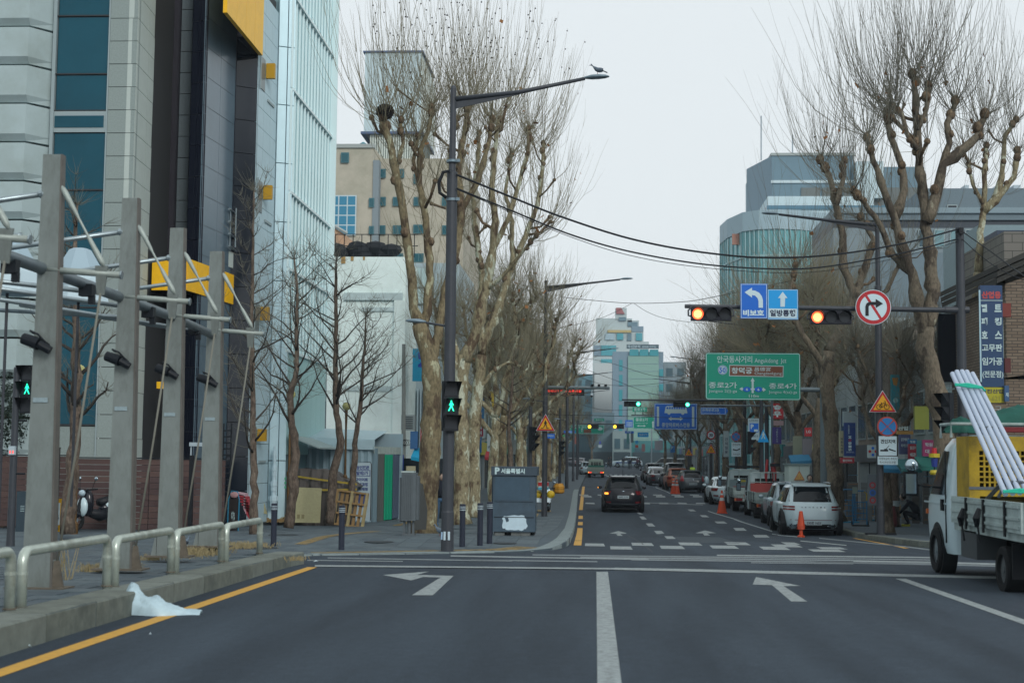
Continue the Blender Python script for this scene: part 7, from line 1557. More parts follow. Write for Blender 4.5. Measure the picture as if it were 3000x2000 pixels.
g=SG('place_name_sign','small green place name sign just under the left green signal',1853,1895,1192,1206,112,SGRN);g.text('종로3가',1857,1891,1194,1204,SW,.02)
t=T('hanger_bar','thin bar carrying the small green place name sign','sign bar',P(1917,1216,112));MB().tube([(0,0,0),(-1.8,0,0)],.05,6).tube([(-.9,0,0),(-.9,0,.4)],.03,6).tube([(-1.5,0,0),(-1.5,0,.4)],.03,6).build('bar',DARKP,t)
g=SG('lane_sign','small blue lane diagram sign left of the green route sign',1832,1854,1230,1251,118,SBLU)
for k in range(5):g.poly([(1836+k*3.6,1249),(1836+k*3.6,1234),(1837.6+k*3.6,1234),(1837.6+k*3.6,1249)],SW,'lane_line')
postarm('slim pole standing left of the blue bus sign',3.2,118.2,1219,1834,r=.06)if False else None
g=SG('direction_sign','wide far green direction sign behind the yellow signals',1670,1770,1244,1271,150,SGRN,border=.03);g.text('종로2가',1674,1700,1248,1255,SW,.02);g.text('종각',1704,1718,1248,1254,SW,.02);g.poly([(1704,1265),(1704,1257),(1702,1257),(1705,1253),(1708,1257),(1706,1257),(1706,1265)],SW,'arrow');g.poly([(1710,1257),(1732,1257),(1732,1268),(1710,1268)],SBRN,'brown_panel');g.circ(1758,1255,5,SW,rx=1.5)
g=SG('place_name_sign','tiny green place name sign above the yellow signals',1741,1770,1225,1233,150,SGRN);g.text('종로3가',1745,1766,1227,1232,SW,.02)
g=SG('street_name_sign','small far blue street name arrow left of the far green sign',1652,1686,1261,1268,130,SBLU);g.text('돈화문로',1656,1680,1262,1267,SW,.01)
g=SG('street_name_sign','small far blue street name arrow under the lane diagram sign',1831,1857,1262,1269,150,SBLU);g.text('종로',1836,1850,1263,1268,SW,.01)
g=SG('hanging_sign','small light blue sign plate in the middle far distance',1868,1900,1266,1280,150,SBLU2);g.text('종로3가',1872,1896,1270,1276,SW,.01)
# LED message gantry at the left
t=T('led_gantry','grey overhead gantry arm with cameras from the left row','gantry',P(1552,1134,75));b0_=P(1552,1134,75);e=P(1786,1137,75)
MB().tube([(0,0,0),(e[0]-b0_[0],0,0)],.085,10).build('arm',GPM,t);MB().tube([(0,0,.2),(0,0,pz(b0_[0],75)-b0_[2])],.11,10).build('pole',GPM,t)
for k,dx in enumerate((3.3,3.65,4.0)):MB().box((dx,-.05,.13),(.14,.2,.10)).build('camera',DARKM,t)
MB().sphere((3.32-.05,0,-.38),.085,10).tube([(3.27,0,0),(3.27,0,-.3)],.02,6).build('dome_camera',mat('white plastic',(1,1,1)),t);MB().sphere((3.27,0,-.43),.075,10).build('dome_lens',BLACK,t)
g=SG('message_board','dark led message board with red glowing words under the grey gantry arm',1600,1712,1140,1159,74.9,BLACK,th=.10);LEDR=glow('dim led red',(.9,.05,.03),.7);g.text('종로3가 방향 소통원활',1604,1704,1142,1149,LEDR,.02);g.text('돈화문로 정체',1608,1690,1152,1156,mat('dim red led',(.3,.02,.02),.5),.0)
# warning triangles
def triangle(lab,cx,ytop,ybot,w,Y,fig,group='warning triangles'):
    a=P(cx,ybot,Y);s=Y/4167;W_=w*s;H_=(ybot-ytop)*s;t=T('warning_sign',lab,'warning sign',a,0,group)
    def tr(f,y0,m,nm):q=(1-f);MB().prism([(-W_/2*f,H_*q*.33),(W_/2*f,H_*q*.33),(W_*.0,H_*(1-q*.67))],y0,y0+.01).build(nm,m,t)
    tr(1.06,-.01,SWHT,'rim');tr(1.0,-.022,SRED,'red_border');tr(.74,-.034,WTRI,'orange_field')
    if fig=='walk':
        k=H_*.0;g=walkman(H_*2.1,-.046);o=g.build('walking_figure',WBLK,t,loc=(0,0,H_*.40));MB().prism([(-W_*.26,H_*.13),(-W_*.12,H_*.13),(-W_*.10,H_*.17),(-W_*.24,H_*.17)],-.046,-.04).prism([(W_*.05,H_*.13),(W_*.2,H_*.13),(W_*.2,H_*.17),(W_*.05,H_*.17)],-.046,-.04).build('zebra_marks',WBLK,t)
    elif fig=='bike':
        g=MB();r=H_*.115
        for sx in(-1,1):g.tube([(sx*W_*.15+r*math.cos(a_*math.pi/8),-.046,H_*.24+r*math.sin(a_*math.pi/8))for a_ in range(17)],.008,4)
        q=lambda x,z:(x*W_,-.046,z*H_)
        for ln in((q(-.15,.24),q(-.05,.40),q(.10,.42),q(.15,.24)),(q(-.05,.40),q(.0,.22),q(.10,.42)),(q(-.15,.24),q(.0,.22)),(q(-.06,.40),q(-.07,.46)),(q(.10,.42),q(.10,.50),q(.04,.50))):g.tube(ln,.008,4)
        g.build('bicycle_figure',WBLK,t)
    else:g=MB();g.tube([(-W_*.1,-.046,H_*.18),(-W_*.05,-.046,H_*.45),(W_*.06,-.046,H_*.45),(W_*.1,-.046,H_*.18)],.02,4);g.build('figure',WBLK,t)
    return t
triangle('orange and red warning triangle with a walking man on the left lamp post',1598,1214,1261,53,57.0,'walk');triangle('orange and red warning triangle with a bicycle on the right lamp post',2586,1146,1206,74,42.2,'bike')
triangle('warning triangle under the round thirty sign',2083,1300,1327,29,96,'x');triangle('warning triangle farther left, above the parked dark suv',2018,1313,1334,23,104,'x')
def rsign(lab,cx,cy,r,Y,kind,cat='sign',group='round road signs'):
    t=T('round_sign',lab,cat,P(cx,cy,Y),0,group);rr=r*Y/4167
    if kind=='nopark':
        rings(t,rr,((1,mat('sign red faded',(.50,.06,.04),.5),'red_ring'),(.84,mat('sign cyan blue',(.02,.20,.50),.5),'blue_field')))
        for a_ in(45,-45):c_,s_=math.cos(R(a_)),math.sin(R(a_));MB().prism([(x*c_-z*s_,x*s_+z*c_)for x,z in((-rr*.84,-rr*.07),(-rr*.35,-rr*.03),(rr*.35,-rr*.03),(rr*.84,-rr*.07),(rr*.84,rr*.07),(rr*.35,rr*.03),(-rr*.35,rr*.03),(-rr*.84,rr*.07))],-.040-.004*(a_>0),-.036-.004*(a_>0)).build('cross_bar',mat('sign red faded',(1,1,1)),t)
    else:rings(t,rr,((1,SRED,'red_ring'),(.74,SWHT,'white_field')));txt(kind,t,0,0,rr*.85,rr*.72,WBLK,-.04,.04)
    return t
rsign('round faded blue and red no parking sign under the bicycle triangle',2599,1249,29,42.1,'nopark');rsign('round thirty speed limit sign on the far right post',2083,1274,12.5,96,'30');rsign('round blue and red no parking sign above the farther tow-away sign',2156,1279,13.5,82,'nopark')
g=SG('tow_sign','white tow-away sign with tow truck picture under the no parking sign',2574,2627,1277,1334,42.1,SWHT);g.text('견인지역',2579,2623,1286,1299,WBLK,.03);g.poly([(2578,1317),(2590,1317),(2590,1314),(2600,1316),(2602,1322),(2578,1322)],WBLK,'tow_truck');g.poly([(2604,1313),(2624,1320),(2623,1323),(2603,1317)],WBLK,'towed_car');g.poly([(2594,1315),(2604,1304),(2605,1305),(2596,1316)],WBLK,'tow_hook')
g=SG('notice_plate','white small print plate under the tow-away sign',2571,2630,1336,1361,42.1,SWHT);g.text('주정차금지 주차시',2575,2626,1339,1347,WBLK,0);g.text('즉시견인조치함',2576,2624,1350,1358,WBLK,0)
g=SG('tow_sign','farther white tow-away sign among the right tree trunks',2143,2171,1295,1337,82,SWHT);g.text('견인지역',2146,2168,1299,1305,WBLK,.01);g.poly([(2147,1314),(2158,1317),(2168,1312),(2168,1316),(2158,1320),(2147,1318)],WBLK,'tow_truck');g.text('주정차금지',2147,2168,1328,1333,WBLK,0)
g=SG('speed_plate','small white plate under the thirty sign',2071,2096,1288,1296,96,SWHT);g.text('견인지역',2074,2093,1290,1294,WBLK,0)
g=SG('parking_sign','white and blue parking information board behind a dark pole',2191,2224,1225,1290,66,mat('pale board',(.42,.50,.53),.5));g.poly([(2196,1239),(2222,1239),(2222,1266),(2196,1266)],SBLU,'blue_panel');g.text('P',2199,2208,1242,1256,SW,.04);g.poly([(2209,1257),(2220,1257),(2220,1264),(2209,1264)],SW,'bus');g.text('노외주차장',2195,2221,1228,1235,WBLK,.0);g.text('거주자우선',2195,2221,1274,1281,WBLK,.0)
g=SG('crossing_sign','blue triangular pedestrian crossing sign in front of a dark pole',2219,2253,1256,1295,64,None);g.poly([(2219,1295),(2253,1295),(2236,1256)],SBLU2,'blue_triangle');o=walkman((20)*g.px/.2,g.y-.01).build('walking_figure',SW,g.t,loc=(0,0,0))
g=SG('small_street_sign','small blue street plate behind the left warning triangle',1601,1625,1270,1284,58,SBLU);g.text('돈화문로',1604,1622,1273,1279,SW,.01)
for lab,px,Y,ytop,m_ in(('dark pole carrying the pedestrian crossing triangle',2231,64.3,1100,DARKP),('grey pole under the thirty speed sign',2083,96.3,1268,DARKP),('thin pole under the far tow-away sign',2157,82.3,1262,DARKP),('dark pole with the far left warning triangle',2018,104.3,1310,DARKP),('dark signal pole above the orange bin',1640,97.6,1195,DARKP),('pale slim pole standing in the middle far distance',1909,200,1180,mat('white plastic',(1,1,1))),('dark pole behind the parking kiosk',1553,60,1190,DARKP)):
    x=PX(px,Y);zb=(pzr(x,Y)if x>8.2 else pz(x,Y))if abs(x)>1 else gz(x,Y);zt=P(px,ytop,Y)[2];o=MB().lathe([(.13,0),(.10,.05),(.075,zt-zb)],12).build('pole',m_,loc=(x,Y,zb));tag(o,lab,'pole')
for lab,px,py,Y,rz in(('unlit pedestrian signal turned sideways on the pole above the orange bin',1645,1335,97.4,75),('unlit pedestrian signal on the pole behind the parking kiosk',1563,1320,59.8,70),('unlit pedestrian signal among the right trunks beside the tow-away sign',2200,1330,64,75)):
    x,y,z=P(px,py,Y);ped_signal(lab,(x,Y,z),R(rz),lit=None)
x,y,z=P(2770,1268,36.2);ped_signal('pedestrian signal glowing faint green turned sideways on the signal mast',(x,36.2,z),R(-62),lit=None)
# ------------------------------------------------------------------ shop signs: right side
LT=mat('sign lettering',(1,1,1));INKB=mat('sign navy ink',(1,1,1))
def shop(lab,x0,x1,y0,y1,Y,c,words_=(),group=None,name='shop_sign',th=.18,emis=0,cat='shop sign'):
    g=SG(name,lab,x0,x1,y0,y1,Y,mat('board %.3f %.3f %.3f'%c,c,.5,noise=.08,nscale=4),cat=cat,th=th)
    for w in words_:g.text(w[0],w[1],w[2],w[3],w[4],w[5]if len(w)>5 else LT,w[6]if len(w)>6 else .02,vertical=(w[7]if len(w)>7 else False))
    return g
RL=mat('red lettering',(.50,.05,.05),.5);YLW=(.50,.42,.01)
g=shop('tall navy blue vertical shop sign with white words at the right edge',2866,2936,838,1134,38.5,(.008,.045,.12),[('산업용',2870,2931,842,866,RL,.05)])
for i,(a_,b_)in enumerate((('펠','트'),('패','킹'),('호','스'))):g.text(a_,2868,2887,884+i*43,909+i*43,LT,.04);g.text(b_,2910,2932,884+i*43,909+i*43,LT,.04)
g.text('고무판',2868,2932,1012,1036,LT,.03);g.text('임가공',2868,2932,1055,1080,LT,.03);g.text('(전문점)',2868,2934,1098,1123,LT,.02);g.poly([(2866,871),(2936,871),(2936,873),(2866,873)],LT,'divider');g.poly([(2861,838),(2866,838),(2866,1134),(2861,1134)],mat('light edge',(.45,.58,.62),.5),'pale_edge')
shop('yellow shop name board under the tall navy sign',2867,2937,1135,1180,38.4,(.45,.36,.01),[('냉진산업',2869,2934,1140,1153,INKB,.03),('77-6211',2876,2932,1160,1176,mat('olive print',(.28,.24,.02),.5),.02)])
shop('small blue and white plate right of the navy sign',2937,2951,1130,1176,38.3,(.03,.09,.20),[('재',2940,2949,1150,1164)]);shop('red side sign box right of the navy sign',2938,2956,1050,1092,38.6,(.10,.008,.010))
shop('dull brown board under the yellow name board',2870,2942,1184,1212,38.3,(.16,.10,.06),[('공구',2884,2930,1190,1208,mat('pale print',(.35,.33,.3),.5))])
o=MB().prism([(P(2925,1200,37)[0],P(0,1240,37)[2]),(P(3100,1180,37)[0],P(0,1240,37)[2]),(P(3100,1180,37)[0],P(0,1165,37)[2]),(P(2925,1180,37)[0],P(0,1215,37)[2])],36.6,37.4).build('red_awning',mat('dull red awning',(.20,.012,.016),.7));tag(o,'dull red shop awning behind the pipes at the right edge','awning')
shop('dark navy vertical sign with upright white and red brand lettering',2471,2504,1238,1336,56,(.008,.04,.17),[('MOBIS',2479,2496,1276,1318,LT,.03,False)])if False else None
g=shop('dark navy vertical sign with sideways white lettering between two trunks',2471,2504,1238,1336,47.4,(.008,.04,.17))
for i,ch in enumerate('MOBIS'):
    m_=RL if ch=='O' else LT;a=g.L(2487,1280+i*9.5);o=txt(ch,g.t,a[0],a[1],8*g.px,9*g.px,m_,g.y-.002,.04);o.rotation_euler=(0,R(90),0)
a=g.L(2484,1257);o=txt('HYUNDAI',g.t,a[0],a[1],26*g.px,4*g.px,LT,g.y-.002,.02);o.rotation_euler=(0,R(90),0);g.text('현대모비스',2476,2500,1323,1328,LT,0)
for(lab,x0,x1,y0,y1,Y,c,w)in(
    ('beige narrow sign left of the navy vertical sign',2457,2470,1262,1336,47.6,(.38,.33,.20),[('자동차부품',2459,2468,1280,1330,INKB,.01,True)]),
    ('white bracket sign above the navy vertical sign',2468,2508,1205,1248,48,(.35,.38,.38),[]),
    ('white sign with red and blue flower mark beside the trunk',2540,2569,1303,1341,46,(.45,.47,.45),[]),
    ('teal vertical sign behind the bicycle triangle',2608,2633,1098,1206,46,(.015,.24,.28),[]),
    ('dark blue panel sign with white print right of the tow-away sign',2632,2664,1273,1330,44,(.07,.08,.17),[('공구백화점',2636,2660,1282,1292),('베어링 모터',2636,2660,1300,1310)]),
    ('crimson vertical sign with a blue cap',2659,2681,1300,1348,43.6,(.34,.02,.04),[('철물 공구',2662,2679,1306,1316),('배관',2662,2679,1326,1338)]),
    ('small blue sign on top of the crimson one',2658,2682,1286,1300,43.6,(.01,.14,.30),[('철물',2662,2678,1290,1297)]),
    ('magenta framed sign above the green awning',2700,2733,1288,1336,42.5,(.38,.03,.13),[('학원',2706,2728,1296,1308),('대',2706,2718,1316,1328)]),
    ('olive yellow sign board tilted above the magenta sign',2676,2718,1190,1258,42,(.24,.24,.03),[]),
    ('yellow narrow vertical sign near the truck cab',2741,2757,1236,1336,41,(.34,.32,.02),[('전기조명',2743,2755,1250,1320,INKB,.01,True)]),
    ('small red sign plate left of the grey gantry post',2356,2377,1252,1278,62,(.50,.03,.04),[('LG',2360,2373,1260,1268)]),
    ('grey panel sign over the blue awning',2350,2378,1285,1344,63,(.20,.17,.18),[]),('beige panel sign left of the grey one',2322,2350,1277,1342,66,(.28,.28,.20),[]),
    ('red sign with white mark above the purple vertical sign',2258,2294,1181,1227,72,(.46,.02,.03),[('ㅎ',2264,2288,1186,1201,LT,.06),('우',2264,2288,1204,1222,LT,.06)]),
    ('purple vertical shop sign under the red one',2262,2288,1251,1300,70,(.07,.045,.22),[('서울공구상가',2270,2280,1254,1297,LT,.01,True)]),
    ('pink strip sign between the red and purple signs',2258,2294,1232,1246,71,(.48,.30,.30),[]),('white vertical sign with red head among the far right trunks',2119,2134,1262,1338,84,(.40,.44,.44),[('건재철물',2123,2131,1280,1330,INKB,.01,True)]),
    ('red fascia strip under the navy vertical sign',2460,2500,1340,1356,47,(.36,.02,.03),[('할인마트',2466,2494,1345,1352)]),('yellow little sign beside the grey gantry post',2397,2404,1252,1280,60,(.50,.40,.01),[]),
    ('orange lettered strip above the dark blue panel sign',2626,2672,1262,1272,44.5,(.50,.25,.06),[])):
    g=shop(lab,x0,x1,y0,y1,Y,c,w)
    if 'flower' in lab:
        for dx,dy,m_ in((-9,0,SRED),(9,0,SRED),(0,-10,SBLU),(0,10,SBLU)):g.circ(2554+dx,1322+dy,4.2,m_)
    if 'teal' in lab:g.circ(2620,1175,8,mat('pale teal disc',(.3,.5,.5),.5));g.poly([(2610,1104),(2630,1104),(2624,1130),(2614,1126)],mat('orange blot',(.5,.2,.03),.6))
g=SG('hanging_text_sign','white letters of a shop name hung above the blue awning',2626,2672,1246,1262,44.5,None,cat='shop sign');g.text('산업',2630,2660,1248,1260,SW,.06)
def awning(lab,px0,px1,py0,py1,Y,c,d=.9,h=.28):
    a=P(px0,py0,Y);b=P(px1,py1,Y);m=mat('awning %.2f %.2f'%c[:2],c,.7);g=MB();g.v=[(a[0],Y+d,a[2]+h),(b[0],Y+d,b[2]+h),(b[0],Y,b[2]),(a[0],Y,a[2]),(b[0],Y,b[2]-.12),(a[0],Y,a[2]-.12),(a[0],Y+d,a[2]+h-.1),(b[0],Y+d,b[2]+h-.1)];g.f=[(0,3,2,1),(3,5,4,2),(0,6,5,3),(1,2,4,7),(5,6,7,4)];return tag(g.build('awning',m),lab,'awning')
awning('teal green shop awning behind the crouching man',2640,2702,1372,1372,42.5,(.015,.11,.11));awning('green shop awning left of the truck cab',2700,2765,1366,1366,41.5,(.01,.13,.10));awning('blue awning strip behind the lamp post',2590,2640,1372,1374,44,(.02,.16,.28));awning('blue shop awning left of the grey gantry post',2318,2378,1352,1348,62,(.02,.16,.30))
# cables, shutters and posters under the awnings: shutter panels along the right shop fronts near
sh_=T('shutter_front','striped metal shop shutters under the green awnings','shop shutter',(0,0,0));rnd=random.Random(77)
xx=[2480,2520,2560,2600,2636,2668,2700,2730,2766]
for i in range(len(xx)-1):
    Ya=57.5-i*.5;a=P(xx[i],1380,Ya);b=P(xx[i+1],1380,Ya-.3);g=MB();wall4(g,(a[0]+.03,Ya),(b[0]-.03,Ya),-.9,P(0,1385,Ya)[2],.06);p=g.build('shutter',mat('old shutter %d'%(i%3),[(.16,.14,.125),(.21,.20,.19),(.10,.085,.075)][i%3],.6,noise=.2,nscale=3,stretch=(.2,.2,6)),sh_)
    for k in range(5):
        z=-.6+k*.40+rnd.uniform(-.05,.05)
        if i%2==0:MB().bb(a[0]+.06,a[0]+.3+rnd.random()*.2,Ya-.075,Ya-.065,z,z+.03).build('printed_strip',mat('strip %d'%(k%3),[(.35,.16,.08),(.08,.16,.22),(.30,.28,.26)][k%3],.7),p)
# wall behind near right shops
MBW=MB().bb(12.0,12.6,40.5,48.4,-.9,4.2).build('shop_wall',mat('dark shop wall',(.06,.055,.05),.8));tag(MBW,'dark shop front wall strip between the brown brick corner and the row','wall')
# ------------------------------------------------------------------ shop signs: left side
for(lab,x0,x1,y0,y1,Y,c,w)in(
    ('bright cyan vertical restaurant sign behind the big forked tree',1211,1250,1022,1117,60,(.01,.30,.46),[('민속',1226,1243,1030,1085,mat('deep blue letters',(.02,.05,.35),.5),.06,True)]),
    ('amber vertical sign left of the big forked tree',1255,1266,1156,1250,56,(.50,.30,.03),[('한식당',1257,1264,1162,1240,INKB,.02,True)]),
    ('blue box sign with pale edge above the cyan awning',1204,1225,1263,1315,53,(.05,.14,.30),[]),('red and white striped sign beside the blue box sign',1233,1254,1255,1313,53,(.48,.08,.07),[('ㅣㅣㅣ',1237,1251,1258,1296,SW,.02)]),
    ('blue vertical sign high between the plane trunks',1398,1418,1160,1226,66,(.02,.16,.34),[('부동산',1402,1414,1168,1222,mat('pale orange letters',(.5,.42,.3),.5),.02,True)]),('crimson vertical sign under the blue one',1396,1416,1226,1278,66,(.33,.015,.05),[('한지석',1401,1413,1230,1274,LT,.03,True)]),
    ('blue lower vertical sign under the crimson one',1399,1411,1280,1325,66,(.01,.13,.33),[]),('yellow sign with red words right of the blue vertical one',1424,1447,1147,1203,70,(.58,.36,.02),[('전주집',1428,1441,1158,1200,RL,.03,True)]),
    ('red vertical sign with white letters right of the near lamp pole',1329,1340,1264,1305,60,(.42,.03,.07),[('금은방',1331,1338,1268,1300,LT,.02,True)]),
    ('round topped white sign beside the trunk above the parking kiosk',1428,1444,1270,1328,68,(.45,.48,.48),[('라',1431,1441,1305,1313,INKB,.02)]),('orange small board high between the left trees',1476,1498,905,915,90,(.50,.20,.08),[]),('blue slim vertical board high in the left trees',1504,1511,900,970,92,(.05,.16,.32),[]),
    ('teal slim sign between the left trunks',1452,1464,1205,1280,72,(.03,.35,.38),[]),('yellow and white slim sign farther along the left row',1512,1520,1250,1285,88,(.50,.46,.05),[]),('grey blank box sign behind the left trunks',1500,1525,1288,1330,84,(.22,.23,.22),[])):
    shop(lab,x0,x1,y0,y1,Y,c,w)
awning('cyan shop awning left of the big forked tree trunk',1204,1245,1337,1345,52,(.0,.30,.48),1.2,.35);awning('red small awning between the left trunks',1420,1445,1338,1342,66,(.38,.02,.03),.8)
o=MB().bb(PX(1180,54),PX(1300,54),54,54.2,-1,P(0,1330,54)[2]).build('dark_shop_front',mat('shop dark',(.03,.035,.04),.25));tag(o,'dark open shop front behind the cabinet and the forked tree','shop front')
# small far signs, bunting and posters beyond the crossing
for(lab,x0,x1,y0,y1,Y,c,w)in(
    ('white tilted banner hanging in the far middle distance',1918,1942,1290,1318,190,(.50,.44,.46),[]),('small blue parking board on the far right',1964,1977,1305,1325,150,(.03,.18,.45),[('P',1966,1972,1307,1316)]),('small white no entry plate above the parking board',1965,1976,1283,1295,150,(.40,.42,.43),[]),
    ('dark green far sign panel',1836,1843,1265,1300,230,(.02,.12,.12),[]),('dark far sign panel with white dots',1848,1856,1265,1296,230,(.05,.07,.08),[]),('dark far billboard with white globe',1934,1964,1262,1284,235,(.03,.07,.09),[]),
    ('tiny blue round sign cluster plate in the far middle',1861,1870,1290,1299,170,(.02,.30,.55),[]),('tiny red round sign cluster plate in the far middle',1861,1870,1303,1311,170,(.55,.06,.04),[]),('grey posters on the far dark shop front',1880,1890,1300,1322,240,(.18,.08,.08),[]),
    ('brown far board by the left trunks',1683,1690,1270,1300,200,(.30,.10,.08),[]),('small green far sign left of the pole',1649,1654,1273,1279,150,(.05,.5,.15),[]),('little blue plate on the far left building',1756,1760,1292,1300,240,(.05,.05,.4),[]),('white plate under the little blue one',1753,1763,1302,1311,240,(.4,.42,.44),[])):
    shop(lab,x0,x1,y0,y1,Y,c,w,th=.05)
# ------------------------------------------------------------------ parking kiosk and cabinet
KG=mat('kiosk slate paint',(.062,.088,.115),.45,noise=.12,nscale=4,dirt=(.045,.06,.075),dscale=1.2)
Y=34.8;p=P(1505,1572,Y);zb=pz(p[0],Y);KI=T('parking_kiosk','slate grey parking booth with white lettering on top and a torn white sticker','kiosk',(p[0],Y,zb))
s_=Y/4167;w=123*s_;zt=P(1505,1392,Y)[2]-zb;MB().bb(-w/2,w/2,0,.95,.10,zt).build('body',KG,KI)
MB().bb(-w/2-.05,w/2+.05,-.05,1.0,zt,zt+.215).build('roof_band',mat('kiosk dark top',(.045,.062,.08),.5),KI)
MB().bb(-w/2+.05,w/2-.14,-.02,0,zt-.60,zt-.04).build('upper_panel',mat('kiosk panel',(.055,.085,.115),.35,noise=.15,nscale=3),KI);MB().bb(-w/2+.04,w/2-.04,-.025,0,zt-.63,zt-.605).build('shelf_edge',KG,KI);MB().bb(-w/2+.03,w/2-.03,-.012,0,zt-1.02,zt-1.005).build('seam',BLACK,KI)
txt('P',KI,-w/2+.10,zt+.11,.12,.17,SW,-.055,.05);txt('서울특별시',KI,-w/2+.48,zt+.105,.58,.13,SW,-.055,.04)
rn=random.Random(4);pts=[]
for k in range(40):a=2*math.pi*k/40;rx,rz=.31,.19;q=1+rn.uniform(-.12,.05);pts.append((.02+rx*q*math.copysign(abs(math.cos(a))**.6,math.cos(a)),.32+rz*q*math.copysign(abs(math.sin(a))**.6,math.sin(a))))
MB().prism(pts,-.006,-.002).build('torn_sticker',mat('torn white paper',(.60,.66,.70),.8,noise=.1),KI);MB().prism([(-.22,.44),(-.14,.46),(-.12,.36),(-.18,.33)],-.009,-.005).build('torn_hole',KG,KI)
for x in(-.35,.05,.28):MB().bb(x-.12,x+.12,.05,.2,0,.10).build('concrete_block',mat('concrete block',(.16,.15,.14),.9,noise=.3),KI)
MB().bb(-w/2+.02,w/2-.02,.2,.9,.02,.10).build('plinth_gap',BLACK,KI)
MB().tube([(-w/2-.02,.1,0),(-w/2-.02,.1,zt)],.02,8).build('corner_tube',KG,KI)
Y=34;p=P(1197,1575,Y);zb=pz(p[0],Y);CB=T('electrical_cabinet','grey ribbed electrical cabinet on a post before the forked tree','cabinet',(p[0],Y,zb));CM=mat('cabinet grey',(.11,.115,.12),.6,noise=.12)
MB().bb(-.18,.17,-.1,.25,.36,1.50).build('body',CM,CB)
for k in range(6):MB().bb(-.17+k*.045,-.15+k*.045,-.115,-.1,.40,1.46).build('rib',CM,CB)
MB().bb(-.23,-.18,-.05,.2,.33,1.38).build('side_box',CM,CB);MB().bb(.17,.23,-.05,.2,.38,1.42).build('side_box',CM,CB);MB().bb(-.19,.12,-.11,.25,1.50,1.54).build('white_lid',mat('worn white lid',(.42,.44,.40),.7),CB);MB().box((.02,.05,1.60),(.22,.18,.11),.2).build('cardboard_scrap',mat('cardboard',(.30,.24,.15),.9),CB)
MB().tube([(0,.05,0),(0,.05,.36)],.05,8).bb(-.15,.15,-.08,.2,0,.05).build('stand',CM,CB);MB().bb(-.14,-.09,0,.1,0,.36).bb(.08,.13,0,.1,0,.36).build('leg_plate',CM,CB)
# orange bin, delivery motorbike
def pat(px,py,h=pz):q=GP(px,py,h);return q
q=pat(1637,1445);t=T('orange_bin','orange octagonal bin at the kerb by the dark signal pole','bin',q);OB=mat('orange bin',(.66,.27,.02),.5)
MB().lathe([(.26,0),(.34,.08),(.34,.42),(.27,.52),(.25,.60)],8).build('body',OB,t);MB().lathe([(.345,.24),(.345,.27)],8).build('groove',mat('dark orange',(.35,.13,.01),.6),t)
def bike_wheel(par,x,y,r,w=.05):t=T_part('wheel',par,(x,y,r));MB().tube([(0,(r-w)*math.cos(a*math.pi/12),(r-w)*math.sin(a*math.pi/12))for a in range(25)],w,8,cap=False).build('tyre',TYRE,t);g=MB().tube([(-.03,0,0),(.03,0,0)],r*.32,12);[g.tube([(0,0,0),(0,(r-w)*math.cos(a*math.pi/3),(r-w)*math.sin(a*math.pi/3))],.012,4)for a in range(6)];g.build('rim',RIM,t);return t
def motorbike(lab,loc,rz,body,box=None,name='motorbike'):
    t=T(name,lab,'motorbike',loc,rz);bike_wheel(t,0,-.62,.29);bike_wheel(t,0,.66,.29)
    MB().tube([(0,-.5,.45),(0,-.1,.38),(0,.2,.45)],[.12,.15,.10],8).build('engine',BLACK,t,smooth=True);MB().tube([(0,-.75,.70),(0,-.45,.74),(0,-.05,.70)],[.10,.13,.09],10).build('seat',BLACK,t,smooth=True)
    MB().sphere((0,-.45,.56),.2,10,(.8,1.9,.75)).build('tail_body',body,t,smooth=True);MB().sphere((0,.30,.70),.2,10,(1.0,.7,1.7)).build('front_shield',body,t,smooth=True);MB().tube([(0,.66,.3),(0,.52,.62),(0,.38,1.0)],[.05,.06,.05],8).build('fork',DARKM,t)
    MB().sphere((0,.66,.42),.14,8,(.5,1.6,.7)).build('mudguard',body,t,smooth=True);MB().tube([(-.34,.28,1.03),(-.1,.38,1.0),(.1,.38,1.0),(.34,.28,1.03)],.02,6).build('handlebar',BLACK,t)
    MB().sphere((0,.46,.93),.10,10,(1,.7,.8)).build('headlight',mat('headlight glass',(1,1,1)),t,smooth=True)
    for sd in(-1,1):m_=MB().tube([(sd*.22,.34,1.03),(sd*.28,.30,1.25)],.008,5).build('mirror_stalk',BLACK,t);MB().sphere((sd*.30,.30,1.28),.07,8,(1,.3,.7)).build('mirror',CHR,m_,smooth=True)
    MB().box((0,-.86,.52),(.18,.03,.14)).build('number_plate',PLATE,t);MB().box((0,-.84,.66),(.2,.05,.08)).build('tail_light',REDL,t);MB().tube([(.14,-.8,.3),(.14,-.2,.3)],[.05,.04],8).build('exhaust',CHR,t)
    if box:box(t)
    return t
def dbox(t):
    for sd in(-1,1):MB().sphere((sd*.28,-.45,.78),.19,12,(.95,1.1,.9)).build('yellow_pannier',mat('yellow pannier',(.72,.42,.01),.5),t,smooth=True)
    MB().bb(-.19,.19,-.85,-.45,.98,1.32).build('delivery_box',mat('white box',(.55,.57,.57),.5),t);MB().bb(-.195,.195,-.86,-.44,1.14,1.30).build('red_band',mat('red band',(.55,.03,.03),.5),t);MB().bb(-.196,.196,-.861,-.439,1.0,1.07).build('cyan_band',mat('cyan band',(.05,.4,.5),.5),t)
    MB().bb(-.3,.3,-.78,-.5,.45,.62).build('red_fairing',mat('dark red fairing',(.20,.01,.02),.4),t)
q=pat(1600,1502);motorbike('delivery motorbike with yellow panniers parked behind the kiosk, seen from the rear',(q[0]-.03,q[1]+.6,pz(q[0],q[1]+.6)),R(-8),mat('dark red fairing',(1,1,1)),dbox)
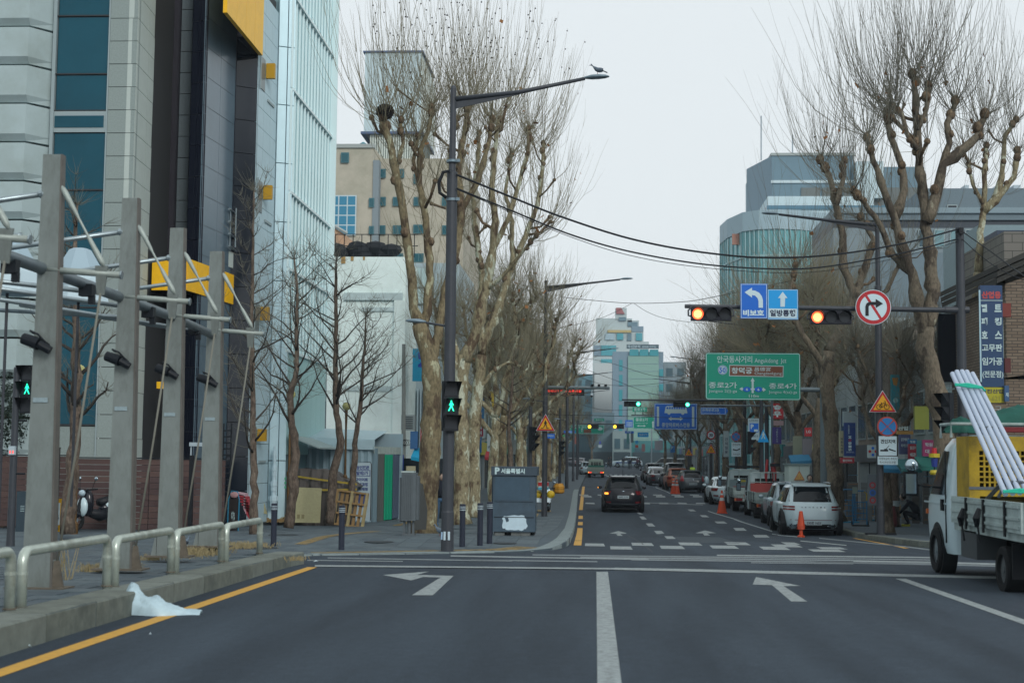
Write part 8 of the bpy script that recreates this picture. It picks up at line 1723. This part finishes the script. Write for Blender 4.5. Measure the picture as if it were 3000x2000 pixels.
q=pat(262,1556);motorbike('white and black scooter parked by the brown fence behind the pylons',(q[0]+.05,34.4,pz(q[0],34.4)),R(150),paint('black car paint',(1,1,1)),lambda t:(MB().sphere((0,.44,.60),.22,12,(.8,.45,1.1)).build('leg_shield',paint('scooter white',(.62,.68,.68),0,.3),t,smooth=True),MB().sphere((0,-.5,.62),.25,12,(.9,1.3,.7)).build('side_cover',paint('scooter white',(1,1,1)),t,smooth=True),MB().bb(-.2,.2,-.95,-.6,.85,1.25).build('top_box',BLACK,t)))
# notice boards on the left
Y=33.6;a=P(163,1555,Y);t=T('notice_board','yellow framed white notice board with handwriting by the first tree','notice board',(a[0],Y,pz(a[0],Y)));h=P(0,1458,Y)[2]-pz(a[0],Y)
MB().prism([(-.16,0),(.13,0),(.15,h-.03),(.13,h),(-.16,h)],0,.06).build('yellow_frame',mat('yellow frame',(.62,.30,.01),.5),t);MB().bb(-.14,.09,-.012,0,.16,h-.10).build('white_sheet',mat('white sheet',(.60,.64,.66),.6),t);txt('알뜰',t,-.02,h*.62,.14,.07,WBLK,-.016,.01);txt('25%',t,.0,h*.45,.16,.09,WBLK,-.016,.01);MB().bb(-.12,.06,-.016,-.012,.27,.31).build('black_strip',WBLK,t);MB().bb(-.12,.06,-.008,0,.05,.11).build('slot',WBLK,t)
Y=33.4;a=P(60,1540,Y);t=T('dark_signboard','slate standing signboard at the left edge behind the pylon','signboard',(a[0],Y,pz(a[0],Y)));MB().bb(-.12,.16,0,.3,0,.95).build('body',mat('slate board',(.035,.055,.07),.5),t)
for k in range(4):MB().bb(-.02,.08,-.004,0,.60-k*.04,.61-k*.04).build('text_line',SW,t)
# stacked red stools, black board with writing, blue hand truck near ladder
Y=36.6;a=P(720,1540,Y);t=T('stacked_chairs','stack of red and pink plastic chairs by the ladder','chair stack',(a[0]+.02,Y,pz(a[0],Y)))
for k in range(7):
    ch=T_part('chair',t,(.05-k*.045,.0,.05+k*.075));m_=mat('red plastic chair',(.40,.035,.045),.45)if k<6 else mat('pink plastic chair',(.55,.30,.32),.5)
    MB().prism([(-.05,.50),(.20,.46),(.24,.10),(.20,0),(.16,.1),(.17,.42),(-.06,.46)],-.17,.17).build('back_and_seat',m_,ch);MB().tube([(.2,-.16,.1),(.24,-.18,-.05)],.012,5).build('leg',m_,ch)
Y=36.2;a=P(682,1540,Y);t=T('menu_board','black standing menu board with white chalk words and blue edge','menu board',(a[0],Y,pz(a[0],Y)));MB().prism([(-.13,0),(.13,0),(.13,.85),(-.13,.85)],0,.03).build('black_panel',mat('chalk board',(.03,.022,.022),.7),t);MB().tube([(.14,0,0),(.15,0,.8),(.10,0,1.0),(-.05,0,1.02),(-.13,0,.8),(-.14,0,0)],.016,6).build('blue_frame',mat('blue tube',(.03,.22,.34),.5),t);txt('여기%',t,.0,.38,.09,.24,SW,-.01,.02)
a=P(682,1450,36.1);MB().sphere((.02,-.03,.92),.10,8,(1.1,.4,.8)).build('towel',mat('pink towel',(.5,.25,.24),.9),t)
# ------------------------------------------------------------------ tent stall, banner, tarp, boards, pallet
TENT=mat('grey white tent vinyl',(.42,.49,.51),.45,noise=.08,nscale=3);TEN2=mat('tent vinyl pleats',(.36,.43,.46),.45)
def pleat(name,x0,x1,Ya,Yb,z0,z1,m,par,n=60,amp=.045,freq=9,seed=1):
    rn=random.Random(seed);ph=[rn.uniform(0,6)for _ in range(4)];g=MB()
    for j in range(5):
        for i in range(n+1):u=i/n;x=x0+(x1-x0)*u;y=Ya+(Yb-Ya)*u+amp*(math.sin(freq*u*6+ph[0])+.5*math.sin(freq*u*13+ph[1]))*(1-.25*j/4);z=z0+(z1-z0)*j/4;g.v.append((x,y,z))
    for j in range(4):
        for i in range(n):a=j*(n+1)+i;g.f.append((a,a+1,a+n+2,a+n+1))
    return g.build(name,m,par,smooth=True)
ST=T('tent_stall','grey white vinyl tent stall with brown and green side curtains','tent stall');Yt_=50.;xl,xr_,ztop=PX(868,Yt_),PX(1098,Yt_),P(1000,1312,Yt_)[2];zg=pz(-8,Yt_)
pleat('front_curtain',xl,xr_,Yt_,Yt_,zg,ztop,TEN2,ST,90,.04,11);g=MB();zr=P(1000,1290,Yt_)[2];g.v=[(xl,Yt_-.12,ztop-.02),(xr_,Yt_-.12,ztop-.05),(xr_,Yt_-.05,zr+.05),(xl,Yt_+.1,zr+.12),(xl,Yt_+3,zr+.5),(xr_,Yt_+3,zr+.4)];g.f=[(0,1,2,3),(3,2,5,4)];g.build('roof_skirt',TENT,ST)
xe2=PX(1180,53);pleat('brown_curtain',xr_+.1,PX(1128,51),Yt_+.1,51.,zg,P(0,1318,Yt_)[2],mat('grey brown curtain',(.12,.115,.10),.8),ST,24,.03,5);pleat('green_curtain',PX(1128,51),PX(1153,52),50.9,51.8,zg+.03,P(0,1320,51)[2],mat('bright green curtain',(.0,.34,.17),.6),ST,30,.03,3);pleat('slate_curtain',PX(1153,52),PX(1172,53),51.9,53,zg+.05,P(0,1320,52)[2],mat('slate curtain',(.10,.12,.17),.7),ST,16,.03,3)
pleat('side_skirt',xr_-.02,PX(1182,53.2),Yt_-.15,53.2,P(0,1318,51)[2],P(0,1300,51)[2]+.03,mat('dirty white skirt',(.40,.41,.36),.7,noise=.15),ST,50,.03,10);MB().bb(xr_-.05,xr_+.1,Yt_-.05,Yt_+.05,zg,ztop).build('corner_post',mat('blue grey post',(.20,.26,.29),.5),ST);MB().bb(PX(1172,53),PX(1182,53),53,53.1,zg,P(0,1320,53)[2]).build('blue_end_strip',mat('deep blue strip',(.01,.05,.28),.5),ST)
MB().bb(xl,xe2,Yt_+2.9,Yt_+3,zg,zr+.3).build('back_wall',TEN2,ST)
g=SG('banner_stand','white upright banner on a stand with dark blue words behind the pallet',1041,1087,1355,1525,47.6,mat('banner cloth',(.50,.54,.56),.6),cat='banner');NV=mat('navy print',(.06,.08,.22),.5)
g.text('성인전문',1044,1080,1369,1380,NV,.05);g.poly([(1040,1381),(1083,1381),(1083,1398),(1040,1398)],NV,'word_frame');g.poly([(1042,1383),(1081,1383),(1081,1396),(1042,1396)],mat('banner cloth',(1,1,1)),'word_field');g.text('발레3가',1045,1077,1384,1395,NV,.05);g.text('다이어트',1042,1077,1402,1412,NV,.05);g.text('체세교정',1042,1077,1415,1425,NV,.04);g.text('스트레칭',1042,1077,1428,1437,NV,.04);g.poly([(1052,1445),(1080,1443),(1076,1482),(1052,1480)],NV,'picture_block')
MB().tube([(-.25,-.03,-.95),(-.25,-.03,1.0),(.22,-.03,1.0),(.27,-.03,.93),(.27,-.03,-.95)],.012,6).build('frame_tube',DARKM,g.t)
# tarp covered heap
TP=T('tarp_covered_stall','brown tarpaulin covered heap tied with yellow straps behind the young trees','covered heap');Yp=46.2;zg=pz(-8,Yp);x0,x1,x2=PX(868,Yp),PX(958,Yp),PX(1046,Yp);h0,h1,h2=P(0,1363,Yp)[2],P(0,1366,Yp)[2],P(0,1412,Yp)[2]
TPM=mat('brown tarpaulin',(.095,.072,.062),.7,noise=.18,nscale=3,bump=.3);g=MB();n=44;rn=random.Random(12)
for j in range(9):
    v=j/8
    for i in range(n+1):
        u=i/n;x=x0+(x2-x0)*u;top=np.interp(u,[0,.5,.62,1],[h0,h1,h1-.12,h2]);z=zg+(top-zg)*min(1,v*1.35);d=.9*max(0,(v-.72)/.28);g.v.append((x,Yp+.05*math.sin(u*31+3*v)+.03*math.sin(u*67)+d*1.6-.10*(1-v),z+.02*math.sin(u*23)*v))
for j in range(8):
    for i in range(n):a=j*(n+1)+i;g.f.append((a,a+1,a+n+2,a+n+1))
g.build('tarpaulin',TPM,TP,smooth=True);YS=mat('yellow strap',(.42,.27,.03),.7)
for ya,yb in((1395,1410),(1432,1433)):
    for k in range(1):a,b,c=P(870,ya,Yp-.15),P(950,ya+(yb-ya)*.6+2,Yp-.18),P(1046,yb+8 if ya<1400 else yb,Yp-.15);g=MB();g.v=[(*a[:2],a[2]-.03),(*b[:2],b[2]-.03),(*c[:2],c[2]-.03),(*a[:2],a[2]+.03),(*b[:2],b[2]+.03),(*c[:2],c[2]+.03)];g.f=[(0,1,4,3),(1,2,5,4)];g.build('yellow_strap',YS,TP)
# plywood
a,b=P(864,1530,45.0),P(945,1428,45.3);PLY=mat('plywood',(.46,.37,.20),.75,noise=.14,nscale=14);o=MB().prism([(0,0),(b[0]-a[0],.0),(b[0]-a[0],b[2]-a[2]),(0,b[2]-a[2]+.02)],0,.02).build('plywood_board',PLY,loc=(a[0],45.0,a[2]));o.rotation_euler=(R(-8),0,0);tag(o,'pale plywood sheet leaning against the brown tarpaulin','plywood sheet')
for dx in(.06,.20):MB().bb(dx,dx+.09,-.006,0,.13,.26).build('dark_patch',mat('plywood stain',(.28,.21,.10),.8),o)
PAL=mat('pallet wood',(.30,.165,.065),.8,noise=.25,nscale=6,stretch=(1,1,.2));PAL2=mat('pallet wood pale',(.38,.27,.13),.8,noise=.25,nscale=6)
def pallet(name,lab,loc,rx,ry,rz,W=1.05,H=1.12,sc=1):
    t=T(name,lab,'pallet',loc,0);t.rotation_euler=(rx,ry,rz)
    for k in range(7):x=-W/2+.05+(W-.1)*k/6;MB().bb(x-.048,x+.048,0,.02,0,H).build('slat',PAL if k%3 else PAL2,t)
    for k in range(4):z=.03+(H-.06)*k/3;MB().bb(-W/2,W/2,-.09,-.002,z-.03,z+.03).build('bearer',PAL,t)
    for k in range(4):z=.03+(H-.06)*k/3;
    for x in(-W/2+.05,0,W/2-.05):MB().bb(x-.04,x+.04,-.115,-.092,0,H).build('front_board',PAL if x<0 else PAL2,t)
    return t
a=P(1018,1530,44.9);pallet('wooden_pallet','wooden pallet standing on edge behind the lone bollard',(a[0],44.9,pz(a[0],44.9)),R(-7),R(7),0)
a=P(845,1522,46.3);pallet('wooden_pallet','low wooden pallet lying flat behind the bollard near the plywood',(a[0]-.1,45.6,pz(a[0],46)+.12),R(-84),0,0,1.0,1.0)
a=P(768,1500,45.5);o=MB().prism([(0,0),(.24,-.05),(.10,.42),(-.08,.46)],0,.02).build('wooden_plank',PLY,loc=(a[0],45.2,a[2]));tag(o,'short pale board leaning behind the slim tree','board')
for(px,py,s,c,lab)in((790,1512,.28,(.05,.04,.04),'dark rubbish bag beside the leaning board'),(878,1522,.16,(.16,.12,.09),'small heap of brown scraps at the curved tree foot'),(1070,1520,.16,(.30,.27,.22),'small bundle of scraps at the foot of the banner'),(700,1395,.0,(0,0,0),'')):
    if s:q=GP(px,py,pz);o=MB().sphere((0,0,s*.5),s,9,(1.2,.8,.62)).build('rubbish',mat('rub %.2f'%c[0],c,.8,noise=.4,nscale=9),loc=q,smooth=True);tag(o,lab,'rubbish')
# globe lamps
for(px,py,Y,pyb,lab,pxb)in((852,1155,42,1525,'yellow globe lamp on a thin brass post beside the curved tree',846),(1015,1190,47,1500,'yellow globe lamp on a brass post above the tarpaulin',1005),(232,1085,32.5,1560,'yellow globe lamp half hidden by the branches between the pylons',230)):
    g_=P(px,py,Y);zb=pz(g_[0],Y);t=T('globe_lamp',lab,'globe lamp',(g_[0],Y,zb),0,'yellow globe lamps');h=g_[2]-zb;BRS=mat('old brass post',(.16,.075,.025),.5,.3,noise=.2)
    MB().sphere((0,0,h),.142,16).build('globe',mat('yellowed globe',(.55,.46,.17),.35,noise=.08),t,smooth=True);MB().lathe([(.10,0),(.10,.25),(.06,.3),(.055,h*.38),(.075,h*.39),(.075,h*.41),(.04,h*.43),(.032,h*.8),(.05,h-.16),(.06,h-.13)],12).build('post',BRS,t)
# hand trucks, cartons and crouching man on the right
BT=mat('blue tube',(1,1,1))
def handtruck(lab,px,py,rz,base,yel=False):
    q=GP(px,py,pzr);t=T('hand_truck',lab,'hand truck',q,rz,'blue hand trucks');g=MB().tube([(-.24,0,0),(-.24,.05,1.15),(-.18,.05,1.25),(.18,.05,1.25),(.24,.05,1.15),(.24,0,0)],.024,7)
    for z in(.25,.45,.65,.85):g.tube([(-.24,.02,z),(.24,.02,z)],.016,6)
    for x in(-.12,0,.12):g.tube([(x,.02,.25),(x,.02,.85)],.010,5)
    g.build('frame',mat('blue hand truck',(.01,.16,.32),.5),t)
    if yel:MB().tube([(.15,.05,1.25),(.24,.05,1.15),(.24,.04,.9)],.028,7).build('yellow_grip',YS,t)
    MB().bb(-.30,.30,-.30,.0,.0,.05).build('toe_plate',BLACK if base else BT,t)
    for sd in(-1,1):MB().tube([(sd*.25,.08,.09),(sd*.30,.08,.09)],.09,12).build('wheel',TYRE,t)
handtruck('blue hand truck frame with yellow grip standing on a black base',2520,1540,R(-6),True,True);handtruck('blue hand truck leaning left, close behind the white suv',2488,1530,R(8),False);handtruck('third blue hand truck behind the lamp post',2556,1524,R(30),False)
CARD=mat('cardboard carton',(.34,.20,.10),.9,noise=.15)
for(px,py,w,h,z,lab,m_,cat)in((2482,1520,.30,.30,.35,'orange brown carton carried on the left hand truck',CARD,'carton'),(2512,1522,.26,.26,.15,'small carton low behind the hand trucks',CARD,'carton'),(2557,1512,.30,.22,.55,'small carton stacked on a stool behind the lamp post',CARD,'carton'),(2631,1530,.24,.45,.25,'orange carton beside the white ringed tree',CARD,'carton'),(2609,1543,.44,.74,.0,'faded red sack standing beside the white ringed tree',mat('faded red sack',(.24,.06,.06),.8,noise=.2),'sack'),(2460,1535,.18,.8,.0,'narrow red and white object behind the white suv',mat('red load panel',(1,1,1)),'box'),(2505,1445,.16,.22,.0,'pale meter box on a post behind the hand trucks',mat('pale meter box',(.30,.33,.27),.6),'meter box')):
    q=GP(px,py,pzr)if py>1500 else(P(px,py,50)[0],50,P(px,py,50)[2]-.9+.9)
    g=MB().box((0,0,z+h/2),(w,w*.8,h));
    if z>.2:g.bb(-.03,.03,-.03,.03,0,z)
    if 'sack' in lab:g=MB().lathe([(w*.45,0),(w*.55,.1),(w*.5,h*.6),(w*.35,h*.9),(w*.42,h)],12)
    tag(g.build(cat.replace(' ','_'),m_,loc=q,smooth='sack' in lab),lab,cat)
g=SG('no_entry_board','grey display board with red and blue round signs leaning at the shop',2541,2570,1388,1480,45.5,mat('grey display board',(.15,.16,.17),.6),cat='display board');
for i,m_ in enumerate((SRED,SBLU,SRED)):g.circ(2556,1420+i*23,9.5,m_);g.circ(2556,1420+i*23,6,mat('muted white',(.22,.18,.19),.6)if i!=1 else mat('muted blue',(.05,.10,.2),.6))
q=GP(2619,1542,pzr);t=T('ringed_tree_trunk','slim brown tree trunk with a white ring near the crouching man','tree',q);MB().lathe([(.26,0),(.215,.12),(.20,.5),(.19,1.1),(.18,2.0),(.16,4.2),(.11,6)],14).build('trunk',BKG,t,smooth=True);MB().lathe([(.205,.72),(.205,.92)],16).build('white_ring',mat('white ring',(.42,.44,.43),.7),t)
q=GP(2640,1530,pzr)
# red yellow blue rotating lamp pillar near truck
q=P(2738,1390,37);t=T('shop_ornament','red yellow and blue hanging ornament left of the truck cab','ornament',q);MB().lathe([(.10,.0),(.13,.05),(.10,.12)],10).build('lower_yellow',mat('ornament yellow',(.55,.38,.02),.5),t);MB().lathe([(.07,.2),(.09,.42)],10).build('blue_body',mat('ornament blue',(.02,.04,.22),.5),t);MB().lathe([(.14,.44),(.14,.54)],10).build('upper_yellow',mat('ornament yellow',(1,1,1)),t);MB().lathe([(.07,.54),(.06,.68)],10).build('red_top',SRED,t);MB().tube([(0,0,.1),(0,0,.5)],.02,6).build('rod',BLACK,t)
# ------------------------------------------------------------------ people
SKIN=mat('skin',(.42,.26,.19),.6);HAIR=mat('black hair',(.012,.010,.010),.7);BCOAT=mat('dark coat',(.014,.016,.024),.85,noise=.2);JEAN=mat('blue jeans',(.05,.10,.17),.85);DTR=mat('dark trousers',(.020,.021,.028),.85)
def person(lab,loc,rz,coat=BCOAT,legs=DTR,H=1.72,stride=.15,crouch=False,group=None,hat=None,sc=1.):
    t=T('person',lab,'person',loc,rz,group,sc)
    key='crouch' if crouch else('wide' if stride>.2 else 'walk')
    for nm,m_ in(('legs',legs),('coat',coat)):me=BODY[key+nm].copy();me.materials.append(m_);link(nm,me,t)
    if not crouch:hy,hz=.02,1.62;hands=[(-.22,.12,.86),(.22,.18,.88)]
    else:
        hy,hz=.30,.98;hands=[(-.11,.46,.36),(.11,.46,.36)]
        for sd in(-1,1):MB().box((sd*.13,.20,.035),(.10,.28,.07)).build('yellow_shoe',mat('yellow shoe',(.45,.38,.02),.6),t)
    MB().sphere((0,hy,hz),.105,14,(.86,.95,1.15)).build('head',SKIN,t,smooth=True);MB().sphere((0,hy-.022,hz+.022),.112,12,(.92,.95,1.08)).build('hair',hat or HAIR,t,smooth=True)
    MB().prism([(hy+.09,hz-.02),(hy+.122,hz-.025),(hy+.09,hz+.02)],-.012,.012,'yz').build('nose',SKIN,t)
    for h in hands:
        g=MB().sphere(h,.038,8,(.6,1,1.1))
        for k in range(4):g.tube([(h[0],h[1]-.024+k*.016,h[2]-.03),(h[0],h[1]-.020+k*.016,h[2]-.085+abs(k-1.5)*.008)],.0085,5)
        g.tube([(h[0],h[1]+.03,h[2]),(h[0],h[1]+.055,h[2]-.03)],.010,5);g.build('hand',SKIN,t)
    return t
q=P(1292,1510,46.5);person('person in a dark coat and blue jeans walking behind the near lamp pole',(q[0],46.5,pz(q[0],46.5)),R(200),legs=JEAN)
q=GP(2672,1541,pzr);person('person in black crouching on the right pavement with yellow shoes',q,R(75),crouch=True,sc=1.06)
for px,Y,c,lab,s_,rz in((1784,222,BCOAT,'dark dressed person striding across the far junction',.3,90),(1791,236,BCOAT,'second dark figure just behind the striding one',.1,80),(1843,214,mat('navy coat',(.03,.04,.07),.8),'person in a long dark coat standing before the police car',.05,10),(1847,214.6,BCOAT,'person close beside the long coated one at the police car',.12,190),
        (1868,214,mat('dull red coat',(.10,.02,.04),.8),'person in a dull red top at the rear of the police car',.15,30),(1874,215,BCOAT,'dark dressed person carrying on right of the red one',.25,270),(1826,226,DTR,'small figure in front of the police car bonnet',.1,0)):
    x=PX(px,Y);person(lab,(x,Y,gz(x,Y)),R(rz),c,stride=s_,group='people at the far junction')
x=PX(2004,125);person('dark figure standing between the parked dark suv and the triangles',(x,125,gz(x,125)),0);x=PX(2028,118);person('person in a bright yellow vest beyond the parked cars',(x,118,gz(x,118)),R(20),mat('hi vis vest',(.45,.6,.05),.7));x=PX(1288,46)
q=P(2384,1400,52);person('person whose dark head shows over the white suv roof',(q[0],53,pzr(q[0],53)),R(180),sc=1.03)
# white bags and street clutter at far right kerb
for(px,py,lab)in((2058,1418,'white bag pile at the kerb under the warning triangle'),(2070,1416,'second white bag at the kerb')):q=GP(px,py,pzr);o=MB().sphere((0,0,.25),.28,8,(.7,.7,1.3)).build('white_bag',BAG,loc=q,smooth=True);tag(o,lab,'bag')
for(px,py,Y,lab)in((1663,1385,175,'far left kerb post with yellow base'),):pass
# manhole covers and patches
IRON=mat('manhole iron',(.045,.048,.052),.6,.4,noise=.2,nscale=30)
for(px,py,r,lab)in((1110,1588,.33,'iron manhole cover in the pavement left of the cabinet'),(830,1568,.35,'round iron tree pit lid near the slim tree'),(1480,1592,.26,'small iron cover beside the parking kiosk'),(745,1606,.5,'dark round iron cover on the kerb corner by the bollard')):
    q=GP(px,py,pz);o=MB().lathe([(r,.006),(r,.013),(r*.93,.017)],22).build('manhole_cover',IRON,loc=q);tag(o,lab,'manhole cover','iron covers in the pavement')
# ------------------------------------------------------------------ street haze, one closed box of thin air
hz_=MB().bb(-140,160,-25,520,-3.5,46).build('haze',None);hz_['kind']='stuff'
hm=bpy.data.materials.new('haze air');hm.use_nodes=True;n=hm.node_tree.nodes;n.clear();o_=n.new('ShaderNodeOutputMaterial');v_=n.new('ShaderNodeVolumePrincipled');v_.inputs['Color'].default_value=(.80,.92,1,1);v_.inputs['Density'].default_value=.00032;v_.inputs['Anisotropy'].default_value=.2
hm.node_tree.links.new(v_.outputs[0],o_.inputs['Volume']);hz_.data.materials.append(hm)
bpy.data.objects.remove(TXT['o']);bpy.data.curves.remove(TXT['c'])
